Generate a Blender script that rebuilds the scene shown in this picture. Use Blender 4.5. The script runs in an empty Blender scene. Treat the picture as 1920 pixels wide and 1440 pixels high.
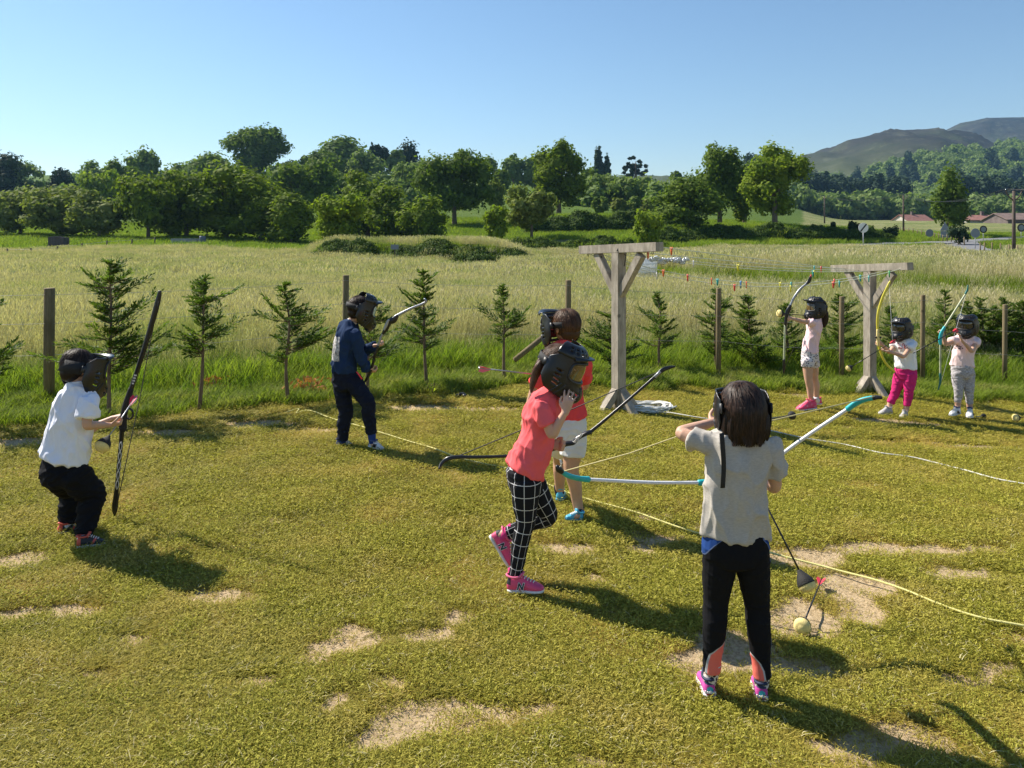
import bpy, bmesh, math, random
import numpy as np
from mathutils import Vector, Matrix, noise
S = bpy.context.scene
# ---------------------------------------------------------------- camera, sky, sun, exposure
F, HC, HY, CX = 1450.0, 1.886, 430.0, 960.0
cam = bpy.data.objects.new('camera', bpy.data.cameras.new('camera'))
S.collection.objects.link(cam)
cam.location = (0, 0, HC)
cam.rotation_euler = (math.radians(90), 0, 0)
cam.data.sensor_width = 36.0
cam.data.lens = 36.0 * F / 1920.0
cam.data.shift_y = -(720 - HY) / 1920.0
cam.data.clip_start = 0.05
cam.data.clip_end = 9000
S.camera = cam
SUN = Vector((-0.601, 0.386, 0.70)).normalized()
W = bpy.data.worlds.new('World'); S.world = W; W.use_nodes = True
nt = W.node_tree; nt.nodes.clear()
sky = nt.nodes.new('ShaderNodeTexSky'); sky.sky_type = 'NISHITA'; sky.sun_disc = False
sky.sun_elevation = math.asin(SUN.z); sky.sun_rotation = math.atan2(SUN.x, SUN.y)
sky.altitude = 200; sky.air_density = 1.15; sky.dust_density = 0.2; sky.ozone_density = 3.4
bg = nt.nodes.new('ShaderNodeBackground'); bg.inputs[1].default_value = 0.074
wo = nt.nodes.new('ShaderNodeOutputWorld')
gm = nt.nodes.new('ShaderNodeHueSaturation'); gm.inputs['Saturation'].default_value = 1.06; nt.links.new(sky.outputs[0], gm.inputs['Color']); nt.links.new(gm.outputs[0], bg.inputs[0]); nt.links.new(bg.outputs[0], wo.inputs[0])
sl = bpy.data.lights.new('sun', 'SUN'); sl.energy = 5.0; sl.angle = math.radians(0.5); sl.color = (1, 0.93, 0.82)
so = bpy.data.objects.new('sun', sl); S.collection.objects.link(so)
so.rotation_euler = SUN.to_track_quat('Z', 'Y').to_euler()
S.view_settings.view_transform = 'Standard'; S.view_settings.look = 'None'
S.view_settings.exposure = 0.84; S.view_settings.gamma = 1.0; S.view_settings.use_curve_mapping = False
S.cycles.max_bounces = 6; S.cycles.transparent_max_bounces = 8; S.cycles.volume_bounces = 0

# ---------------------------------------------------------------- helpers
rnd = random.Random(7)
npr = np.random.RandomState(11)
def P(px, py, d): return Vector(((px - CX) / F * d, d, HC + (HY - py) / F * d))
def V(*a): return Vector(a)
def tag(o, label=None, cat=None, group=None, kind=None):
    if label: o['label'] = label
    if cat: o['category'] = cat
    if group: o['group'] = group
    if kind: o['kind'] = kind
    return o
def empty(name, loc, label=None, cat=None, group=None):
    o = bpy.data.objects.new(name, None); S.collection.objects.link(o)
    o.location = loc; o.empty_display_size = 0.1
    return tag(o, label, cat, group)
def link_mesh(name, me, mats, parent=None):
    o = bpy.data.objects.new(name, me); S.collection.objects.link(o)
    if mats is not None:
        for m in (mats if isinstance(mats, (list, tuple)) else [mats]): me.materials.append(m)
    if parent is not None:
        o.parent = parent
        off = Vector((0, 0, 0)); p = parent
        while p is not None: off += p.location; p = p.parent
        me.transform(Matrix.Translation(-off))
    return o
def bm_obj(name, bm, mats, parent=None, smooth=True):
    me = bpy.data.meshes.new(name); bm.to_mesh(me); bm.free()
    if smooth: me.polygons.foreach_set('use_smooth', [True] * len(me.polygons))
    return link_mesh(name, me, mats, parent)
def raw_mesh(name, v, f4=None, f3=None, smooth=False):
    me = bpy.data.meshes.new(name)
    v = np.asarray(v, dtype=np.float32)
    me.vertices.add(len(v)); me.vertices.foreach_set('co', v.ravel())
    loops = []; starts = []; n = 0
    if f4 is not None and len(f4):
        f4 = np.asarray(f4, dtype=np.int32); loops.append(f4.ravel()); starts.append(np.arange(len(f4)) * 4); n = len(f4) * 4
    if f3 is not None and len(f3):
        f3 = np.asarray(f3, dtype=np.int32); loops.append(f3.ravel()); starts.append(n + np.arange(len(f3)) * 3)
    L = np.concatenate(loops); St = np.concatenate(starts).astype(np.int32)
    me.loops.add(len(L)); me.loops.foreach_set('vertex_index', L)
    me.polygons.add(len(St)); me.polygons.foreach_set('loop_start', St)
    if smooth: me.polygons.foreach_set('use_smooth', np.ones(len(St), dtype=bool))
    me.update(calc_edges=True)
    return me
def tinted(me, per, seed=0):
    n = len(me.polygons); r = np.random.RandomState(seed + n); st = np.empty(n, np.int32); vi = np.empty(len(me.loops), np.int32)
    me.polygons.foreach_get('loop_start', st); me.loops.foreach_get('vertex_index', vi); t = r.rand(len(me.vertices) // per + 2)[vi[st] // per]
    at = me.attributes.new('tint', 'FLOAT', 'FACE'); at.data.foreach_set('value', t.astype(np.float32)); return me
def cat_pt(p, k=4):
    """Catmull-Rom through rows of numbers"""
    p = [np.array(q, float) for q in p]
    if len(p) < 3: k = max(k, 1)
    out = []
    for i in range(len(p) - 1):
        a = p[i - 1] if i > 0 else 2 * p[0] - p[1]
        b, c = p[i], p[i + 1]
        d = p[i + 2] if i + 2 < len(p) else 2 * p[-1] - p[-2]
        for j in range(k):
            t = j / k
            out.append(0.5 * ((2 * b) + (-a + c) * t + (2 * a - 5 * b + 4 * c - d) * t * t + (-a + 3 * b - 3 * c + d) * t ** 3))
    out.append(p[-1])
    return out
def loft(bm, rings, side=None, n=14, k=4, cap=0.6, closed=False):
    """rings: (Vector centre, a along side, b across). rounded closed ends"""
    rows = cat_pt([list(r[0]) + [r[1], r[2]] for r in rings], k)
    C = [Vector(r[:3]) for r in rows]; A = [max(1e-4, r[3]) for r in rows]; B = [max(1e-4, r[4]) for r in rows]
    T = []
    for i in range(len(C)):
        t = C[min(i + 1, len(C) - 1)] - C[max(i - 1, 0)]
        T.append(t.normalized() if t.length > 1e-9 else V(0, 0, 1))
    if cap > 0:
        for end in (0, -1):
            c, t, a, b = C[end], (T[end] if end else -T[end]), A[end], B[end]
            m = min(a, b) * cap
            ex = [(c + t * m * 0.7, a * 0.72, b * 0.72), (c + t * m, a * 0.3, b * 0.3)]
            for e in ex:
                if end: C.append(e[0]); A.append(e[1]); B.append(e[2]); T.append(T[-1])
                else: C.insert(0, e[0]); A.insert(0, e[1]); B.insert(0, e[2]); T.insert(0, T[0])
    sv = Vector(side) if side is not None else (V(1, 0, 0) if abs(T[0].x) < 0.8 else V(0, 1, 0))
    prev = None; s = sv
    for c, a, b, t in zip(C, A, B, T):
        q = (sv if side is not None else s)
        s2 = q - t * q.dot(t)
        if s2.length < 1e-3: s2 = s - t * s.dot(t)
        s = s2.normalized(); u = t.cross(s)
        ring = [bm.verts.new(c + s * (a * math.cos(2 * math.pi * j / n)) + u * (b * math.sin(2 * math.pi * j / n))) for j in range(n)]
        if prev:
            for j in range(n): bm.faces.new((prev[j], prev[(j + 1) % n], ring[(j + 1) % n], ring[j]))
        else: bm.faces.new(list(reversed(ring)))
        prev = ring
    bm.faces.new(prev)
def tube(bm, pts, r, n=8, k=1, cap=0.0):
    if not isinstance(r, (list, tuple)): r = [r] * len(pts)
    loft(bm, [(Vector(p), q, q) for p, q in zip(pts, r)], n=n, k=k, cap=cap)
def ball(bm, c, r, fr=None, seg=16):
    """ellipsoid, r=(a,b,c) in frame fr (3 vectors)"""
    if not isinstance(r, (list, tuple)): r = (r, r, r)
    m = Matrix.Identity(3)
    if fr: m = Matrix(fr).transposed()
    res = bmesh.ops.create_uvsphere(bm, u_segments=seg, v_segments=max(6, seg // 2 + 2), radius=1)
    for v in res['verts']: v.co = Vector(c) + m @ Vector((v.co.x * r[0], v.co.y * r[1], v.co.z * r[2]))
def box(bm, c, x, y, z, bev=0.0):
    """box with half-extent vectors x,y,z"""
    c, x, y, z = Vector(c), Vector(x), Vector(y), Vector(z)
    vs = [bm.verts.new(c + x * i + y * j + z * k) for i in (-1, 1) for j in (-1, 1) for k in (-1, 1)]
    fs = [(0, 1, 3, 2), (4, 6, 7, 5), (0, 4, 5, 1), (2, 3, 7, 6), (0, 2, 6, 4), (1, 5, 7, 3)]
    ff = [bm.faces.new([vs[i] for i in f]) for f in fs]
    if bev > 0:
        ed = set(e for f in ff for e in f.edges)
        bmesh.ops.bevel(bm, geom=list(ed), offset=bev, segments=2, affect='EDGES', clamp_overlap=True)
def fuse(bm, voxel, sm=3):
    me = bpy.data.meshes.new('tmp'); bmesh.ops.recalc_face_normals(bm, faces=bm.faces); bm.to_mesh(me); bm.free()
    o = bpy.data.objects.new('tmp', me); S.collection.objects.link(o)
    r = o.modifiers.new('r', 'REMESH'); r.mode = 'VOXEL'; r.voxel_size = voxel; r.adaptivity = 0
    if sm:
        q = o.modifiers.new('s', 'SMOOTH'); q.factor = 0.5; q.iterations = sm
    dg = bpy.context.evaluated_depsgraph_get()
    out = bpy.data.meshes.new_from_object(o.evaluated_get(dg))
    bpy.data.objects.remove(o); bpy.data.meshes.remove(me)
    out.polygons.foreach_set('use_smooth', [True] * len(out.polygons))
    return out
def co(me):
    a = np.empty(len(me.vertices) * 3, np.float32); me.vertices.foreach_get('co', a); return a.reshape(-1, 3)
def normals(me):
    a = np.empty(len(me.vertices) * 3, np.float32); me.vertices.foreach_get('normal', a); return a.reshape(-1, 3)
def set_co(me, a): me.vertices.foreach_set('co', np.asarray(a, np.float32).ravel()); me.update()
def attr(me, name, vals, dom='POINT'):
    at = me.attributes.new(name, 'FLOAT', dom); at.data.foreach_set('value', np.asarray(vals, np.float32))
def vnoise(p, seed=0.0):
    """cheap smooth numpy noise: sum of rotated sines, p Nx3"""
    r = np.random.RandomState(int(seed * 10) + 3); out = np.zeros(len(p))
    for i in range(9):
        k = r.normal(size=3); k /= np.linalg.norm(k); f = 1.0 * (1.25 ** (i % 5)) * 2.2
        out += np.sin(p @ k * f + r.uniform(0, 6.28) + 1.3 * np.sin(p @ np.roll(k, 1) * f * .6 + i))
    return out / 5.0
def folds(me, amp, size, stretch=(1, 1, 1), seed=1):
    c = co(me); n = normals(me); q = c / size * np.array(stretch)
    a = vnoise(q, seed); b = vnoise(q * 2.3, seed + 5)
    h = np.clip(1 - np.abs(a), 0, 1) ** 2.2 * 1.15 + 0.22 * b - 0.4
    set_co(me, c + n * (h * amp)[:, None])

# ---------------------------------------------------------------- materials
def mat(name, col=(0.5, 0.5, 0.5), rough=0.7, metal=0.0, var=0.0, vscale=20, bump=0.0, bscale=200, trans=0.0, spec=0.5, coat=0.0, sheen=0.0, col2=None, obj_coord=True):
    m = bpy.data.materials.new(name); m.use_nodes = True
    N, L = m.node_tree.nodes, m.node_tree.links
    b = N['Principled BSDF']; b.inputs['Base Color'].default_value = (*col, 1)
    b.inputs['Roughness'].default_value = rough; b.inputs['Metallic'].default_value = metal
    b.inputs['Specular IOR Level'].default_value = spec
    b.inputs['Coat Weight'].default_value = coat
    b.inputs['Sheen Weight'].default_value = sheen
    tc = N.new('ShaderNodeNewGeometry')
    src = tc.outputs['Position']
    if var > 0 or col2:
        nz = N.new('ShaderNodeTexNoise'); nz.inputs['Scale'].default_value = vscale; nz.inputs['Detail'].default_value = 5
        L.new(src, nz.inputs['Vector'])
        r = N.new('ShaderNodeValToRGB')
        r.color_ramp.elements[0].position = 0.35; r.color_ramp.elements[1].position = 0.65
        c0 = col; c1 = col2 if col2 else tuple(min(1, c * (1 + var)) for c in col)
        if not col2: c0 = tuple(c * (1 - var) for c in col)
        r.color_ramp.elements[0].color = (*c0, 1); r.color_ramp.elements[1].color = (*c1, 1)
        L.new(nz.outputs['Fac'], r.inputs['Fac']); L.new(r.outputs['Color'], b.inputs['Base Color'])
    if bump > 0:
        n2 = N.new('ShaderNodeTexNoise'); n2.inputs['Scale'].default_value = bscale; n2.inputs['Detail'].default_value = 4
        L.new(src, n2.inputs['Vector'])
        bp = N.new('ShaderNodeBump'); bp.inputs['Strength'].default_value = bump; bp.inputs['Distance'].default_value = 0.01
        L.new(n2.outputs['Fac'], bp.inputs['Height']); L.new(bp.outputs['Normal'], b.inputs['Normal'])
    return m
def fabric(name, col, var=0.08): return mat(name, col, 0.88, var=var, vscale=9, bump=0.05, bscale=400, spec=0.12, sheen=0.0)
class NB:
    """small node-building helper"""
    def __init__(s, m): s.m = m; s.N = m.node_tree.nodes; s.L = m.node_tree.links; s.b = s.N['Principled BSDF']
    def n(s, t, **kw):
        x = s.N.new(t)
        for k, v in kw.items(): setattr(x, k, v)
        return x
    def put(s, v, sock):
        if hasattr(v, 'is_output'): s.L.new(v, sock)
        elif isinstance(v, tuple) and len(v) == 3 and sock.type == 'RGBA': sock.default_value = (*v, 1)
        else: sock.default_value = v
    def attr(s, name): x = s.n('ShaderNodeAttribute'); x.attribute_name = name; return x.outputs['Fac']
    def math(s, op, a, b=0.0, c=0.0):
        x = s.n('ShaderNodeMath', operation=op); s.put(a, x.inputs[0]); s.put(b, x.inputs[1]); s.put(c, x.inputs[2]); return x.outputs[0]
    def mix(s, f, a, b):
        x = s.n('ShaderNodeMix', data_type='RGBA'); s.put(f, x.inputs[0]); s.put(a, x.inputs[6]); s.put(b, x.inputs[7]); return x.outputs[2]
    def noise(s, scale, vec=None, detail=4, out='Fac', stretch=None, rough=.5):
        x = s.n('ShaderNodeTexNoise'); x.inputs['Scale'].default_value = scale; x.inputs['Detail'].default_value = detail; x.inputs['Roughness'].default_value = rough
        if vec is None: vec = s.pos()
        if stretch:
            mp = s.n('ShaderNodeMapping'); mp.inputs['Scale'].default_value = stretch; s.L.new(vec, mp.inputs['Vector']); vec = mp.outputs[0]
        s.L.new(vec, x.inputs['Vector']); return x.outputs[out]
    def pos(s): return s.n('ShaderNodeNewGeometry').outputs['Position']
    def ramp(s, f, stops):
        r = s.n('ShaderNodeValToRGB'); e = r.color_ramp.elements
        while len(e) < len(stops): e.new(0.5)
        for i, (p, c) in enumerate(stops): e[i].position = p; e[i].color = (*c, 1) if len(c) == 3 else c
        s.put(f, r.inputs[0]); return r.outputs[0]
    def sm(s, f, lo, hi):
        x = s.n('ShaderNodeMapRange', interpolation_type='SMOOTHSTEP'); s.put(f, x.inputs[0]); x.inputs[1].default_value = lo; x.inputs[2].default_value = hi; return x.outputs[0]
    def bump(s, h, strength, dist=0.02):
        bp = s.n('ShaderNodeBump'); bp.inputs['Strength'].default_value = strength; bp.inputs['Distance'].default_value = dist
        s.L.new(h, bp.inputs['Height']); s.L.new(bp.outputs['Normal'], s.b.inputs['Normal'])
    def base(s, c): s.put(c, s.b.inputs['Base Color'])
def leafmat(name, c0, c1, transl=0.35, inst=False, patch=None, rough=0.75, spec=0.12):
    """two-tone leaf; tint comes from a face attribute or the instance's random number"""
    m = mat(name, c0, rough, spec=spec); q = NB(m)
    if inst:
        oi = q.n('ShaderNodeObjectInfo'); f = q.math('FRACT', q.math('ADD', oi.outputs['Random'], q.attr('tint')))
    else: f = q.attr('tint')
    c = q.mix(f, c0, c1)
    if patch:
        loc = (q.n('ShaderNodeObjectInfo').outputs['Location'] if inst else q.pos())
        nf = q.noise(patch[0], vec=loc, detail=3)
        nf = q.sm(nf, patch[2], patch[3])
        c = q.mix(nf, c, patch[1])
    q.base(c)
    tr = q.n('ShaderNodeBsdfTranslucent')
    tc = q.n('ShaderNodeMix', data_type='RGBA', blend_type='MULTIPLY'); tc.inputs[0].default_value = 1
    q.put(c, tc.inputs[6]); tc.inputs[7].default_value = (1.25, 1.35, 0.6, 1)
    q.L.new(tc.outputs[2], tr.inputs[0])
    mx = q.n('ShaderNodeMixShader'); mx.inputs[0].default_value = transl
    q.L.new(q.b.outputs[0], mx.inputs[1]); q.L.new(tr.outputs[0], mx.inputs[2])
    q.L.new(mx.outputs[0], q.N['Material Output'].inputs[0])
    return m
def wood(name, c0, c1, scale=6, stretch=(6, 6, .5), rough=.8):
    m = mat(name, c0, rough, spec=.2); q = NB(m)
    g = q.noise(scale, stretch=stretch, detail=8, rough=.65); st = q.noise(3, detail=3)
    c = q.ramp(g, [(.3, c0), (.7, c1)]); c = q.mix(q.math('MULTIPLY', q.sm(st, .5, .75), .5), c, tuple(x * .55 for x in c0))
    kn = q.n('ShaderNodeTexVoronoi'); kn.inputs['Scale'].default_value = 4.5; q.L.new(q.pos(), kn.inputs['Vector']); c = q.mix(q.math('MULTIPLY', q.sm(kn.outputs['Distance'], .13, .05), .7), c, tuple(x * .35 for x in c0)); cr = q.noise(38, stretch=(9, 9, .35) if stretch[2] < 2 else (2, 2, 2), detail=2); c = q.mix(q.math('MULTIPLY', q.sm(cr, .62, .68), .6), c, tuple(x * .3 for x in c0))
    q.base(c); q.bump(g, .5, .01); return m
# ---------------------------------------------------------------- the land
def sstep(x, a, b):
    t = np.clip((np.asarray(x, float) - a) / (b - a), 0, 1); return t * t * (3 - 2 * t)
def lawn_z(x, y):
    x = np.asarray(x, float); y = np.asarray(y, float)
    z = -0.056 * np.maximum(x, 0) * sstep(y, 3.2, 8.0) * (1 - 0.5 * sstep(x, 6, 14))
    return z + 0.006 * np.sin(x * 3.1 + y * 1.7) + 0.005 * np.sin(x * 5.3 - y * 4.1)
COLS = [-1200, -300, 0, 300, 600, 870, 1100, 1350, 1600, 1800, 2000, 3300]
DEP = [12, 25, 40, 60, 80, 110, 160, 250, 400, 700]
ZF = {d: 430 + 2735.0 / d for d in DEP}
TAB = {
 -1200: [ZF[12], ZF[25] + 14, ZF[40] + 15, 486, 458, 436, 405, 370, 340, 336],
 -300:  [ZF[12], ZF[25] + 14, ZF[40] + 15, 487, 459, 438, 405, 365, 335, 330],
 0:     [ZF[12], ZF[25] + 14, ZF[40] + 15, 488, 454, 434, 400, 360, 335, 330],
 300:   [ZF[12], ZF[25] + 14, ZF[40] + 15, 480, 453, 435, 395, 350, 326, 322],
 600:   [ZF[12], ZF[25] + 14, ZF[40] + 15, 488, 462, 432, 390, 344, 324, 322],
 870:   [ZF[12], ZF[25] + 14, ZF[40] + 15, 491, 464, 426, 385, 355, 336, 334],
 1100:  [ZF[12], ZF[25] + 12, ZF[40] + 13, 487, 460, 424, 388, 362, 346, 346],
 1350:  [662, ZF[25] + 10, ZF[40] + 8, 483, 457, 424, 400, 378, 346, 346],
 1600:  [664, ZF[25] + 10, ZF[40] + 4, 480, 464, 438, 424, 416, 411, 398],
 1800:  [668, ZF[25] + 8, ZF[40] + 2, 478, 465, 445, 428, 417, 411, 396],
 2000:  [668, ZF[25] + 8, ZF[40] + 2, 478, 465, 445, 428, 417, 411, 396],
 3300:  [668, ZF[25] + 8, ZF[40] + 2, 478, 465, 445, 428, 417, 411, 396]}
TABZ = np.array([[HC + (HY - TAB[c][i]) / F * d for i, d in enumerate(DEP)] for c in COLS])
def seg_dist(x, y, poly):
    """signed distance to polyline (positive beyond, i.e. left of travel direction), and position along"""
    best = np.full(x.shape, 1e9); sg = np.zeros(x.shape)
    for (ax, ay), (bx, by) in zip(poly[:-1], poly[1:]):
        dx, dy = bx - ax, by - ay; L = dx * dx + dy * dy
        t = np.clip(((x - ax) * dx + (y - ay) * dy) / L, 0, 1)
        ex, ey = x - (ax + t * dx), y - (ay + t * dy); d = np.hypot(ex, ey)
        s = np.sign(dx * (y - ay) - dy * (x - ax)); m = d < best
        best = np.where(m, d, best); sg = np.where(m, s, sg)
    return best * np.where(sg == 0, 1, sg)
def gp(px, d): return ((px - CX) / F * d, d)
BANKS = [  # polyline left to right, height, width of face, fade length beyond, (px from, px to) fade
 ([gp(1060, 29.5), gp(1300, 24.5), gp(1600, 20.0), gp(1920, 17.6), gp(3400, 14)], .5, 1.4, 34, (1040, 1180, 9000, 9999)),
 ([gp(560, 57), gp(760, 55), gp(900, 52), gp(1060, 55)], 1.25, 2.2, 12, (560, 640, 920, 1010)),
 ([gp(820, 71), gp(1000, 70), gp(1250, 74)], .9, 2.5, 14, (800, 860, 1150, 1260)),
 ([gp(960, 97), gp(1100, 99), gp(1300, 104)], 1.7, 2.5, 30, (960, 1010, 1230, 1290)),
 ([gp(1180, 78), gp(1350, 84), gp(1500, 90), gp(1720, 96)], 1.2, 2.5, 18, (1180, 1260, 1600, 1680)),
]
def field_z(x, y):
    x = np.asarray(x, float); y = np.maximum(np.asarray(y, float), 1.0)
    px = CX + x / y * F
    ld = np.log(np.clip(y, 12, 700)); di = np.log(np.array(DEP, float))
    ci = np.array(COLS, float); pc = np.clip(px, COLS[0], COLS[-1])
    j = np.clip(np.searchsorted(ci, pc) - 1, 0, len(ci) - 2); u = (pc - ci[j]) / (ci[j + 1] - ci[j]); u = u * u * (3 - 2 * u)
    i = np.clip(np.searchsorted(di, ld) - 1, 0, len(di) - 2); t = (np.exp(ld) - np.exp(di[i])) / (np.exp(di[i + 1]) - np.exp(di[i]))
    z = (TABZ[j, i] * (1 - t) + TABZ[j, i + 1] * t) * (1 - u) + (TABZ[j + 1, i] * (1 - t) + TABZ[j + 1, i + 1] * t) * u
    near = lawn_z(x, y) - 0.03
    w = sstep(y, 10.5, 16.0)
    z = near * (1 - w) + z * w
    for poly, h, wd, fade, (a, b, c, d) in BANKS:
        sd = seg_dist(x, y, poly)
        sd = sd + 0.5 * np.sin(x * .9) + .3 * np.sin(x * 2.3 + 1)
        z = z + h * sstep(sd, -wd / 2, wd / 2) * (1 - sstep(sd, wd, fade)) * sstep(px, a, b) * (1 - sstep(px, c, d)) * np.where(sd > -50, 1, 0)
    return z + np.where(y > 14, 0.05 * np.sin(x * .7 + y * .31) * sstep(y, 14, 30), 0)
def border(x):
    """depth of the mown edge of the lawn"""
    x = np.asarray(x, float)
    return np.interp(x, [-12, -5.6, -4.3, -2.1, -.7, .3, 3.1, 7, 12], [7.2, 7.55, 7.75, 8.65, 9.25, 9.7, 10.2, 10.4, 10.6]) + .08 * np.sin(x * 4.3) + .05 * np.sin(x * 9.1)
def ground(px, py):
    """point of the lawn seen at a pixel"""
    d = 2735.0 / (py - HY)
    for _ in range(12):
        z = float(lawn_z((px - CX) / F * d, d)); d = (HC - z) * F / (py - HY)
    return Vector(((px - CX) / F * d, d, float(lawn_z((px - CX) / F * d, d))))
def lz(x, y): return float(lawn_z(x, y))
def fz(x, y): return float(field_z(np.array([x]), np.array([y]))[0])

# bare patches: px, py, half width px, half height px, strength
DIRT = [(815, 1345, 130, 26, 1.2), (700, 1388, 50, 14, .9), (640, 1320, 50, 22, .7), (730, 1275, 45, 12, .6), (620, 1212, 60, 10, .6), (660, 1178, 35, 8, .7), (862, 1155, 34, 12, .9),
 (265, 1203, 34, 12, .9), (30, 1150, 40, 10, .9), (150, 1145, 60, 10, .6), (175, 1262, 45, 14, .7), (40, 1048, 45, 12, .9), (500, 1280, 30, 12, .6), (790, 1190, 60, 10, .5), (560, 1230, 50, 8, .45),
 (1500, 1046, 70, 14, 1.1), (1640, 1030, 70, 10, 1.0), (1610, 1100, 60, 20, 1.1), (1625, 1148, 38, 18, 1.1), (1500, 1168, 60, 22, 1.1), (1755, 1032, 50, 8, .8), (1790, 1075, 60, 10, .6), (1850, 1030, 30, 6, .8),
 (1290, 1240, 50, 18, 1.0), (1380, 1215, 60, 30, .9), (1500, 1250, 50, 20, .7), (1710, 1385, 70, 24, 1.0), (1800, 1275, 50, 14, .8), (1850, 1250, 60, 14, .6), (1105, 1085, 28, 9, .8), (1060, 1027, 55, 8, .7), (1215, 1010, 50, 9, .6),
 (1230, 965, 50, 6, .5), (1200, 1028, 30, 8, .6), (1560, 1400, 60, 20, .6), (1130, 1430, 60, 14, .6), (1700, 830, 80, 4, .5), (1830, 838, 60, 4, .6), (1560, 800, 70, 4, .45), (480, 795, 60, 6, .8), (300, 812, 70, 6, .6), (560, 806, 60, 5, .55), (780, 765, 70, 5, .7), (930, 765, 60, 4, .6), (60, 830, 90, 7, .6), (1020, 1330, 50, 12, .6), (420, 1120, 60, 8, .4), (1480, 740, 60, 3, .5), (1690, 792, 80, 4, .5)]
DW = []
for (px, py, a, b, s) in DIRT:
    g0 = ground(px, py); g1 = ground(px, py + b); DW.append((g0.x, g0.y, a / F * g0.y, abs(g1.y - g0.y) + .02, s))
def dirt_mask(x, y):
    x = np.asarray(x, float); y = np.asarray(y, float); out = np.zeros(x.shape)
    q = np.stack([x * 3.2, y * 3.2, x * 0], -1).reshape(-1, 3)
    n1 = (vnoise(q, 2) * .6 + vnoise(q * 2.7, 4) * .5 + vnoise(q * 6.5, 9) * .35).reshape(x.shape)
    for cx, cy, a, b, s in DW:
        r = np.hypot((x - cx) / a, (y - cy) / b)
        out = np.maximum(out, s * (1.55 - r) + n1 * .5 - .02)
    out = np.maximum(out, -0.50 + n1 * (.82 + .12 * sstep(x, 0, 3)))
    return out
# lawn sheet
def axis(lo, hi, a, b, fine, coarse):
    l = list(np.arange(lo, a, coarse)) + list(np.arange(a, b, fine)) + list(np.arange(b, hi + coarse, coarse)); return np.array(l)
gx = axis(-26, 26, -7.2, 8.6, .045, 1.5); gy = axis(-14, 1.4, 1.4, 1.4, .05, 1.0)
gv = np.linspace(0, 1, 200)
X = np.tile(gx, (len(gv) + len(gy) - 1, 1))
Y = np.concatenate([np.tile(gy[:-1, None], (1, len(gx))), 1.4 + (border(gx)[None, :] + .35 - 1.4) * gv[:, None]], 0)
D = np.clip(dirt_mask(X, Y), -1, 1.2)
Z = lawn_z(X, Y) - 0.012 * np.clip(D, 0, 1)
q3 = np.stack([X.ravel() * 14, Y.ravel() * 14, X.ravel() * 0], -1)
Z = Z + (vnoise(q3, 6) * .004).reshape(Z.shape)
def grid_faces(r, c):
    i = np.arange(r * c).reshape(r, c); return np.stack([i[:-1, :-1], i[:-1, 1:], i[1:, 1:], i[1:, :-1]], -1).reshape(-1, 4)
me = raw_mesh('lawn', np.stack([X, Y, Z], -1).reshape(-1, 3), grid_faces(*X.shape), smooth=True)
attr(me, 'dirt', D.ravel())
M = {}
m = mat('lawn_soil', (.1, .09, .03), .95, spec=.1); q = NB(m)
d = q.attr('dirt'); fine = q.noise(55, detail=8, rough=.7); big = q.noise(1.1, detail=3)
soil = q.ramp(fine, [(.3, (.20, .13, .065)), (.5, (.47, .35, .20)), (.75, (.64, .50, .33))])
thatch = q.ramp(q.noise(120, detail=6, rough=.75), [(.3, (.045, .032, .010)), (.5, (.13, .10, .028)), (.72, (.32, .24, .09))])
thatch = q.mix(q.math('MULTIPLY', q.sm(big, .4, .65), .5), thatch, (.16, .13, .045))
dd = q.math('ADD', d, q.math('MULTIPLY', q.math('SUBTRACT', fine, .5), .9))
q.base(q.mix(q.sm(dd, .05, .4), thatch, soil)); q.bump(fine, .8, .02); M['lawn'] = m
tag(link_mesh('lawn', me, m), kind='structure')

# open field and hills
pxs = np.arange(-1200, 3301, 9.0)
ds = [6.5]
while ds[-1] < 720: ds.append(ds[-1] * 1.0 + max(.25, ds[-1] * .017))
ds = np.array(ds)
PX, DD = np.meshgrid(pxs, ds); X = (PX - CX) / F * DD
Z = field_z(X, DD); Z = np.where(DD < 14, Z - .05 * (DD < border(X) + .2), Z)
me = raw_mesh('field', np.stack([X, DD, Z], -1).reshape(-1, 3), grid_faces(*X.shape), smooth=True)
def greenness(x, y):
    """0 = straw meadow, 1 = lush green"""
    px = CX + x / y * F
    q = np.stack([x * .18, y * .07, x * 0], -1)
    g = .27 + .4 * vnoise(q, 3)
    g = np.where(y > 75, .75, g)                                           # pasture on the slopes
    # green wedge along the bank on the right and left of the meadow
    sd = seg_dist(x, y, BANKS[0][0]); g = np.maximum(g, (1.3 - np.abs(sd - .2) / 1.5) * sstep(px, 1040, 1160))
    py = HY + (HC - .2) / y * F
    g = np.maximum(g, 1.1 * np.exp(-((py - 517) / 14) ** 2) * (1 - sstep(px, 330, 760)))
    g = np.maximum(g, 1.0 * np.exp(-((y - 50) / 5) ** 2) * (1 - sstep(np.abs(px - 740), 60, 150)))
    g = np.maximum(g, (y > 64) * (1 - sstep(px, 560, 640)) * 1.0)
    for i in (1, 2, 3, 4):
        sd = seg_dist(x, y, BANKS[i][0]); a, b, c, e = BANKS[i][4]
        g = np.maximum(g, (1.2 - np.abs(sd) / 2.2) * sstep(px, a, b) * (1 - sstep(px, c, e)))
    g = np.where((px > 1500) & (y > 75), g * .6, g)
    return np.clip(g, 0, 1)
attr(me, 'green', greenness(X.ravel(), DD.ravel()))
m = mat('meadow_ground', (.2, .2, .06), .95, spec=.05); q = NB(m)
g = q.attr('green'); n1 = q.noise(.9, detail=8, rough=.75); n2 = q.noise(9, detail=4, rough=.8, stretch=(1, .3, 1)); n3 = q.noise(.12, detail=3)
straw = q.ramp(n2, [(.3, (.12, .13, .04)), (.5, (.25, .24, .11)), (.72, (.40, .36, .21))])
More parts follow.
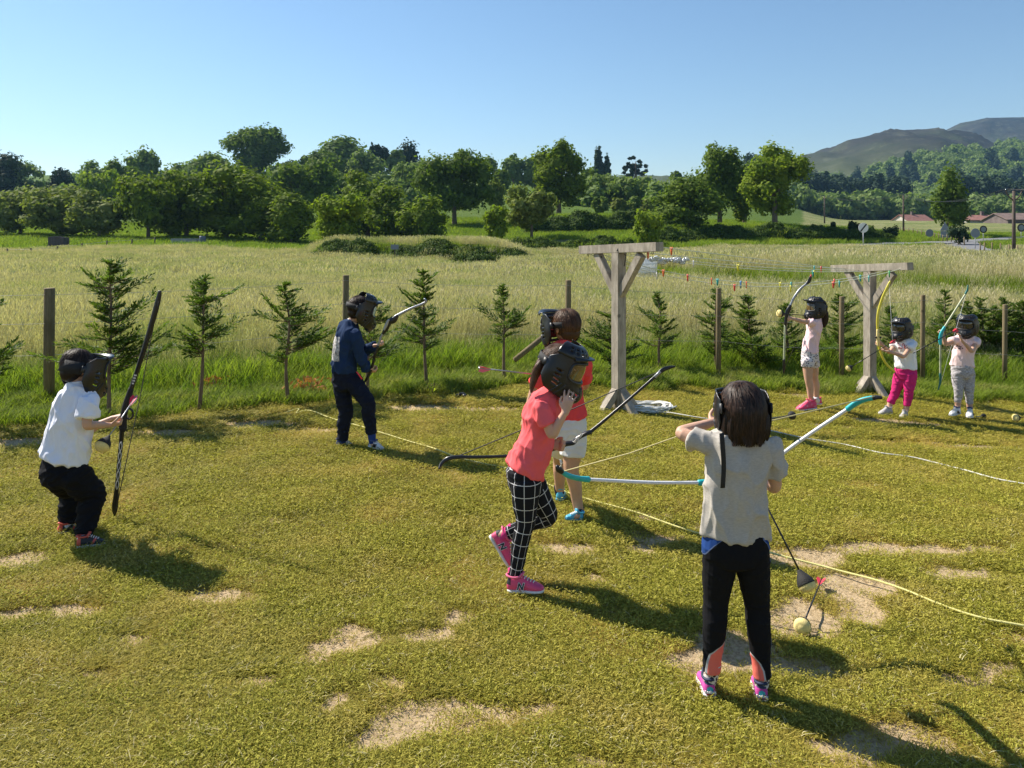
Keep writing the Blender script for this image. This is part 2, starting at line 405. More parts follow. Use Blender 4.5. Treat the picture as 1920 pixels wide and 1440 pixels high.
green = q.ramp(n2, [(.3, (.035, .07, .012)), (.5, (.085, .135, .025)), (.72, (.17, .22, .05))])
gg = q.math('ADD', g, q.math('MULTIPLY', q.math('SUBTRACT', n1, .5), 1.1)); gg = q.math('ADD', gg, q.math('MULTIPLY', q.math('SUBTRACT', n3, .5), .8))
q.base(q.mix(q.sm(gg, .25, .7), straw, green)); q.bump(n2, 1.0, .15); M['meadow'] = m
tag(link_mesh('field', me, m), kind='structure')

# mountain: front shoulder and the summit behind, one height field
pxm = np.arange(1150, 3000, 10.0); dm = np.concatenate([np.linspace(560, 1500, 70), np.linspace(1520, 2700, 60)])
PX, DD = np.meshgrid(pxm, dm); X = (PX - CX) / F * DD
sky1 = np.interp(PX, [1150, 1330, 1450, 1500, 1560, 1620, 1660, 1700, 1760, 1850, 2100, 2500, 3000], [345, 336, 312, 296, 281, 263, 251, 247, 247, 268, 330, 345, 350])
sky2 = np.interp(PX, [1150, 1500, 1650, 1730, 1770, 1800, 1850, 1900, 1960, 2100, 2300, 3000], [400, 380, 300, 256, 246, 232, 222, 220, 221, 232, 250, 330])
base = np.interp(PX, [1150, 1400, 1600, 3000], [352, 372, 399, 399])
z0 = HC + (HY - base) / F * 560
h1 = (HY - sky1) / F * 1350; h2 = (HY - sky2) / F * 2100
t1 = sstep(DD, 560, 1350) ** .9; z1 = z0 + (h1 - z0) * t1; z1 = np.where(DD > 1350, h1 - (DD - 1350) * .12, z1)
t2 = np.clip((DD - 1150) / 950, 0, 1); t2 = t2 * t2 * (3 - 2 * t2); z2 = -60 + (h2 + 60) * t2; z2 = np.where(DD > 2100, h2 - (DD - 2100) * .2, z2)
Z = np.maximum(z1, z2)
q3 = np.stack([X.ravel() / 80, DD.ravel() / 190, X.ravel() * 0], -1)
nn = (vnoise(q3, 3) * 1.2 + vnoise(q3 * 2.6, 5) * .8 + vnoise(q3 * 6, 8) * .4).reshape(Z.shape)
Z = Z + nn * np.where(np.abs(DD - 1350) < 120, 1.0, 6) * sstep(DD, 600, 800) * (1 - .85 * sstep(DD, 1900, 2050)) - 1.5
me = raw_mesh('mountain', np.stack([X, DD, Z], -1).reshape(-1, 3), grid_faces(*X.shape), smooth=True)
MX, MD, MZ = pxm, dm, Z
m = mat('heath', (.1, .08, .05), .95, spec=.05); q = NB(m)
n1 = q.noise(.006, detail=10, rough=.65); n2 = q.noise(.03, detail=8, rough=.8)
hz = q.n('ShaderNodeSeparateXYZ'); q.L.new(q.pos(), hz.inputs[0])
c = q.ramp(n1, [(.38, (.022, .024, .025)), (.5, (.042, .040, .035)), (.62, (.055, .064, .034))])
c = q.mix(q.sm(n2, .52, .64), c, (.085, .088, .065)); c = q.mix(q.sm(n2, .46, .36), c, (.02, .026, .02))

lo = q.math('SUBTRACT', 1.0, q.sm(q.math('ADD', hz.outputs[2], q.math('MULTIPLY', q.math('SUBTRACT', n1, .5), 160)), 50, 130))
c = q.mix(lo, c, q.mix(n2, (.055, .075, .028), (.11, .12, .06)))
q.base(c); q.bump(n2, .6, 6)
tag(link_mesh('mountain', me, m), kind='structure')
def mount_z(px, d):
    i = int(np.clip(np.searchsorted(MD, d), 1, len(MD) - 1)); j = int(np.clip((px - 1150) / 10, 0, len(MX) - 1)); return float(MZ[i, j])

# roads
M['asphalt'] = mat('asphalt', (.16, .16, .165), .9, var=.15, vscale=2, bump=.2, bscale=40)
def ribbon(name, pts, w, m):
    P2 = cat_pt([list(p) for p in pts], 10); vs = []
    for i, p in enumerate(P2):
        a = P2[max(0, i - 1)]; b = P2[min(len(P2) - 1, i + 1)]; t = np.array([b[0] - a[0], b[1] - a[1]]); t /= np.linalg.norm(t); nrm = np.array([-t[1], t[0]])
        zc = fz(p[0], p[1]) + .12
        for s in (-1, -.5, 0, .5, 1): x, y = p[0] + nrm[0] * w * s / 2, p[1] + nrm[1] * w * s / 2; vs.append((x, y, max(zc, fz(x, y) + .03)))
    return tag(link_mesh(name, raw_mesh(name, vs, grid_faces(len(P2), 5), smooth=True), m), kind='structure')
ribbon('road', [gp(560, 50), gp(740, 47.5), gp(880, 48), gp(1020, 51.5), gp(1180, 62), gp(1400, 73), gp(1600, 82), gp(1780, 92), gp(1960, 112)], 4.2, M['asphalt'])
ribbon('side_road', [gp(1800, 92), gp(1815, 75), gp(1835, 62), gp(1870, 52)], 3.4, M['asphalt'])

# ---------------------------------------------------------------- scattering
proto_col = {}
def protos(key, meshes, mats):
    c = bpy.data.collections.new(key)
    for i, me in enumerate(meshes):
        if not me.materials:
            for mm in (mats if isinstance(mats, (list, tuple)) else [mats]): me.materials.append(mm)
        o = bpy.data.objects.new(key + '_piece', me); c.objects.link(o)
    proto_col[key] = c; return c
def scatter(name, pts, rotz, sc, col, kind='stuff', tilt=None, label=None, cat=None):
    n = len(pts); me = bpy.data.meshes.new(name); me.vertices.add(n); me.vertices.foreach_set('co', np.asarray(pts, np.float32).ravel())
    rot = np.zeros((n, 3), np.float32); rot[:, 2] = rotz
    if tilt is not None: rot[:, :2] = tilt
    a = me.attributes.new('rot', 'FLOAT_VECTOR', 'POINT'); a.data.foreach_set('vector', rot.ravel())
    sc = np.asarray(sc, np.float32); sc = np.repeat(sc[:, None], 3, 1) if sc.ndim == 1 else sc
    a = me.attributes.new('scl', 'FLOAT_VECTOR', 'POINT'); a.data.foreach_set('vector', sc.ravel())
    o = bpy.data.objects.new(name, me); S.collection.objects.link(o)
    g = bpy.data.node_groups.new(name, 'GeometryNodeTree')
    g.interface.new_socket('Geometry', in_out='INPUT', socket_type='NodeSocketGeometry'); g.interface.new_socket('Geometry', in_out='OUTPUT', socket_type='NodeSocketGeometry')
    N, L = g.nodes, g.links
    gi = N.new('NodeGroupInput'); go = N.new('NodeGroupOutput'); ip = N.new('GeometryNodeInstanceOnPoints'); ci = N.new('GeometryNodeCollectionInfo')
    ci.inputs['Collection'].default_value = col; ci.inputs['Separate Children'].default_value = True; ci.inputs['Reset Children'].default_value = True
    ip.inputs['Pick Instance'].default_value = True
    for nm, key in (('rot', 'Rotation'), ('scl', 'Scale')):
        na = N.new('GeometryNodeInputNamedAttribute'); na.data_type = 'FLOAT_VECTOR'; na.inputs[0].default_value = nm
        L.new(na.outputs[0], ip.inputs[key])
    L.new(gi.outputs[0], ip.inputs['Points']); L.new(ci.outputs[0], ip.inputs['Instance']); L.new(ip.outputs[0], go.inputs[0])
    md = o.modifiers.new('scatter', 'NODES'); md.node_group = g
    return tag(o, label, cat, kind=kind)
def blades(n, rad, h0, h1, w, lean, r, seg=2, flat=0.0):
    """a tuft of curved blades -> mesh arrays"""
    v = []; f4 = []; f3 = []
    for _ in range(n):
        a = r.uniform(0, 6.283); rr = rad * math.sqrt(r.random()); x, y = rr * math.cos(a), rr * math.sin(a)
        h = r.uniform(h0, h1); b = r.uniform(0, 6.283); l = r.uniform(.3, 1) * lean * h; dx, dy = math.cos(b), math.sin(b)
        ww = w * r.uniform(.7, 1.2); sx, sy = -dy * ww / 2, dx * ww / 2; i0 = len(v)
        for s in range(seg):
            t = s / seg; ox, oy = x + dx * l * t * t, y + dy * l * t * t; z = h * t * (1 - .25 * t * lean) - .004
            k = 1 - .35 * t; v += [(ox - sx * k, oy - sy * k, z), (ox + sx * k, oy + sy * k, z)]
        v.append((x + dx * l, y + dy * l, h * (1 - .25 * lean)))
        for s in range(seg - 1): f4.append((i0 + 2 * s, i0 + 2 * s + 1, i0 + 2 * s + 3, i0 + 2 * s + 2))
        k = i0 + 2 * seg - 2; f3.append((k, k + 1, k + 2))
    return v, f4, f3
# short lawn grass
M['blade'] = leafmat('lawn_blade', (.12, .13, .009), (.50, .42, .065), .38, inst=True, patch=(1.6, (.50, .37, .09), .42, .75), rough=.6, spec=.2)
M['dry'] = leafmat('dry_blade', (.42, .36, .16), (.6, .54, .3), .2, inst=True)
lg = []
for i in range(6):
    r = random.Random(i); v, a, b = blades(30, .05, .010, .034, .0044, 1.7, r, 2); lg.append(tinted(raw_mesh('tuft', v, a, b), 5, i))
protos('lawn_tuft', lg, M['blade'])
dg_ = []
for i in range(3):
    r = random.Random(40 + i); v, a, b = blades(3, .05, .010, .026, .0036, 2.6, r, 2); dg_.append(raw_mesh('dry_tuft', v, a, b))
protos('dry_tuft', dg_, M['dry'])
def lawn_points(n, power=1.0, ymin=1.75):
    u = npr.rand(n); y = ymin * (11 / ymin) ** (u ** power)
    x = (npr.uniform(-1.05, 1.07, n)) * 0.69 * y; return x, y
x, y = lawn_points(150000, .85)
k = y < border(x) + .1; x, y = x[k], y[k]
dm_ = dirt_mask(x, y); keep = npr.rand(len(x)) > sstep(dm_, -.2, .3) * .96; x, y, dm_ = x[keep], y[keep], dm_[keep]
s = (0.75 + .5 * npr.rand(len(x))) * (1 + .5 * sstep(y, 4, 9)) * (1 - .35 * sstep(dm_, -.2, .5)) * (1 + .6 * np.clip(vnoise(np.stack([x * 1.7, y * 1.7, x * 0], -1), 8), 0, 1))
scl = np.stack([s * (1 + .3 * sstep(y, 4, 9)), s * (1 + .3 * sstep(y, 4, 9)), s * .9], -1)
scatter('lawn_grass', np.stack([x, y, lawn_z(x, y)], -1), npr.rand(len(x)) * 6.28, scl, proto_col['lawn_tuft'], label='short yellowing mown grass of the lawn', cat='grass')
x, y = lawn_points(9000, .8); k = (y < border(x) - .2) & (dirt_mask(x, y) < .1); x, y = x[k], y[k]
scatter('dry_clippings', np.stack([x, y, lawn_z(x, y) + .018], -1), npr.rand(len(x)) * 6.28, .5 + .8 * npr.rand(len(x)), proto_col['dry_tuft'], label='dry straw coloured clippings lying in the lawn', cat='grass')
# clover and broad leaves in the lawn
M['clover'] = leafmat('turf_leaf', (.15, .155, .010), (.51, .465, .085), .3, inst=True, patch=(1.9, (.48, .37, .10), .45, .8))
cl = []
for i in range(4):
    r = random.Random(90 + i); v = []; f = []
    for _ in range(56):
        a = r.uniform(0, 6.28); rr = .075 * r.random() ** .5; c = V(rr * math.cos(a), rr * math.sin(a), r.uniform(.006, .032)); b = r.uniform(0, 6.28); w_ = r.uniform(.0012, .0024); l_ = w_ * r.uniform(2.5, 5.5); dx = V(math.cos(b), math.sin(b), r.uniform(-.7, .9)) * l_; dy = V(-math.sin(b), math.cos(b), r.uniform(-.8, .8)) * w_; i0 = len(v)
        v += [c - dx, c + dy, c + dx, c - dy]; f.append((i0, i0 + 1, i0 + 2, i0 + 3))
    cl.append(tinted(raw_mesh('clover', [tuple(p) for p in v], f), 4, i))
protos('clover', cl, M['clover'])
x, y = lawn_points(85000, .95); dm_ = dirt_mask(x, y); nn_ = .6 * vnoise(np.stack([x * 1.1 + 5, y * 1.3, x * 0], -1), 12) + .7 * vnoise(np.stack([x * 4.1 + 5, y * 4.6, x * 0], -1), 15)
k = (y < border(x) - .1) & (npr.rand(len(x)) > sstep(dm_, -.3, .2) * .985) & (nn_ + .45 * npr.randn(len(x)) > -.35 - .5 * (npr.rand(len(x)) < .35)); x, y = x[k], y[k]
scatter('turf_leaves', np.stack([x, y, lawn_z(x, y)], -1), npr.rand(len(x)) * 6.28, (.7 + .7 * npr.rand(len(x))) * (.72 + .5 * sstep(y, 2, 6)), proto_col['clover'], label='small yellowish leaves and blades of the trodden turf', cat='grass')
# bright green uncut fringe at the edge of the lawn
M['fringe'] = leafmat('fringe_blade', (.12, .18, .02), (.26, .31, .05), .4, inst=True, patch=(2.2, (.36, .33, .12), .5, .75))
fr = []
for i in range(4):
    r = random.Random(60 + i); v, a, b = blades(34, .10, .06, .2, .0075, 1.0, r, 3); fr.append(raw_mesh('fringe_tuft', v, a, b))
protos('fringe_tuft', fr, M['fringe'])
n = 11000; x = npr.uniform(-8, 9, n); fn_ = vnoise(np.stack([x * 1.8, x * 0, x * 0], -1), 21); y = border(x) + npr.uniform(-.3, .7, n) + .22 * fn_; k = (np.abs(x) < .78 * y) & (npr.rand(n) < .62 + .5 * vnoise(np.stack([x * 3, y * 3, x * 0], -1), 23)); x, y = x[k], y[k]
scatter('grass_fringe', np.stack([x, y, lawn_z(x, y) - .01], -1), npr.rand(len(x)) * 6.28, .45 + .75 * npr.rand(len(x)), proto_col['fringe_tuft'], label='bright green uncut grass along the edge of the lawn', cat='grass')
# meadow: green undergrowth, straw stems with seed heads
M['mgreen'] = leafmat('meadow_blade', (.12, .20, .022), (.24, .29, .045), .45, inst=True)
M['mstraw'] = leafmat('meadow_stem', (.37, .335, .185), (.58, .51, .35), .3, inst=True, patch=(.35, (.30, .33, .13), .45, .7))
def stems(n, rad, h0, h1, r, w=.004, head=.06, hw=.011):
    v = []; f4 = []; f3 = []
    for _ in range(n):
        a = r.uniform(0, 6.283); rr = rad * math.sqrt(r.random()); x, y = rr * math.cos(a), rr * math.sin(a); h = r.uniform(h0, h1)
        b = r.uniform(0, 6.283); l = h * r.uniform(.05, .35); tx, ty = x + math.cos(b) * l, y + math.sin(b) * l
        c = r.uniform(0, 3.14); sx, sy = math.cos(c), math.sin(c); i = len(v)
        v += [(x - sx * w / 2, y - sy * w / 2, h * .3), (x + sx * w / 2, y + sy * w / 2, h * .3), (tx + sx * w / 3, ty + sy * w / 3, h), (tx - sx * w / 3, ty - sy * w / 3, h)]
        f4.append((i, i + 1, i + 2, i + 3))
        hx, hy = math.cos(b) * head * .5, math.sin(b) * head * .5; i = len(v); k = head * r.uniform(.6, 1.3)
        v += [(tx, ty, h - k * .3), (tx + sx * hw / 2 + hx * .4, ty + sy * hw / 2 + hy * .4, h + k * .2), (tx + hx, ty + hy, h + k * .8), (tx - sx * hw / 2 + hx * .4, ty - sy * hw / 2 + hy * .4, h + k * .2)]
        f4.append((i, i + 1, i + 2, i + 3))
    return v, f4, f3
mg = []; ms = []; mgf = []; msf = []
for i in range(4):
    r = random.Random(80 + i); v, a, b = blades(60, .22, .22, .5, .009, .8, r, 3); mg.append(raw_mesh('meadow_tuft', v, a, b))
    v, a, b = stems(34, .24, .42, .68, r); ms.append(raw_mesh('meadow_stems', v, a, b))
    v, a, b = blades(70, .6, .2, .46, .026, .8, r, 2); mgf.append(raw_mesh('far_tuft', v, a, b))
    v, a, b = stems(70, .6, .38, .62, r, w=.009, head=.12, hw=.03); msf.append(raw_mesh('far_stems', v, a, b))
protos('meadow_tuft', mg, M['mgreen']); protos('meadow_stems', ms, M['mstraw']); protos('far_tuft', mgf, M['mgreen']); protos('far_stems', msf, M['mstraw'])
RD = [gp(560, 50), gp(740, 47.5), gp(880, 48), gp(1020, 51.5), gp(1180, 62), gp(1400, 73), gp(1600, 82), gp(1780, 92), gp(1960, 112)]
RD2 = [gp(1800, 92), gp(1815, 75), gp(1835, 62), gp(1870, 52)]
def off_road(x, y):
    px = CX + x / y * F
    return (np.abs(seg_dist(x, y, RD)) > 2.6) & (np.abs(seg_dist(x, y, RD2)) > 2.3) & ~((px > 825) & (px < 950) & (y > 39) & (y < 51)) & ~((px > 1800) & (px < 1885) & (y > 44) & (y < 60))
def field_pts(n, y0, y1, power=1.0, halfpx=1130):
    u = npr.rand(n); y = (y0 ** 2 + (y1 ** 2 - y0 ** 2) * u ** power) ** .5; px = CX + npr.uniform(-halfpx, halfpx, n); return (px - CX) / F * y, y
n = 20000; x, y = field_pts(n, 7.2, 26, 1.15); k = y > border(x) + .25; x, y = x[k], y[k]; g = greenness(x, y)
near = np.clip((y - border(x)) / 1.2, .35, 1)
scatter('meadow_grass', np.stack([x, y, field_z(x, y)], -1), npr.rand(len(x)) * 6.28, near * (.75 + .35 * npr.rand(len(x)) + .1 * g), proto_col['meadow_tuft'], label='tall green meadow grass behind the fence', cat='grass')
n = 22000; x, y = field_pts(n, 8.2, 26, 1.1); g = greenness(x, y); k = (y > border(x) + 1.3 + 1.2 * npr.rand(len(x))) & (npr.rand(len(x)) > g * .9); x, y = x[k], y[k]
near = np.clip((y - border(x)) / 3.0, .5, 1)
scatter('meadow_seed_heads', np.stack([x, y, field_z(x, y)], -1), npr.rand(len(x)) * 6.28, near * (.8 + .35 * npr.rand(len(x))), proto_col['meadow_stems'], label='straw coloured seed heads of the meadow grass', cat='grass')
n = 26000; x, y = field_pts(n, 24, 66, 1.0); k = off_road(x, y); x, y = x[k], y[k]; n = len(x); g = greenness(x, y)
st = npr.rand(n) > (g * .75 + .16)
rd = np.zeros(n, bool)
scatter('distant_meadow_grass', np.stack([x[~st], y[~st], field_z(x[~st], y[~st])], -1), npr.rand((~st).sum()) * 6.28, .7 + .5 * npr.rand((~st).sum()), proto_col['far_tuft'], label='green grass of the distant meadow', cat='grass')
scatter('distant_seed_heads', np.stack([x[st], y[st], field_z(x[st], y[st])], -1), npr.rand(st.sum()) * 6.28, .7 + .5 * npr.rand(st.sum()), proto_col['far_stems'], label='straw coloured grass of the distant meadow', cat='grass')
n = 14000; x, y = field_pts(n, 66, 125, 1.0); k = off_road(x, y); x, y = x[k], y[k]; n = len(x); g = greenness(x, y); st = npr.rand(n) > (g * .8 + .15)
scatter('bank_grass', np.stack([x[~st], y[~st], field_z(x[~st], y[~st])], -1), npr.rand((~st).sum()) * 6.28, 1.1 + .7 * npr.rand((~st).sum()), proto_col['far_tuft'], label='green grass on the banks beyond the meadow', cat='grass')
# ---------------------------------------------------------------- trees
M['bark'] = wood('bark', (.10, .075, .05), (.22, .17, .12), 8)
LEAF = {}
def leaf(kind):
    if kind not in LEAF:
        LEAF[kind] = {
            'oak': lambda: leafmat('oak_leaf', (.06, .105, .016), (.165, .225, .032), .36),
            'bright': lambda: leafmat('bright_leaf', (.11, .175, .014), (.26, .32, .034), .4),
            'olive': lambda: leafmat('olive_leaf', (.115, .155, .035), (.25, .28, .075), .36),
            'dark': lambda: leafmat('dark_leaf', (.016, .033, .014), (.035, .06, .022), .15),
            'hazel': lambda: leafmat('hazel_leaf', (.065, .11, .011), (.225, .285, .028), .38),
            'wood': lambda: leafmat('woodland_leaf', (.10, .16, .04), (.22, .28, .08), .38),
            'conifer': lambda: leafmat('conifer_leaf', (.03, .055, .022), (.05, .08, .03), .2)}[kind]()
    return LEAF[kind]
def crown_mesh(seed, w, h, dp, nl, nleaf, ls, shape='round', core=True, lob=.34):
    """crown inside a box w x dp x h standing on z=0; lobes of leaf-sized faces with gaps"""
    r = np.random.RandomState(seed); L = []
    for i in range(nl):
        for _ in range(30):
            p = r.uniform(-1, 1, 3)
            if np.linalg.norm(p) < 1: break
        t = (p[2] + 1) / 2
        k = {'round': 1.0, 'dome': 1.15 - .5 * t, 'cone': 1.05 - .85 * t, 'tall': 1.0, 'vee': .45 + .65 * t, 'loose': 1.0}[shape]
        lr = lob * (0.7 + .6 * r.rand()) * (.8 if shape == 'loose' else 1)
        L.append((p[0] * k * (1 - lr * .8), p[1] * k * (1 - lr * .8), p[2] * (1 - lr * .7), lr))
    L = np.array(L); idx = r.randint(0, nl, nleaf)
    d = r.normal(size=(nleaf, 3)); d /= np.linalg.norm(d, axis=1)[:, None]
    rad = L[idx, 3] * (.55 + .5 * r.rand(nleaf) ** .6) * (1 + .28 * np.sin(d[:, 0] * 7 + idx) * np.cos(d[:, 2] * 6 + idx * 2))
    rad *= np.where(r.rand(nleaf) < .06, 1.25, 1)
    c = L[idx, :3] + d * rad[:, None]
    S3 = np.array([w / 2, dp / 2, h / 2]); c = c * S3; c[:, 2] += h / 2
    c[:, 2] = np.maximum(c[:, 2], .02 * h)
    nrm = d + r.normal(size=(nleaf, 3)) * .38 + np.array([0, 0, .15]); nrm /= np.linalg.norm(nrm, axis=1)[:, None]
    a = np.cross(nrm, r.normal(size=(nleaf, 3))); a /= np.linalg.norm(a, axis=1)[:, None]; b = np.cross(nrm, a)
    s = (ls * (.6 + .8 * r.rand(nleaf)))[:, None]
    v = np.stack([c - a * s * .5, c + b * s * .32 + a * s * .05, c + a * s * .6, c - b * s * .32 + a * s * .05], 1).reshape(-1, 3)
    f = np.arange(nleaf * 4).reshape(-1, 4); tint = np.clip(r.rand(nleaf) * .7 + .3 * ((idx * 37) % 11) / 11, 0, 1)
    lo = np.percentile(v, 1, axis=0); hi = np.percentile(v, 99, axis=0); fx = w / (hi[0] - lo[0]); fy = dp / (hi[1] - lo[1]); fh = h / (hi[2] - max(lo[2], 0)) * .97
    v[:, 0] = (v[:, 0] - (hi[0] + lo[0]) / 2) * fx; v[:, 1] *= fy; v[:, 2] *= fh
    if core:
        bm = bmesh.new()
        for l in L[:: 1]:
            if l[3] < .12: continue
            res = bmesh.ops.create_icosphere(bm, subdivisions=1, radius=1)
            for q_ in res['verts']: q_.co = Vector((l[0] * S3[0], l[1] * S3[1], l[2] * S3[2] + h / 2)) + Vector((q_.co.x * S3[0], q_.co.y * S3[1], q_.co.z * S3[2])) * l[3] * .62
        cv = np.array([list(x.co) for x in bm.verts]); bm.verts.index_update(); cf = np.array([[x.index for x in g.verts] for g in bm.faces]); bm.free()
        cv[:, 0] = (cv[:, 0] - (hi[0] + lo[0]) / 2) * fx; cv[:, 1] *= fy; cv[:, 2] = np.maximum(cv[:, 2] * fh, .02)
        me = raw_mesh('crown', np.concatenate([v, cv]), f, cf + len(v)); tint = np.concatenate([tint, np.full(len(cf), .5)])
    else: me = raw_mesh('crown', v, f)
    attr(me, 'tint', tint, 'FACE'); return me
def trunk_mesh(h, r0, seed, lean=.05, limbs=5, top=1.0, spread=.35):
    r = random.Random(seed); bm = bmesh.new()
    p = [V(0, 0, -.3), V(r.uniform(-lean, lean) * h * .3, 0, h * .35), V(r.uniform(-lean, lean) * h, 0, h * .7), V(0, 0, h * top)]
    tube(bm, p, [r0 * 1.25, r0 * .85, r0 * .55, r0 * .2], n=8, k=3)
    for i in range(limbs):
        a = r.uniform(0, 6.283); z = h * r.uniform(.35, .75); L = h * r.uniform(.2, .4); e = V(math.cos(a) * spread * h, math.sin(a) * spread * h, z + L)
        tube(bm, [V(0, 0, z), V(e.x * .5, e.y * .5, z + L * .35), e], [r0 * .45, r0 * .3, r0 * .1], n=6, k=2)
    return bm
crown_cache = {}
def tree(name, px, base, d, wpx, hpx, kind, label, cat='tree', shape='round', clear=.12, seed=None, nl=26, nleaf=None, ls=None, group=None, core=True, lob=.34, tk=.035, dep=.9):
    """px,base: where the foot stands in view; wpx,hpx its apparent size; d its distance. clear: bare trunk fraction"""
    x = (px - CX) / F * d; z = fz(x, d) if base is None else min(fz(x, d), HC + (HY - base) / F * d) if base != 'free' else 0
    z = fz(x, d)
    zt = HC + (HY - (hpx)) / F * d                       # hpx = pixel row of its top
    h = max(1.0, zt - z); w = wpx / F * d
    root = empty(name, (x, d, z - .1), label, cat, group)
    wide = w / (h * (1 - clear)); key = (kind, shape, round(wide * 3), core, nl)
    vis = wpx * (hpx and (h / d * F)) / 4000.0
    if nleaf is None: nleaf = int(min(12000, max(1600, vis * 2300)))
    if ls is None: ls = max(.15, d * .0034)
    sd = seed if seed is not None else int(px * 3 + hpx)
    ch = h * (1 - clear)
    me = crown_mesh(sd, w * 1.04, ch * 1.03, w * dep, nl, nleaf, ls, shape, core, lob)
    me.transform(Matrix.Translation((x, d, z - .1 + h * clear)))
    link_mesh('crown', me, leaf(kind), root)
    bm = trunk_mesh(h * .9, h * tk, sd, limbs=5 if clear > .08 else 3, spread=.22 * min(1.4, w / h))
    for v_ in bm.verts: v_.co += Vector((x, d, z - .1))
    bm_obj('trunk', bm, M['bark'], root); return root
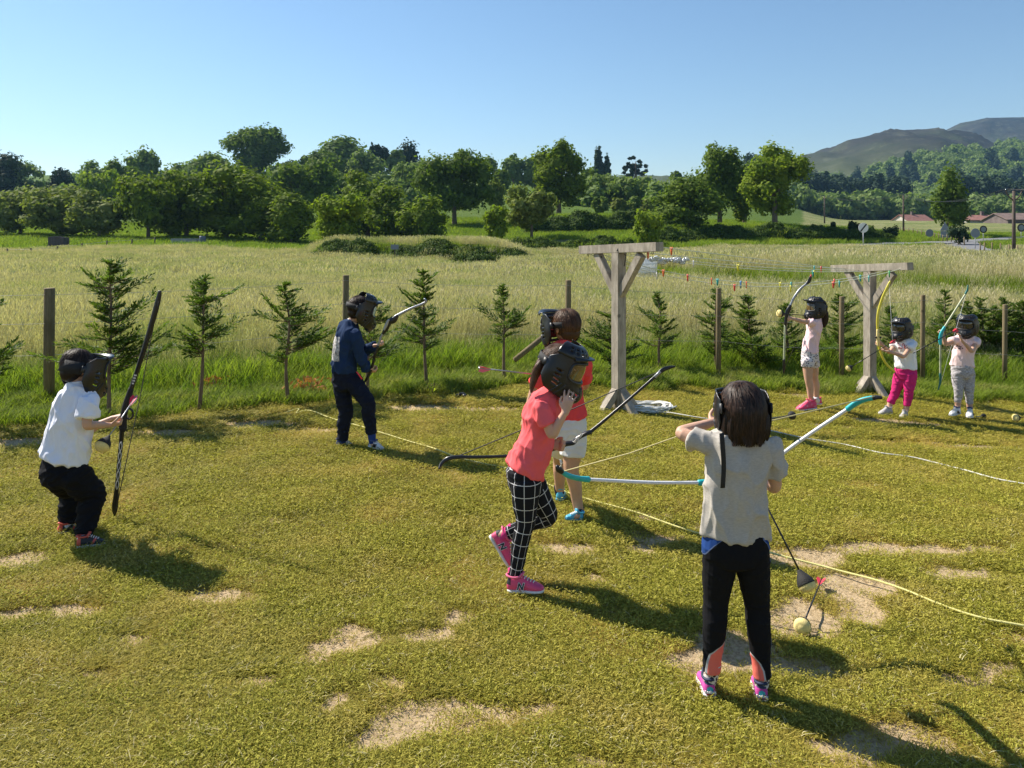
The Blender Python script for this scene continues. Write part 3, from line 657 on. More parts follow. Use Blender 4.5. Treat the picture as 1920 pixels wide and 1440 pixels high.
TREES = [
 # name, px, top, width px, distance, kind, shape, clear, label
 ('willow_tree', 38, 362, 110, 92, 'olive', 'dome', .05, 'pale olive bushy tree at the far left of the hedge row, above the paddock fence', {}),
 ('willow_tree', 118, 358, 120, 88, 'olive', 'dome', .05, 'pale olive spreading tree right above the dark feeder hut', {}),
 ('willow_tree', 185, 363, 90, 84, 'olive', 'dome', .12, 'pale olive tree with a visible trunk at the gap in the left hedge', {}),
 ('hazel_tree', 278, 350, 120, 84, 'hazel', 'dome', .06, 'yellow-green hazel at the left end of the big dark hedge', {}),
 ('hazel_tree', 350, 335, 130, 86, 'hazel', 'dome', .04, 'broad hazel left of the middle of the big hedge', {}),
 ('hazel_tree', 425, 325, 140, 86, 'hazel', 'dome', .04, 'tallest hazel of the big hedge, below the lone oak on the skyline', {}),
 ('hazel_tree', 490, 338, 110, 84, 'hazel', 'dome', .04, 'hazel right of the middle of the big hedge', {}),
 ('hazel_tree', 545, 368, 78, 80, 'hazel', 'dome', .03, 'low hazel at the right end of the big hedge', {}),
 ('oak_tree', 565, 312, 120, 130, 'oak', 'round', .08, 'dark oak standing behind the right end of the big hedge', {}),
 ('oak_tree', -30, 292, 110, 190, 'dark', 'round', .1, 'dark tree cut by the left edge of the picture on the skyline', {}),
 ('oak_tree', 38, 310, 72, 200, 'wood', 'round', .1, 'grey-green round tree at the left end of the skyline', {}),
 ('pine_tree', 118, 325, 44, 190, 'dark', 'round', .1, 'small dark pine rising behind the olive bushes', {}),
 ('ash_tree', 185, 312, 66, 210, 'wood', 'round', .1, 'pale rounded ash on the skyline left of the tall feathery one', {}),
 ('ash_tree', 190, 336, 70, 150, 'bright', 'round', .1, 'light green round tree in the second row above the hedge gap', {}),
 ('ash_tree', 228, 316, 60, 170, 'oak', 'round', .1, 'dark tree just left of the tall feathery ash', {}),
 ('ash_tree', 268, 294, 56, 200, 'wood', 'tall', .1, 'tall feathery ash standing highest of the left skyline group', {}),
 ('shrub', 309, 331, 18, 200, 'oak', 'round', .1, 'tiny bush standing alone in the dip of the skyline', {}),
 ('ash_tree', 345, 312, 50, 200, 'wood', 'round', .1, 'low grey-green tree where the skyline starts to rise towards the lone oak', {}),
 ('oak_tree', 402, 298, 92, 190, 'wood', 'dome', .1, 'wide oak under the left side of the lone giant oak', {}),
 ('lone_oak', 479, 244, 104, 215, 'oak', 'round', .2, 'giant round-crowned oak standing highest on the skyline', dict(nl=34, lob=.28)),
 ('oak_tree', 548, 308, 60, 210, 'wood', 'round', .1, 'low tree on the skyline right of the giant oak', {}),
 ('oak_tree', 606, 292, 74, 220, 'oak', 'round', .1, 'dark oak at the left foot of the wooded knoll', {}),
 ('oak_tree', 645, 267, 80, 235, 'wood', 'cone', .1, 'pointed green tree forming the top of the wooded knoll', {}),
 ('oak_tree', 685, 290, 70, 225, 'wood', 'round', .1, 'green tree on the right shoulder of the wooded knoll', {}),
 ('pine_tree', 708, 284, 40, 260, 'dark', 'loose', .35, 'flat-topped dark pine on the knoll', dict(core=False)),
 ('pine_tree', 740, 288, 36, 260, 'wood', 'loose', .3, 'thin airy pine beside the twin cypress', dict(core=False)),
 ('cypress_tree', 767, 275, 36, 265, 'dark', 'tall', .02, 'dense dark twin-topped cypress on the skyline', dict(nl=10, lob=.55)),
 ('oak_tree', 790, 302, 46, 250, 'wood', 'round', .1, 'round tree right beside the dark cypress', {}),
 ('oak_tree', 640, 330, 90, 165, 'oak', 'round', .06, 'wide dark oak low on the wooded knoll, above the roadside bushes', {}),
 ('oak_tree', 720, 330, 80, 170, 'wood', 'round', .06, 'grey-green oak low on the knoll, left of the big dark oak', {}),
 ('oak_tree', 775, 316, 76, 175, 'wood', 'round', .06, 'oak halfway up the knoll beneath the cypress', {}),
 ('hazel_tree', 690, 334, 120, 92, 'hazel', 'dome', .03, 'highest bush of the roadside clump behind the small round tree', {}),
 ('hazel_tree', 745, 358, 110, 88, 'hazel', 'dome', .03, 'middle bush of the roadside clump', {}),
 ('hazel_tree', 793, 375, 80, 84, 'hazel', 'dome', .03, 'low bush at the right end of the roadside clump', {}),
 ('small_tree', 638, 372, 84, 62, 'bright', 'vee', .05, 'small bright tree standing alone at the edge of the meadow', dict(nl=20)),
 ('big_oak', 852, 305, 136, 112, 'oak', 'round', .1, 'big dark round oak in the middle of the terraces', dict(nl=32, lob=.3)),
 ('birch_tree', 926, 340, 36, 135, 'olive', 'round', .06, 'small pale grey-green tree right beside the big dark oak', {}),
 ('ash_tree', 911, 300, 42, 230, 'wood', 'round', .1, 'round tree on the skyline above the right side of the big dark oak', {}),
 ('ash_tree', 940, 322, 30, 190, 'oak', 'round', .1, 'dark tree on the slope behind the pale grey-green one', {}),
 ('ash_tree', 962, 301, 40, 240, 'wood', 'round', .1, 'bushy tree on the skyline midway between the two big oaks', {}),
 ('ash_tree', 1003, 300, 48, 240, 'wood', 'round', .1, 'tree on the skyline touching the left side of the tall maple', {}),
 ('shrub', 929, 392, 42, 74, 'bright', 'round', .02, 'bright yellow-green shrub on the bank under the pale tree', {}),
 ('elder_bush', 996, 372, 84, 76, 'olive', 'vee', .1, 'vase-shaped spreading bush with thin upright twigs on the terrace', dict(nl=30, lob=.22, core=False)),
 ('maple_tree', 1048, 280, 90, 118, 'hazel', 'tall', .13, 'tall egg-shaped maple in the centre of the skyline', dict(nl=34, lob=.3)),
 ('ash_tree', 1098, 320, 46, 190, 'oak', 'round', .1, 'dark tree at the right foot of the tall maple', {}),
 ('spruce_tree', 1122, 298, 18, 300, 'conifer', 'cone', .02, 'narrow pointed conifer on the skyline right of the tall maple', dict(nl=14)),
 ('spruce_tree', 1138, 306, 14, 300, 'conifer', 'cone', .02, 'smaller pointed conifer beside the narrow one', dict(nl=12)),
 ('eucalyptus_tree', 1191, 295, 42, 290, 'dark', 'loose', .4, 'tall airy eucalyptus with open tufted crown on the skyline', dict(core=False, nl=30, lob=.15)),
 ('oak_tree', 1128, 335, 66, 170, 'wood', 'round', .05, 'round woodland tree under the two pointed conifers', {}),
 ('oak_tree', 1172, 342, 60, 165, 'wood', 'round', .05, 'round woodland tree below the airy eucalyptus', {}),
 ('oak_tree', 1215, 340, 60, 170, 'wood', 'round', .05, 'round woodland tree left of the dark leaning tree', {}),
 ('shrub', 1125, 374, 26, 125, 'wood', 'round', .02, 'small round shrub on the upper terrace edge, nearest the tall maple', {}),
 ('shrub', 1160, 374, 24, 126, 'olive', 'round', .02, 'small grey shrub second on the upper terrace edge', {}),
 ('shrub', 1186, 372, 24, 126, 'wood', 'round', .02, 'small green shrub third on the upper terrace edge', {}),
 ('shrub', 1212, 377, 26, 125, 'olive', 'round', .02, 'small shrub fourth on the upper terrace edge above the round bush', {}),
 ('shrub', 1216, 401, 50, 70, 'bright', 'round', .02, 'light green round bush beside the left clothesline post top', {}),
 ('ash_tree', 1268, 325, 22, 300, 'oak', 'round', .1, 'little tree standing alone on the grassy ridge', {}),
 ('elm_tree', 1293, 338, 120, 86, 'oak', 'dome', .04, 'broad dark elm whose crown reaches down to the roadside bank', dict(nl=30)),
 ('elm_tree', 1350, 303, 88, 104, 'oak', 'round', .06, 'taller dark green elm behind the broad one', {}),
 ('elm_tree', 1396, 322, 50, 108, 'hazel', 'round', .06, 'narrow tree squeezed between the tall elm and the bright maple', {}),
 ('maple_tree', 1452, 281, 108, 96, 'bright', 'round', .14, 'large bright green maple with a visible trunk at the foot of the mountain', dict(nl=34, lob=.28)),
 ('ivy_tree', 1780, 335, 64, 112, 'oak', 'tall', .04, 'tall ivy-clad tree standing between the two red-roofed farmhouses', dict(nl=22)),
]
for (nm, px, top, w, d, kind, shape, clear, label, kw) in TREES:
    tree(nm, px, None, d, w, top, kind, label, cat='shrub' if nm in ('shrub', 'elder_bush') else 'tree', shape=shape, clear=clear, **kw)
# woods that read as one mass
wm = [crown_mesh(900 + i, 7, 8, 7, 12, 420, 1.1, 'round', True, .42) for i in range(4)]
protos('woodland', wm, leafmat('woodland_mass', (.10, .16, .045), (.21, .27, .085), .35, inst=True))
cm = [crown_mesh(950 + i, 5, 13, 5, 16, 380, 1.0, 'cone', True, .4) for i in range(3)]
protos('conifers', cm, leafmat('conifer_mass', (.02, .04, .022), (.04, .065, .03), .15, inst=True))
def wood_pts(n, px0, px1, d0, d1, zf):
    px = npr.uniform(px0, px1, n); d = npr.uniform(d0, d1, n); x = (px - CX) / F * d
    return np.array([(a, b, zf(c, b, a)) for a, b, c in zip(x, d, px)]), px
pts, px = wood_pts(430, -500, 1330, 150, 330, lambda p, d, x: fz(x, d) - 1.2)
py_ = HY - (pts[:, 2] - HC) / pts[:, 1] * F
clearing = (np.abs(px - 950) < 85) | (px > 1235) & (pts[:, 1] > 230)
pts = pts[~clearing]; n = len(pts)
scatter('hillside_wood', pts, npr.rand(n) * 6.28, .45 + .35 * npr.rand(n), proto_col['woodland'], label='mixed green wood covering the hillside behind the hedges', cat='wood')
pts, px = wood_pts(900, 1420, 2300, 330, 600, lambda p, d, x: fz(x, d) - 1.0)
n = len(pts); d = pts[:, 1]
k = npr.rand(n) < .95
scatter('valley_wood', pts[k], npr.rand(k.sum()) * 6.28, .9 + .7 * npr.rand(k.sum()), proto_col['woodland'], label='green wood at the foot of the mountain', cat='wood')
pts, px = wood_pts(1100, 1400, 1700, 430, 640, lambda p, d, x: (fz(x, d) if d < 600 else max(fz(x, d), mount_z(p, d))) - 1)
pts2, px2 = wood_pts(900, 1790, 2300, 420, 600, lambda p, d, x: fz(x, d) - 1)
pts = np.concatenate([pts, pts2]); n = len(pts)
scatter('conifer_plantation', pts, npr.rand(n) * 6.28, 1.15 + .5 * npr.rand(n), proto_col['conifers'], label='dark conifer plantation in the valley below the mountain', cat='wood')
n = 9000; px = npr.uniform(1380, 2250, n); d = npr.uniform(600, 1300, n); x = (px - CX) / F * d; z = np.array([mount_z(a, b) for a, b in zip(px, d)]); py = HY - (z - HC) / d * F
lim = np.interp(px, [1380, 1500, 1600, 1700, 1800, 1920, 2250], [375, 362, 345, 312, 296, 286, 290]) + 9 * vnoise(np.stack([px / 30, d / 90, px * 0], -1), 4)
k = py > lim; x, d, z, px, py = x[k], d[k], z[k], px[k], py[k]; n = len(x)
con = (vnoise(np.stack([px / 45, py / 9, px * 0], -1), 7) > .75)
s = (1.1 + .7 * npr.rand(n)) * 1.15
scatter('mountain_wood', np.stack([x, d, z - 2], -1)[~con], npr.rand((~con).sum()) * 6.28, s[~con], proto_col['woodland'], label='broadleaf wood climbing the lower slope of the mountain', cat='wood')
scatter('mountain_conifers', np.stack([x, d, z - 2], -1)[con], npr.rand(con.sum()) * 6.28, s[con], proto_col['conifers'], label='dark conifer patches on the mountain slope', cat='wood')

# brambles and rank weeds; their dark leaves also stand in for bank shade
bmesh_ = [crown_mesh(970 + i, 1.3, 1.0, 1.1, 9, 420, .15, 'dome', True, .5) for i in range(4)]
protos('bramble', bmesh_, leafmat('bramble_leaf', (.035, .065, .012), (.10, .15, .025), .25, inst=True))
bp = []; bs = []
for (poly, h_, wd, fade, (a_, b_, c_, d_)), n, sc_ in zip(BANKS, (0, 1200, 900, 620, 800), (0, .72, .62, 1.35, .95)):
    if n == 0: continue
    seg = [math.dist(p, q_) for p, q_ in zip(poly[:-1], poly[1:])]; tot = sum(seg)
    for _ in range(n):
        t = rnd.random() * tot; i = 0
        while t > seg[i] and i < len(seg) - 1: t -= seg[i]; i += 1
        (ax, ay), (bx, by) = poly[i], poly[i + 1]; u = t / seg[i]; x = ax + (bx - ax) * u; y = ay + (by - ay) * u + rnd.uniform(-.9, .25) * wd * .6; px = CX + x / y * F
        if px < a_ + 30 or px > d_ - 10: continue
        bp.append((x, y, fz(x, y) - .1)); bs.append(sc_ * rnd.uniform(.55, 1.0))
scatter('bank_brambles', bp, npr.rand(len(bp)) * 6.28, bs, proto_col['bramble'], label='brambles and rank weeds, leaves darkened for the shade on the bank faces', cat='brambles')
# ---------------------------------------------------------------- young cypresses along the fence
M['cyp'] = leafmat('cypress_spray', (.05, .095, .018), (.14, .20, .035), .4, rough=.55)
M['cybark'] = wood('cypress_bark', (.12, .08, .05), (.25, .18, .12), 20)
def sapling(px, base, top, wpx, label, seed, low=.3, dens=1.0, lean=0.0, broken=False):
    g = ground(px, base); d = g.y; r = random.Random(seed)
    H = HC + (HY - top) / F * d - g.z; Wd = wpx / F * d / 2
    root = empty('cypress_sapling', g, label, 'young cypress', 'young cypresses planted along the wire fence')
    bm = bmesh.new(); stem = [V(0, 0, -.05), V(.02 * r.uniform(-1, 1) + lean * .3, 0, H * .3), V(.03 * r.uniform(-1, 1) + lean * .7, 0, H * .65), V(lean + .03 * r.uniform(-1, 1), 0, H * .98)]
    tube(bm, [g + p for p in stem], [.024, .017, .011, .003], n=8, k=4)
    rows = cat_pt([list(p) for p in stem], 8)
    def at(z):
        for q_ in range(len(rows) - 1):
            if rows[q_][2] <= z <= rows[q_ + 1][2]: t = (z - rows[q_][2]) / (rows[q_ + 1][2] - rows[q_][2]); return V(*(rows[q_] * (1 - t) + rows[q_ + 1] * t))
        return V(*rows[-1])
    vs = []; fs = []; tint = []
    nb = int(56 * dens); ph = r.uniform(0, 6.28); asy = r.uniform(0, 6.28)
    for b in range(nb):
        t = low + (1 - low) * ((b + r.random()) / nb); t = min(t, .985)
        env = min(1, (t - low) / .12 + .45) * (1 - ((t - low) / (1 - low)) ** 1.25) ** .8 + .06
        env *= .72 + .42 * math.sin(t * 17 + ph) * math.sin(t * 7 + ph * 2) + .15
        if r.random() < .25: env *= .6
        a = r.uniform(0, 6.283); L = Wd * 1.12 * env * r.uniform(.6, 1.2) * (1 + .28 * math.cos(a - asy)); o = at(H * t); up = r.uniform(-.05, .65)
        dr = V(math.cos(a), math.sin(a), up).normalized(); end = o + dr * L + V(0, 0, L * .12)
        mid = o + dr * L * .5 - V(0, 0, L * .03)
        tube(bm, [g + o, g + mid, g + end], [.006, .004, .0015], n=4, k=2)
        side = dr.cross(V(0, 0, 1)).normalized(); fan = (side + V(0, 0, r.uniform(-.5, .5))).normalized()
        ns = max(6, int(L / .019)); tb = r.random()
        for k_ in range(ns):
            u = .12 + .88 * k_ / ns; p = o * (1 - u) ** 2 + mid * 2 * u * (1 - u) + end * u * u
            tw = (1 - u * .55) * L * .36 + .03
            for sgn in ((-1, 1) if r.random() < .8 else (r.choice((-1, 1)),)):
                dd_ = (dr * .9 + fan * sgn * r.uniform(.5, 1.0) + V(0, 0, r.uniform(-.05, .4))).normalized(); tip = p + dd_ * tw * r.uniform(.6, 1.1)
                nsub = 4 if tw > .06 else 2
                for s_ in range(nsub):
                    q0 = p + (tip - p) * (s_ / nsub); dv = (dd_ + fan * r.uniform(-.75, .75) + V(r.uniform(-.3, .3), r.uniform(-.3, .3), r.uniform(-.2, .35))).normalized()
                    ln = r.uniform(.032, .065); wd = dv.cross(V(r.uniform(-1, 1), r.uniform(-1, 1), 1)).normalized() * r.uniform(.006, .010); i0 = len(vs)
                    vs += [q0, q0 + dv * ln * .5 + wd, q0 + dv * ln, q0 + dv * ln * .5 - wd]; fs.append((i0, i0 + 1, i0 + 2, i0 + 3)); tint.append(min(1, .6 * tb + .4 * r.random()))
    # leading shoot
    for k_ in range(70):
        u = r.random(); q0 = at(H * (.86 + .14 * u)); dv = V(r.uniform(-1, 1), r.uniform(-1, 1), r.uniform(.6, 1.8)).normalized(); ln = r.uniform(.03, .06); wd = dv.cross(V(0, 1, 0)).normalized() * .006; i0 = len(vs)
        vs += [q0, q0 + dv * ln * .5 + wd, q0 + dv * ln, q0 + dv * ln * .5 - wd]; fs.append((i0, i0 + 1, i0 + 2, i0 + 3)); tint.append(r.random())
    me = raw_mesh('foliage', [tuple(g + v_) for v_ in vs], fs); attr(me, 'tint', tint, 'FACE')
    link_mesh('foliage', me, M['cyp'], root); bm_obj('trunk', bm, M['cybark'], root)
SAP = [(-22, 800, 505, 130, 'young cypress cut by the left edge of the picture', .3, 1),
 (205, 788, 488, 185, 'tall young cypress between the thick fence post and the black bow', .28, 1.25),
 (373, 770, 518, 150, 'young cypress with a long bare stem right of the black bow', .40, 1.0),
 (541, 757, 530, 150, 'young cypress leaning over an orange weed left of the navy sweatshirt boy', .32, .9),
 (690, 742, 560, 130, 'young cypress hidden behind the navy sweatshirt boy', .25, .8),
 (801, 728, 508, 132, 'tall young cypress right of the silver and black bow tip', .30, 1.1),
 (945, 715, 535, 92, 'sparse young cypress over the pink-fletched arrow', .42, .7),
 (1150, 712, 555, 100, 'young cypress partly behind the left clothesline post', .12, 1.0),
 (1238, 700, 548, 82, 'slim young cypress right of the left clothesline post', .3, .7),
 (1342, 698, 542, 88, 'young cypress standing over the dark fence post in the middle', .2, .95),
 (1412, 697, 555, 104, 'bushy young cypress left of the drawn silver bow', .1, 1.3),
 (1476, 696, 570, 84, 'young cypress behind the drawn silver bow', .2, .9),
 (1568, 695, 552, 96, 'young cypress between the archer in pink shorts and the right clothesline post', .15, 1.1),
 (1672, 694, 575, 84, 'young cypress behind the yellow bow', .15, .9),
 (1772, 694, 545, 84, 'young cypress behind the small green bow', .15, 1.1),
 (1848, 694, 560, 92, 'dense young cypress right behind the girl in grey leggings', .08, 1.3),
 (1885, 696, 560, 84, 'dense young cypress second from the right edge', .08, 1.3),
 (1808, 693, 566, 80, 'young cypress showing between the two girls in pale pink and white', .1, 1.1),
 (1868, 692, 575, 80, 'young cypress closing the gap behind the girl in grey leggings', .05, 1.2),
 (1905, 694, 572, 84, 'young cypress last but one before the right edge', .05, 1.2),
 (1925, 697, 566, 84, 'dense young cypress at the right edge of the picture', .08, 1.2)]
for i, (px, b, t, w, lb, low, dn) in enumerate(SAP): sapling(px, b, t, w, lb, 300 + i, low, dn, lean=.03 * ((i * 7) % 5 - 2))

# ---------------------------------------------------------------- wire fence
M['postw'] = wood('post_wood', (.13, .10, .05), (.27, .21, .12), 8)
M['posttop'] = mat('post_end_grain', (.33, .29, .2), .9, var=.2, vscale=60)
M['wire'] = mat('wire', (.35, .33, .3), .5, metal=.6)
FP = [(92, 540, 8.35, 9.5), (648, 516, 10.5, 6), (1065, 525, 10.3, 5.5), (1347, 540, 10.6, 4.8), (1578, 556, 10.9, 4.5), (1730, 553, 11.0, 4.2), (1884, 571, 11.2, 4.2), (-640, 540, 8.35, 9), (2080, 580, 11.4, 4)]
x0 = (92 - CX) / F * 8.35
fence = empty('wire_fence', (x0, 8.35, lz(x0, 8.35)), 'wire fence on round wooden posts between the lawn and the meadow', 'fence')
tops = []
for (px, top, d, hw) in FP:
    x = (px - CX) / F * d; z0 = lz(x, d); zt = HC + (HY - top) / F * d; r = hw / F * d; bm = bmesh.new()
    tube(bm, [V(x, d, z0 - .1), V(x, d, (z0 + zt) / 2), V(x + .004, d, zt - .008), V(x + .004, d, zt)], [r, r, r * .99, r * .9], n=18, k=1)
    po = bm_obj('post', bm, M['postw'], fence, smooth=True); tops.append((x, d, zt, r))
    for p_ in po.data.polygons:
        if p_.normal.z > .9: p_.use_smooth = False
tops.sort()
def wire(parent, pts, r, m, name='wire', n=5, k=1):
    bm = bmesh.new(); tube(bm, pts, r, n=n, k=k); return bm_obj(name, bm, m, parent)
for dz in (.07, .38, .72):
    pts = []
    for (a, b) in zip(tops[:-1], tops[1:]):
        for j in range(6):
            t = j / 6; pts.append(V(a[0] + (b[0] - a[0]) * t, a[1] + (b[1] - a[1]) * t - .05, a[2] + (b[2] - a[2]) * t - dz - .03 * math.sin(math.pi * t)))
    wire(fence, pts, .0022, M['wire'])
bm = bmesh.new(); a = P(965, 675, 9.9); b = P(1032, 621, 10.2); tube(bm, [a, b], .035, n=12)
bm_obj('brace_post', bm, M['postw'], fence)

# ---------------------------------------------------------------- clothesline
M['grey_wood'] = wood('weathered_timber', (.24, .205, .16), (.50, .44, .355), 5, stretch=(4, 4, 1))
M['iron'] = mat('dark_iron', (.05, .045, .04), .5, metal=.7)
M['line'] = mat('plastic_line', (.66, .68, .50), .5)
def beam_obj(name, a, b, w, h, upv, parent, m=None):
    a, b = Vector(a), Vector(b); t = (b - a).normalized(); s = t.cross(Vector(upv)).normalized(); u = s.cross(t)
    bm = bmesh.new(); box(bm, (a + b) / 2, (b - a) / 2, s * w / 2, u * h / 2, bev=.004)
    return bm_obj(name, bm, m or M['grey_wood'], parent, smooth=False)
def tpost(px, d, ptop, lpx, ltop, rpx, rtop, ld, rd, label):
    x = (px - CX) / F * d; z0 = lz(x, d); root = empty('clothesline_post', (x, d, z0), label, 'clothesline post', 'timber clothesline posts')
    L = P(lpx, ltop, ld); R = P(rpx, rtop, rd); dirb = (R - L).normalized(); hd = V(dirb.x, dirb.y, 0).normalized()
    bh = .095; L.z -= bh / 2; R.z -= bh / 2; C = (L + R) / 2; C2 = V(x, d, C.z)
    sh = C2 - C; L += V(sh.x, sh.y, 0); R += V(sh.x, sh.y, 0)
    beam_obj('crossbeam', L, R, .11, bh, (0, 0, 1), root)
    beam_obj('upright', (x, d, z0 - .05), (x, d, C.z - bh / 2 - .002), .115, .115, hd, root)
    for s in (-1, 1):
        beam_obj('brace', V(x, d, C.z - .50) + hd * s * .03, V(x, d, C.z - bh / 2 + .0) + hd * s * .36 - V(0, 0, .01), .075, .085, (0, 0, 1), root)
    nd = V(-hd.y, hd.x, 0)
    for s in (-1, 1):
        for (o_, z_) in ((.06, -.46), (.30, -.10)):
            c_ = V(x, d, C.z + z_) + hd * s * o_ - V(0, .048, 0); bm = bmesh.new(); tube(bm, [c_, c_ - V(0, .012, 0)], .009, n=8); bm_obj('bolt', bm, M['iron'], root)
    for v_ in (hd, -hd, nd, -nd): beam_obj('foot_brace', V(x, d, z0 - .03) + v_ * .25, V(x, d, z0 + .21) + v_ * .035, .085, .075, (0, 0, 1), root)
    for k_ in range(6):
        p = L + (R - L) * ((k_ + .5) / 6); bm = bmesh.new(); c = p - V(0, 0, bh / 2 + .012); sgn = V(-hd.y, hd.x, 0)
        tube(bm, [c + hd * (.012 * math.cos(q_)) + V(0, 0, .016 * math.sin(q_)) - V(0, 0, 0) for q_ in np.linspace(0, 6.28, 12)], .003, n=5)
        bm_obj('hook', bm, M['iron'], root)
    return root, L, R, x, d, z0
R1 = tpost(1160, 8.4, 457, 1096, 461, 1242, 454, 8.93, 7.87, 'weathered timber clothesline post nearest the middle with a Y braced crossbeam')
R2 = tpost(1631, 10.1, 494, 1563, 497, 1708, 492, 10.65, 9.55, 'weathered timber clothesline post at the right between the masked girls')
# hanging iron hook on the near beam
bm = bmesh.new(); c = (R1[1] + R1[2]) / 2 + V(.02, -.07, .03); tube(bm, [c + V(-.05, 0, -.06), c + V(-.02, 0, .0), c + V(.02, 0, .0), c + V(.05, -.0, -.08), c + V(.03, 0, -.22)], .005, n=6, k=4)
tag(bm_obj('iron_hook', bm, M['iron']), 'dark iron hook hanging over the crossbeam of the left clothesline post', 'hook')
lines = []
def cline(ta, tb, sag, label, dza=-.07, dzb=-.07):
    a = R1[1] + (R1[2] - R1[1]) * ta + V(0, 0, dza); b = R2[1] + (R2[2] - R2[1]) * tb + V(0, 0, dzb)
    pts = [a + (b - a) * t - V(0, 0, sag * 4 * t * (1 - t)) for t in np.linspace(0, 1, 26)]
    bm = bmesh.new(); tube(bm, pts, .0048, n=6)
    tag(bm_obj('clothesline', bm, M['line']), label, 'clothesline', 'lines strung between the two clothesline posts'); lines.append(pts)
cline(.97, .04, .0, 'taut clothesline nearest the sky, strung from the near end of the left beam', 0, 0)
cline(.80, .2, .02, 'second taut clothesline under the uppermost one', -.05, -.01)
cline(.62, .38, .05, 'third clothesline, slightly slack', -.06, -.03)
cline(.5, .5, .07, 'fourth clothesline running through the middle of both beams', -.06, -.05)
cline(.25, .7, .24, 'sagging clothesline with most of the pegs', -.05, -.05)
cline(.1, .92, .30, 'lowest and most slack of the clotheslines', -.05, -.02)
PEGC = {'orange': (.85, .16, .04), 'teal': (.02, .38, .36), 'yellow': (.75, .68, .05), 'red': (.75, .06, .05), 'green': (.05, .40, .12), 'white': (.75, .75, .75), 'blue': (.08, .25, .55)}
for k_ in PEGC: M['peg_' + k_] = mat('peg_' + k_, PEGC[k_], .4)
def peg(p, col, label, rz):
    root = empty('clothes_peg', p, label, 'clothes peg', 'coloured plastic pegs on the clotheslines')
    for s in (-1, 1):
        bm = bmesh.new(); a = V(math.cos(rz), math.sin(rz), 0); nn_ = V(-a.y, a.x, 0)
        box(bm, p + a * .006 * s - V(0, 0, .026), a * .0045 + V(0, 0, 0), nn_ * .0065, V(0, 0, .042) + a * .006 * s, bev=.0015); bm_obj('peg_half', bm, M['peg_' + col], root)
    bm = bmesh.new(); tube(bm, [p + V(0, 0, -.012) + V(.004 * math.cos(q_), 0, .004 * math.sin(q_)) for q_ in np.linspace(0, 6.28, 9)], .0015, n=5); bm_obj('spring', bm, M['iron'], root)
pg = [(0, .06, 'orange', 'by the left post'), (1, .02, 'orange', 'close to the left beam end'), (2, .24, 'white', 'among the plastic bags'), (2, .42, 'yellow', 'in the middle'), (1, .84, 'red', 'near the right post'), (1, .80, 'teal', 'near the right post'), (3, .74, 'teal', 'right of the middle'), (3, .745, 'yellow', 'right of the middle'),
 (4, .12, 'red', 'below the plastic bags'), (4, .2, 'orange', 'below the plastic bags'), (4, .28, 'red', 'left of the middle'), (4, .36, 'orange', 'left of the middle'), (4, .38, 'teal', 'left of the middle'), (4, .46, 'blue', 'in the middle'), (4, .48, 'orange', 'in the middle'), (4, .60, 'yellow', 'above the bow tip'), (4, .64, 'teal', 'above the bow tip'), (4, .80, 'red', 'left of the right post'), (4, .9, 'teal', 'by the right brace'),
 (5, .10, 'orange', 'over the wire basket'), (5, .2, 'white', 'left of the middle'), (5, .44, 'red', 'in the middle'), (5, .62, 'yellow', 'right of the drawn bow'), (5, .78, 'teal', 'near the right post'), (5, .76, 'red', 'near the right post'), (5, .88, 'teal', 'by the right upright'), (5, .95, 'green', 'by the right brace')]
LN = ['uppermost line', 'second line', 'third line', 'fourth line', 'sagging line', 'lowest line']
for i, (l, t, c, w) in enumerate(pg):
    q_ = t * 25; a = int(q_); p = Vector(lines[l][a]).lerp(Vector(lines[l][min(25, a + 1)]), q_ - a)
    peg(p, c, '%s clothes peg on the %s, %s' % (c, LN[l], w), .5 + (i % 3) * .4)
# crumpled clear plastic bags pegged on the third line
M['plastic'] = mat('clear_plastic', (.75, .78, .8), .15, spec=.6); M['plastic'].node_tree.nodes['Principled BSDF'].inputs['Transmission Weight'].default_value = .35
bm = bmesh.new(); r = random.Random(5)
for k_ in range(14):
    p = Vector(lines[2][3 + k_ // 7]) + V(.042 * (k_ % 7) - .1, 0, -.022 + r.uniform(-.022, .022)); ball(bm, p, (r.uniform(.02, .04), .02, r.uniform(.012, .024)), seg=10)
mb = fuse(bm, .005, 0); folds(mb, .012, .018, seed=3); folds(mb, .008, .008, seed=6)
tag(link_mesh('plastic_bag', mb, M['plastic']), 'crumpled clear plastic bags pegged on the third clothesline', 'plastic bag')
# wire basket behind the left post
BD = 23.5; root = empty('wire_crate', P(1214, 516, BD), 'white wire mesh crate standing in the meadow right behind the left clothesline post', 'crate')
M['whitewire'] = mat('white_wire', (.75, .75, .72), .4)
bx0, bx1 = P(1198, 519, BD), P(1231, 518, BD); hgt = .52
for yy in (0, .4):
    for k_ in range(13):
        bm = bmesh.new(); a = bx0.lerp(bx1, k_ / 12) + V(0, yy, 0); tube(bm, [a, a + V(.01, 0, hgt)], .013, n=5); bm_obj('rod', bm, M['whitewire'], root)
    for z_ in (0, .13, .26, .39, hgt):
        bm = bmesh.new(); tube(bm, [bx0 + V(0, yy, z_), bx1 + V(.0, yy, z_)], .014, n=5); bm_obj('rail', bm, M['whitewire'], root)
for k_ in range(2):
    a = (bx0, bx1)[k_]
    for z_ in (0, hgt):
        bm = bmesh.new(); tube(bm, [a + V(0, 0, z_), a + V(0, .4, z_)], .014, n=5); bm_obj('rail', bm, M['whitewire'], root)

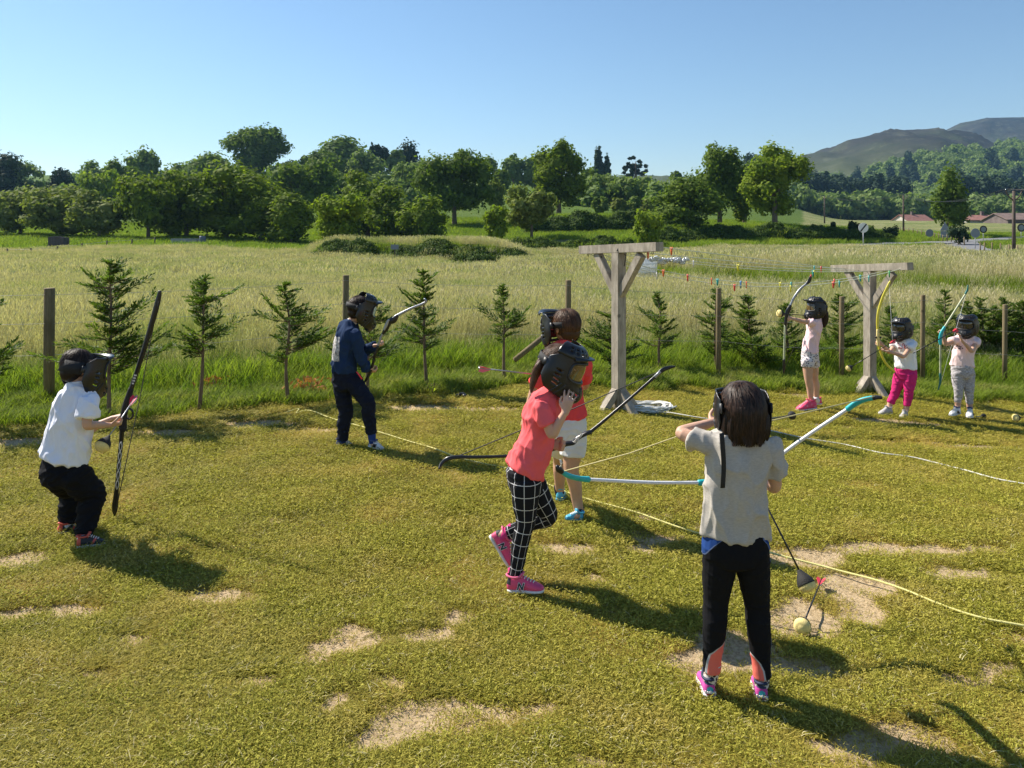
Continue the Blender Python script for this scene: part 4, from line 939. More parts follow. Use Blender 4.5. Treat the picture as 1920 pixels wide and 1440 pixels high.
# ---------------------------------------------------------------- ropes, hose, litter
M['yrope'] = mat('yellow_rope', (.72, .66, .24), .7, bump=.5, bscale=400)
M['wrope'] = mat('white_rope', (.72, .70, .62), .7, bump=.5, bscale=400)
def rope(name, pts, r, m, label, wob=0.0):
    w = [ground(*p) + V(0, 0, r * 1.2 + .018) for p in pts]
    rows = [V(*p) for p in cat_pt([list(p) for p in w], 10)]
    for i, p in enumerate(rows): p.z = lz(p.x, p.y) + r + .024 + .003 * math.sin(i * .21); p.x += wob * math.sin(i * .9); p.y += wob * math.cos(i * .63)
    bm = bmesh.new(); tube(bm, rows, r, n=8); return tag(bm_obj(name, bm, m), label, 'rope')
rope('yellow_rope', [(538, 778), (560, 772), (556, 779), (572, 775), (590, 778), (612, 786), (650, 798), (700, 813), (745, 826), (790, 840), (850, 862), (900, 874), (960, 887), (1060, 930), (1120, 948), (1190, 968), (1250, 990), (1310, 1008), (1400, 1032), (1450, 1048), (1540, 1070), (1620, 1092), (1690, 1115), (1760, 1142), (1840, 1170), (1925, 1187)], .0055, M['yrope'], 'long yellow rope lying across the whole lawn')
rope('white_rope', [(1250, 778), (1300, 787), (1380, 798), (1440, 812), (1500, 826), (1580, 838), (1650, 855), (1720, 866), (1800, 885), (1870, 905), (1930, 917)], .006, M['wrope'], 'thin white rope running from the coil to the right edge', )
pts = []; r = random.Random(9); gc = ground(1212, 769)
for i in range(190):
    a = i * .42; rx = .27 + .05 * math.sin(i * .37) + r.uniform(-.01, .01); ry = .15 + .05 * math.cos(i * .23); pts.append(V(gc.x + rx * math.cos(a) + .03 * math.sin(i * .11), gc.y + ry * math.sin(a), lz(gc.x, gc.y) + .02 + .035 * (i / 190) + .02 * math.sin(i * 1.3)))
e = ground(1250, 778); pts.append(V(e.x, e.y, e.z + .02)); bm = bmesh.new(); tube(bm, pts, .008, n=7)
tag(bm_obj('coiled_hose', bm, mat('hose', (.62, .62, .58), .45)), 'coil of pale grey hose lying by the foot of the left clothesline post', 'hose')
M['blackp'] = mat('black_plastic', (.018, .018, .02), .38, var=.1, vscale=30, bump=.05, bscale=90)
g = ground(864, 745); bm = bmesh.new()
for dx, dy, dz, a in ((-.03, 0, .02, .035), (.02, .02, .025, .04), (.045, -.01, .02, .025), (0, -.02, .045, .02)): ball(bm, g + V(dx, dy, dz), (a, a * .8, a * .6), seg=10)
mb = fuse(bm, .007, 1); folds(mb, .006, .03, seed=8); tag(link_mesh('black_glove', mb, M['blackp']), 'small crumpled black glove lying at the edge of the lawn', 'glove')
# weeds
M['orange_leaf'] = leafmat('dried_orange_leaf', (.30, .11, .04), (.42, .20, .07), .3)
M['ywleaf'] = leafmat('fresh_yellow_leaf', (.35, .45, .03), (.5, .58, .06), .45)
def weed(px, base, w, h, n, m, label, seed):
    g = ground(px, base); d = g.y; r = np.random.RandomState(seed); c = np.stack([r.normal(size=n) * w / F * d / 3, r.normal(size=n) * .08, r.rand(n) ** .8 * h / F * d], -1) + np.array(g)
    a = r.normal(size=(n, 3)); a /= np.linalg.norm(a, axis=1)[:, None]; b = np.cross(a, r.normal(size=(n, 3))); b /= np.linalg.norm(b, axis=1)[:, None]; s = .035
    v = np.stack([c - a * s, c + b * s * .35, c + a * s, c - b * s * .35], 1).reshape(-1, 3); me = raw_mesh('weed', v, np.arange(n * 4).reshape(-1, 4)); attr(me, 'tint', r.rand(n), 'FACE')
    root = empty('weed', g, label, 'weed'); link_mesh('leaves', me, m, root)
    bm = bmesh.new()
    for i in range(4): tube(bm, [g, g + V(r.normal() * .03, r.normal() * .03, h / F * d * .9)], .003, n=4)
    bm_obj('stem', bm, M['cybark'], root)
weed(578, 742, 55, 34, 110, M['orange_leaf'], 'rusty orange withered weed left of the navy sweatshirt boy', 1)
weed(400, 735, 45, 30, 60, M['orange_leaf'], 'faint orange withered weed right of the bare stemmed cypress', 2)
weed(811, 742, 16, 26, 14, M['ywleaf'], 'small fresh yellow-green sprout under the tall cypress', 3)
# ---------------------------------------------------------------- far things: signs, poles, houses
M['rtile'] = mat('roof_tile', (.20, .085, .065), .85, col2=(.27, .13, .10), vscale=1.2, bump=.4, bscale=6)
M['wallw'] = mat('house_wall', (.52, .48, .42), .9, var=.12, vscale=1)
M['barnw'] = mat('barn_wall', (.13, .10, .09), .9, var=.2, vscale=.8)
M['glassd'] = mat('window_glass', (.03, .035, .045), .12, spec=.7)
def fbox(name, c, hx, hy, hz, m, parent, bev=0, rz=0):
    bm = bmesh.new(); a, b = V(math.cos(rz), math.sin(rz), 0), V(-math.sin(rz), math.cos(rz), 0)
    box(bm, c, a * hx, b * hy, V(0, 0, hz), bev=bev); return bm_obj(name, bm, m, parent, smooth=False)
def house(px0, px1, d, eave, ridge, depth, label, wallm, roofm, wins, chims=(), rz=0.0, name='farmhouse'):
    x0, x1 = (px0 - CX) / F * d, (px1 - CX) / F * d; xc = (x0 + x1) / 2; hw = (x1 - x0) / 2; z0 = min(fz(x0, d), fz(x1, d)) - .3
    ze = HC + (HY - eave) / F * d; zr = HC + (HY - ridge) / F * d; root = empty(name, (xc, d, z0), label, 'house')
    R_ = Matrix.Rotation(rz, 4, 'Z'); c = V(xc, d + depth / 2, 0)
    def T(p): return c + (R_ @ Vector(p))
    bm = bmesh.new(); vs = [bm.verts.new(T(p)) for p in [(-hw, -depth / 2, z0), (hw, -depth / 2, z0), (hw, depth / 2, z0), (-hw, depth / 2, z0), (-hw, -depth / 2, ze), (hw, -depth / 2, ze), (hw, depth / 2, ze), (-hw, depth / 2, ze), (-hw, 0, zr - .1), (hw, 0, zr - .1)]]
    for f in [(0, 1, 5, 4), (1, 2, 6, 9, 5), (2, 3, 7, 6), (3, 0, 4, 8, 7)]: bm.faces.new([vs[i] for i in f])
    bm_obj('wall', bm, wallm, root, smooth=False)
    for s in (-1, 1):
        o = .5; sl = (zr - ze) / (depth / 2); a, b = V(-hw - o, s * (depth / 2 + o), ze - sl * o), V(hw + o, s * (depth / 2 + o), ze - sl * o); e, f = V(hw + o, 0, zr), V(-hw - o, 0, zr)
        bm = bmesh.new(); t = V(0, 0, .22); lo = [bm.verts.new(T(p)) for p in (a, b, e, f)]; hi = [bm.verts.new(T(p + t)) for p in (a, b, e, f)]
        bm.faces.new(lo); bm.faces.new(hi)
        for i in range(4): bm.faces.new((lo[i], lo[(i + 1) % 4], hi[(i + 1) % 4], hi[i]))
        bmesh.ops.recalc_face_normals(bm, faces=bm.faces); bm_obj('roof', bm, roofm, root, smooth=False)
    for (u, zz, w, h) in wins:
        wp = T((-hw + 2 * hw * u, -depth / 2 - .04, ze - zz)); fr = fbox('window', wp, w, .05, h, M['barnw'], root, rz=rz)
        fbox('pane', wp - (R_ @ V(0, .03, 0)), w * .8, .03, h * .8, M['glassd'], fr, rz=rz)
    for (u, s_) in chims: fbox('chimney', T((-hw + 2 * hw * u, 0, zr + .5)), .4, .4, .9 * s_, M['barnw'], root, rz=rz)
house(1694, 1748, 300, 414, 403, 9, 'distant red-roofed farmhouse left of the ivy-clad tree', M['wallw'], M['rtile'], [(.2, 1.2, .45, .5), (.5, 1.2, .45, .5), (.8, 1.2, .45, .5)], [(.5, 1)], rz=.25)
house(1812, 1888, 240, 413, 404, 9, 'long red-roofed farmhouse with pale walls right of the ivy-clad tree', M['wallw'], M['rtile'], [(.1, 1.3, .5, .5), (.3, 1.3, .5, .5), (.55, 1.3, .5, .5), (.8, 1.3, .5, .7)], [(.2, 1), (.6, 1)])
house(1890, 1990, 225, 412, 400, 12, 'dark barn joined to the long farmhouse at the right edge', M['barnw'], mat('barn_roof', (.16, .11, .09), .9, var=.2, vscale=1), [(.25, 1.5, .6, .5), (.6, 1.5, .6, .5)], name='barn')
M['polew'] = wood('pole_wood', (.07, .055, .045), (.14, .11, .09), 3)
def upole(px, top, d, r, label, arms=True, zb=None):
    x = (px - CX) / F * d; z0 = fz(x, d); zt = HC + (HY - top) / F * d; root = empty('utility_pole', (x, d, z0), label, 'utility pole', 'wooden utility poles along the road')
    bm = bmesh.new(); tube(bm, [V(x, d, z0 - .3), V(x, d, zt)], [r, r * .75], n=10); bm_obj('pole', bm, M['polew'], root)
    w = .75
    bm = bmesh.new()
    for s in (-1, 1): tube(bm, [V(x, d, zt - .7), V(x + s * w * .7, d + s * .2, zt - .35), V(x + s * w, d + s * .3, zt)], [.05, .045, .035], n=6, k=3)
    bm_obj('bracket', bm, M['polew'], root)
    for s in (-1, 0, 1):
        bm = bmesh.new(); tube(bm, [V(x + s * w, d + s * .3, zt - .02), V(x + s * w, d + s * .3, zt + .07), V(x + s * w, d + s * .3, zt + .18)], [.05, .07, .03], n=8, k=1); bm_obj('insulator', bm, M['glassd'], root)
    return [V(x + s * w, d + s * .3, zt + .12) for s in (-1, 0, 1)]
u1 = upole(1901, 358, 54, .13, 'nearest thick utility pole at the right edge'); u2 = upole(1694, 366, 118, .15, 'slim utility pole left of the ivy-clad tree'); u3 = upole(1546, 368, 175, .17, 'farthest utility pole in front of the dark conifers')
u4 = [p + V(40, -25, 0) for p in u1]
for ia, (A, B) in enumerate(((u1, u2), (u2, u3), (u1, u4))):
    for j in range(3):
        bm = bmesh.new(); tube(bm, [A[j].lerp(B[j], t) - V(0, 0, 1.0 * 4 * t * (1 - t)) for t in np.linspace(0, 1, 14)], .012, n=4)
        tag(bm_obj('power_line', bm, M['iron']), ('left', 'middle', 'right')[j] + (' power line between the nearest and the slim utility pole', ' power line between the slim and the farthest utility pole', ' power line leaving the nearest pole past the right edge')[ia], 'power line', 'power lines strung between the utility poles')
M['signback'] = mat('sign_back', (.20, .22, .25), .5, metal=.3); M['signwhite'] = mat('sign_white', (.78, .78, .76), .5); M['black'] = mat('black_paint', (.01, .01, .01), .5); M['steel'] = mat('galvanised_post', (.42, .42, .42), .5, metal=.5); M['red'] = mat('red_paint', (.5, .03, .03), .5)
def rsign(px, py, base, d, r, label, face, kind='round', ring=None):
    x = (px - CX) / F * d; z = HC + (HY - py) / F * d; z0 = fz(x, d); root = empty('road_sign', (x, d, z0), label, 'road sign', 'road signs along the country road')
    bm = bmesh.new(); tube(bm, [V(x, d + .04, min(z0, z - .8) - .2), V(x, d + .04, z + r * .5)], .035, n=8); bm_obj('post', bm, M['steel'], root)
    bm = bmesh.new(); n = 24 if kind != 'tri' else 3
    def plate(rr, y0, y1, m, name, n=n):
        bm = bmesh.new(); lo = []; hi = []
        for i in range(n):
            a = 2 * math.pi * i / n + math.pi / 2; lo.append(bm.verts.new(V(x + rr * math.cos(a), d + y0, z + rr * math.sin(a)))); hi.append(bm.verts.new(V(x + rr * math.cos(a), d + y1, z + rr * math.sin(a))))
        bm.faces.new(lo); bm.faces.new(hi)
        for i in range(n): bm.faces.new((lo[i], lo[(i + 1) % n], hi[(i + 1) % n], hi[i]))
        bmesh.ops.recalc_face_normals(bm, faces=bm.faces); return bm_obj(name, bm, m, root, smooth=False)
    if ring: plate(r, -.0, .02, ring, 'rim'); plate(r * .68, -.012, .0, face, 'plate')
    else: plate(r, 0, .02, face, 'plate')
    if kind == 'tri': fbox('lower_plate', V(x, d, z - r * 1.1), r * .75, .01, r * .55, face, root)
    if kind == 'end':
        bm = bmesh.new(); a = V(.62, 0, .78); box(bm, V(x, d - .016, z), a * r * .95, V(.78, 0, -.62) * r * .13, V(0, .004, 0)); bm_obj('diagonal_bar', bm, M['black'], root, smooth=False)
rsign(1619, 427, 455, 62, .40, 'white round road sign with a black diagonal bar on a steel post', M['signwhite'], 'end')
rsign(1743, 437, 448, 100, .5, 'round road sign seen from behind, left of the triangular one', M['signback'])
rsign(1772, 427, 448, 98, .75, 'triangular road sign seen from behind under the ivy-clad tree', M['signback'], 'tri')
rsign(1829, 437, 460, 74, .45, 'round grey-backed road sign beside the side road', M['signback'])
rsign(1844, 430, 458, 92, .45, 'small round road sign with a dark ring right of the side road', M['signback'], ring=M['iron'])
rsign(1915, 427, 440, 95, .5, 'ringed round road sign at the right edge of the picture', M['signback'], ring=M['iron'])
# small board by the meadow edge
x = (740 - CX) / F * 52; root = empty('notice_board', (x, 52, fz(x, 52)), 'small grey board on a short post at the far edge of the meadow', 'sign')
fbox('board', P(740, 463, 52), .26, .02, .16, M['signback'], root); fbox('post', P(740, 470, 52.05), .03, .03, .5, M['polew'], root)
# paddock fence at the left
pts = [(13, 478), (57, 476), (107, 470), (153, 465), (200, 459), (247, 453), (290, 452)]
dl = [61, 61.5, 62, 64, 67, 70, 73]; x = (13 - CX) / F * 61; root = empty('paddock_fence', (x, 61, fz(x, 61)), 'row of short dark posts with wire along the paddock at the left', 'fence'); tp = []
for (px, b), d in zip(pts, dl):
    x = (px - CX) / F * d; z = fz(x, d); bm = bmesh.new(); tube(bm, [V(x, d, z - .1), V(x + .03, d, z + .85)], [.07, .06], n=8); bm_obj('post', bm, M['polew'], root); tp.append(V(x, d, z + .75))
wire(root, tp, .012, M['wire'])
# field fence on the right, far
root = empty('field_fence', ((1700 - CX) / F * 105, 105, 0), 'row of tiny pale posts along the field left of the side road', 'fence'); root.location.z = fz(root.location.x, 105); tp = []
for i in range(16):
    px = 1688 + i * 8; d = 120 - i * 2.4; x = (px - CX) / F * d; z = fz(x, d); bm = bmesh.new(); tube(bm, [V(x, d, z - .1), V(x, d, z + .95 + .1 * math.sin(i * 3))], .07, n=6); bm_obj('post', bm, M['postw'], root); tp.append(V(x, d, z + .8))
wire(root, tp, .012, M['wire'])
root = empty('roadside_fence', ((1850 - CX) / F * 60, 60, 0), 'pale posts of the fence beside the side road', 'fence'); root.location.z = fz(root.location.x, 60)
for i, px in enumerate((1838, 1846, 1860, 1876, 1892, 1908)):
    d = 66 - i * 2.2; x = (px - CX) / F * d; z = fz(x, d); bm = bmesh.new(); tube(bm, [V(x, d, z - .1), V(x, d, z + .9)], .055, n=6); bm_obj('post', bm, M['postw'], root)
# dark stumps and bushes along the bank
for i, (px, d, h, w, lb) in enumerate([(1562, 92, 1.2, .5, 'dark pollard stump nearest the bright maple on the bank'), (1600, 93, 1.5, 1.0, 'round dark bush on the bank left of the white road sign'), (1614, 93, 1.4, .8, 'dark bush right behind the white road sign'), (1661, 95, 1.3, .8, 'dark stump on the bank left of the slim pole'), (1673, 95, 1.4, 1.1, 'dark hunched bush beside the stump on the bank'), (1797, 86, 1.9, 2.2, 'dark round bush by the start of the side road')]):
    x = (px - CX) / F * d; z = fz(x, d); root = empty('dark_bush', (x, d, z), lb, 'shrub'); mm = crown_mesh(700 + i, w * 1.2, h, w, 8, 500, .22, 'round', True, .5); mm.transform(Matrix.Translation((x, d, z))); link_mesh('crown', mm, leaf('dark'), root)
    bm = bmesh.new(); tube(bm, [V(x, d, z - .2), V(x, d, z + h * .6)], .08, n=6); bm_obj('trunk', bm, M['bark'], root)
# feeder hut and trough at the left
d = 66; c = P(110, 452, d); root = empty('feeder_hut', (c.x, d, fz(c.x, d)), 'dark boarded feeder hut on legs at the left edge of the paddock', 'hut'); M['boards'] = wood('dark_boards', (.07, .06, .06), (.13, .12, .12), 3)
for k_ in range(6): fbox('board', c + V(-.55 + .22 * k_, 0, .05 * math.sin(k_)), .105, .45, .36, M['boards'], root, bev=.01)
fbox('floor', c + V(0, 0, -.42), .72, .55, .05, M['boards'], root)
for s in (-1, 1):
    for yy in (-.4, .4): fbox('leg', V(c.x + s * .55, d + yy, (c.z - .47 + fz(c.x, d)) / 2), .05, .05, max(.1, (c.z - .47 - fz(c.x, d)) / 2), M['boards'], root)
d = 74; c = P(344, 446, d); root = empty('stone_trough', (c.x, d, c.z - .3), 'long pale grey stone trough in the shade of the big hedge', 'trough'); M['stone'] = mat('stone', (.30, .30, .32), .9, var=.2, vscale=3, bump=.4, bscale=12)
zz = fz(c.x, d); bm = bmesh.new()
fbox('basin', V(c.x, d, zz + .3), 1.2, .03, .3, M['stone'], root, .01); fbox('basin', V(c.x, d + .8, zz + .3), 1.2, .03, .3, M['stone'], root, .01); fbox('end_slab', V(c.x - 1.17, d + .4, zz + .3), .03, .37, .3, M['stone'], root, .01); fbox('end_slab', V(c.x + 1.17, d + .4, zz + .3), .03, .37, .3, M['stone'], root, .01); fbox('bottom', V(c.x, d + .4, zz + .06), 1.13, .36, .05, M['stone'], root)
x = (380 - CX) / F * 74; zz = fz(x, 74); bm = bmesh.new(); tube(bm, [V(x, 74, zz - .05), V(x, 74, zz + .25), V(x, 74, zz + .62), V(x, 74, zz + .9)], [.29, .31, .31, .29], n=18, k=2); tube(bm, [V(x, 74, zz + .3), V(x, 74, zz + .33)], .325, n=18); tube(bm, [V(x, 74, zz + .6), V(x, 74, zz + .63)], .325, n=18)
tag(bm_obj('barrel', bm, mat('blue_grey_barrel', (.10, .12, .18), .5)), 'dark blue-grey barrel beside the stone trough in the hedge shade', 'barrel')
# ---------------------------------------------------------------- children
def skinmat(name, col):
    m = mat(name, col, .5, var=.08, vscale=14, bump=.06, bscale=180, spec=.35); b = m.node_tree.nodes['Principled BSDF']
    b.inputs['Subsurface Weight'].default_value = .12; b.inputs['Subsurface Radius'].default_value = (.01, .004, .002); return m
M['skin'] = skinmat('skin', (.60, .36, .25)); M['skin2'] = skinmat('skin_tanned', (.52, .30, .19))
def hairmat(name, c0, c1):
    m = mat(name, c0, .55, spec=.3); q = NB(m); t = q.attr('tint'); q.base(q.mix(t, c0, c1)); q.b.inputs['Anisotropic'].default_value = .6; return m
M['hair'] = hairmat('dark_brown_hair', (.008, .005, .0035), (.058, .03, .018)); M['hairb'] = hairmat('brown_hair', (.045, .022, .012), (.14, .07, .035))
M['mask'] = mat('mask_plastic', (.012, .012, .013), .33, spec=.5, bump=.12, bscale=120)
M['maskrib'] = mat('mask_rib', (.022, .022, .024), .45)
M['strap'] = mat('elastic_strap', (.014, .014, .016), .75, bump=.3, bscale=500)
m = mat('goggle_lens', (.25, .16, .06), .06, spec=.9, coat=.6); m.node_tree.nodes['Principled BSDF'].inputs['Transmission Weight'].default_value = .55; M['lens'] = m
m = mat('clear_goggle_lens', (.75, .85, .8), .05, spec=.9, coat=.8); m.node_tree.nodes['Principled BSDF'].inputs['Transmission Weight'].default_value = .3; M['lensw'] = m
m = mat('smoked_goggle_lens', (.06, .05, .04), .06, spec=.9, coat=.6); m.node_tree.nodes['Principled BSDF'].inputs['Transmission Weight'].default_value = .5; M['lensd'] = m
M['eye'] = mat('eyeball', (.7, .68, .65), .2); M['iris'] = mat('iris', (.03, .015, .008), .2)
M['whiterub'] = mat('white_rubber', (.72, .71, .68), .55, var=.06, vscale=60)

def frame(f, u=(0, 0, 1)):
    f = Vector(f).normalized(); s = Vector(u).cross(f).normalized(); u = f.cross(s); return f, s, u
def hand(bm, w, f, n, curl=1.0, side=1, k=1.0, spread=.1, thumb=1.0):
    """palm and five fingers; w wrist, f pointing direction, n direction the palm faces, side: thumb at +/- f x n"""
    f = Vector(f).normalized(); n = Vector(n); n = (n - f * n.dot(f)).normalized(); t = f.cross(n) * side
    loft(bm, [(w - f * .012 * k, .021 * k, .016 * k), (w + f * .02 * k, .026 * k, .0135 * k), (w + f * .05 * k, .031 * k, .012 * k), (w + f * .068 * k, .030 * k, .0095 * k)], side=t, n=12, k=2)
    for i, (o, L, r) in enumerate(((.0245, .052, .0068), (.0085, .058, .0071), (-.0078, .054, .0068), (-.023, .043, .0059))):
        c = curl * (1 + .1 * i); b = w + f * (.064 - .003 * abs(i - 1.2)) * k + t * o * k; a = 0; pts = [b - f * .012 * k, b]; p = b
        for j, (fr, cc) in enumerate(((.46, .75), (.3, 1.05), (.24, .6))):
            a += c * cc; d = f * math.cos(a) + n * math.sin(a) + t * (spread * (1.5 - i) * .35); p = p + d.normalized() * L * fr * k; pts.append(p)
        loft(bm, [(q_, r * k * s, r * k * s) for q_, s in zip(pts, (1.05, 1.05, .98, .92, .8))], n=8, k=2, cap=.7)
    b = w + f * .016 * k + t * .018 * k; d1 = (t * .75 + f * .6 + n * .35 * thumb).normalized(); d2 = (t * .25 + f * .8 + n * .75 * thumb * min(1, curl + .2)).normalized(); d3 = (f * .75 + n * .9 * thumb * curl - t * .15).normalized()
    pts = [b, b + d1 * .026 * k, b + d1 * .026 * k + d2 * .024 * k, b + d1 * .026 * k + d2 * .024 * k + d3 * .018 * k]
    loft(bm, [(q_, s * k, s * k) for q_, s in zip(pts, (.0105, .0098, .0082, .0066))], n=8, k=2, cap=.7)
def head_shape(bm, c, f, s, u, k):
    ball(bm, c + u * .022 * k - f * .008 * k, (.090 * k, .073 * k, .083 * k), (f, s, u), 24)
    ball(bm, c - u * .035 * k + f * .018 * k, (.064 * k, .058 * k, .060 * k), (f, s, u), 20)
    ball(bm, c - u * .078 * k + f * .048 * k, (.022 * k, .025 * k, .018 * k), (f, s, u), 12)          # chin
    ball(bm, c - u * .024 * k + f * .087 * k, (.014 * k, .011 * k, .013 * k), (f, s, u), 10)          # nose
    ball(bm, c - u * .006 * k + f * .082 * k, (.010 * k, .008 * k, .022 * k), (f, s, u), 10)
    for g in (-1, 1):
        ball(bm, c - u * .028 * k + f * .058 * k + s * g * .03 * k, (.022 * k, .02 * k, .02 * k), (f, s, u), 10)  # cheeks
        ball(bm, c - u * .012 * k - f * .006 * k + s * g * .074 * k, (.017 * k, .007 * k, .027 * k), (f, s, u), 10)  # ears
    ball(bm, c - u * .055 * k + f * .078 * k, (.008 * k, .018 * k, .005 * k), (f, s, u), 10)          # lips
def strand_mesh(paths, w, r):
    vs = []; f4 = []; tint = []
    for P_ in paths:
        i0 = len(vs); n = len(P_); tb = r.random()
        for j, (p, nrm) in enumerate(P_):
            t = (P_[min(j + 1, n - 1)][0] - P_[max(j - 1, 0)][0]).normalized(); sd = t.cross(nrm)
            if sd.length < 1e-4: sd = V(1, 0, 0)
            sd = sd.normalized() * w * (1 - .75 * j / (n - 1)) * .5 * (1 if j else .7); vs += [p - sd, p + sd]
        for j in range(n - 1): f4.append((i0 + 2 * j, i0 + 2 * j + 1, i0 + 2 * j + 3, i0 + 2 * j + 2)); tint.append(tb)
    return vs, f4, tint
def hair(root, c, f, s, u, k, m, style='short', seed=1, tail=None):
    """scalp shell with strands combed from the crown; style short, bob"""
    r = random.Random(seed); bm = bmesh.new(); paths = []
    def surf(az, el, off):   # az 0 = back of head
        d = (-f * math.cos(az) + s * math.sin(az)) * math.cos(el) + u * math.sin(el)
        return c + u * .022 * k - f * .008 * k + (f * d.dot(f) * (.094 * k + off) + s * d.dot(s) * (.077 * k + off) + u * d.dot(u) * (.088 * k + off)), d
    res = bmesh.ops.create_uvsphere(bm, u_segments=28, v_segments=18, radius=1)
    for v_ in res['verts']:
        d = v_.co.copy(); lim = -.15 if style == 'short' else -.3
        ff = d.x; dz = d.z
        sc = 1.0 if (ff < .25 or dz > .45) and dz > -.62 else .86
        v_.co = c + u * .022 * k - f * .008 * k + f * d.x * .092 * k * sc + s * d.y * .076 * k * sc + u * d.z * .087 * k * sc
    if style == 'short': ball(bm, c - u * .035 * k - f * .034 * k, (.056 * k, .063 * k, .058 * k), (f, s, u), 20)
    if style == 'bob':
        cc = c - f * .012 * k
        loft(bm, [(cc + u * .05 * k, .085 * k, .075 * k), (cc - u * .01 * k, .097 * k, .088 * k), (cc - u * .07 * k - f * .012 * k, .098 * k, .082 * k), (cc - u * .115 * k - f * .02 * k, .088 * k, .06 * k)], side=s, n=24, k=5, cap=.3)
    if tail:
        loft(bm, [(Vector(p), q_, q_ * .8) for p, q_ in tail], n=12, k=5)
    if style == 'bob' or tail:
        me = fuse(bm, .006, 3); c_ = co(me); nn_ = normals(me); dx = (c_ - np.array(c)) @ np.array(s); z_ = (c_ - np.array(c)) @ np.array(u); az_ = np.arctan2(dx, -(c_ - np.array(c)) @ np.array(f))
        set_co(me, c_ + nn_ * (.0035 * np.sin(az_ * 21 + 3 * np.sin(z_ * 18)) + .0025 * np.sin(az_ * 47 + z_ * 40))[:, None])
        attr(me, 'tint', .15 + .2 * np.sin(az_ * 50 + 3 * np.sin(z_ * 20)) ** 2)
        o = link_mesh('hair', me, m, root)
    else:
        me = bpy.data.meshes.new('hair'); bm.to_mesh(me); bm.free(); me.polygons.foreach_set('use_smooth', [True] * len(me.polygons)); attr(me, 'tint', np.full(len(me.vertices), .15)); o = link_mesh('hair', me, m, root)
    N_ = 2200 if style == 'bob' else 1100
    for i in range(N_):
        az = r.uniform(-1.75, 1.75) if r.random() < .75 else r.uniform(-3.1, 3.1); el = r.uniform(-.5, 1.5) if style == 'short' else r.uniform(.0, 1.5)
        P_ = []; L = (.055 + .03 * r.random()) * k if style == 'short' else 9; da = r.uniform(-.08, .08); e = el; a = az; n = 6 if style == 'short' else 9
        for j in range(n):
            off = .001 + (.011 if style == 'short' else .007) * r.random() * (j / n) + (.003 if j else 0)
            if style == 'short':
                p, d = surf(a, e, off); P_.append((p, d)); e -= L / (n - 1) / (.088 * k); a += da * .3
                if e < -1.0: break
            else:
                t = j / (n - 1)
                if abs(az) > 2.2: break
                if t < .5: ee = e * (1 - t / .5) + 0 * t; p, d = surf(a * (1 + 0 * t), max(0, ee), .006 + off)
                else:
                    q_ = (t - .5) / .5; p0, d = surf(a, 0, .010 + off); p = p0 - u * (q_ * (.135 + .02 * math.sin(az * 9 + i)) * k) - d * (.02 * q_ * q_ * k) + s * (.006 * math.sin(i + q_ * 7)) * q_ + d * .006 * math.sin(q_ * 8 + i) * q_
                P_.append((p, d))
        if len(P_) > 3: paths.append(P_)
    if tail:
        tp = cat_pt([list(p) + [q_] for p, q_ in tail], 4)
        for i in range(260):
            a = r.uniform(0, 6.283); ph = r.uniform(-.4, .4); P_ = []; s0 = r.randint(0, max(0, len(tp) - 7))
            for row in tp[s0:]:
                cpt = V(*row[:3]); d = V(math.cos(a), math.sin(a), 0); P_.append((cpt + d * row[3] * (1.0 + .12 * r.random()), d)); a += ph * .12
            if len(P_) > 3: paths.append(P_)
    for i in range(70 if style == 'bob' else 40):   # loose flyaway hairs
        az = r.uniform(-1.8, 1.8); e = r.uniform(.1, 1.4); P_ = []; ph = r.uniform(0, 6)
        for j in range(6):
            p, d = surf(az + .05 * math.sin(ph + j), e - .12 * j, .006 + .0035 * j); P_.append((p, d))
        paths.append(P_)
    vs, f4, tint = strand_mesh(paths, .0045 if style == 'short' else .0048, r)
    me = raw_mesh('strand', [tuple(v_) for v_ in vs], f4, smooth=True); attr(me, 'tint', tint, 'FACE')
    sobj = link_mesh('strand', me, m, None); sobj.parent = o; sobj['kind'] = 'stuff'
    me.transform(Matrix.Translation(-root.location))
    return o
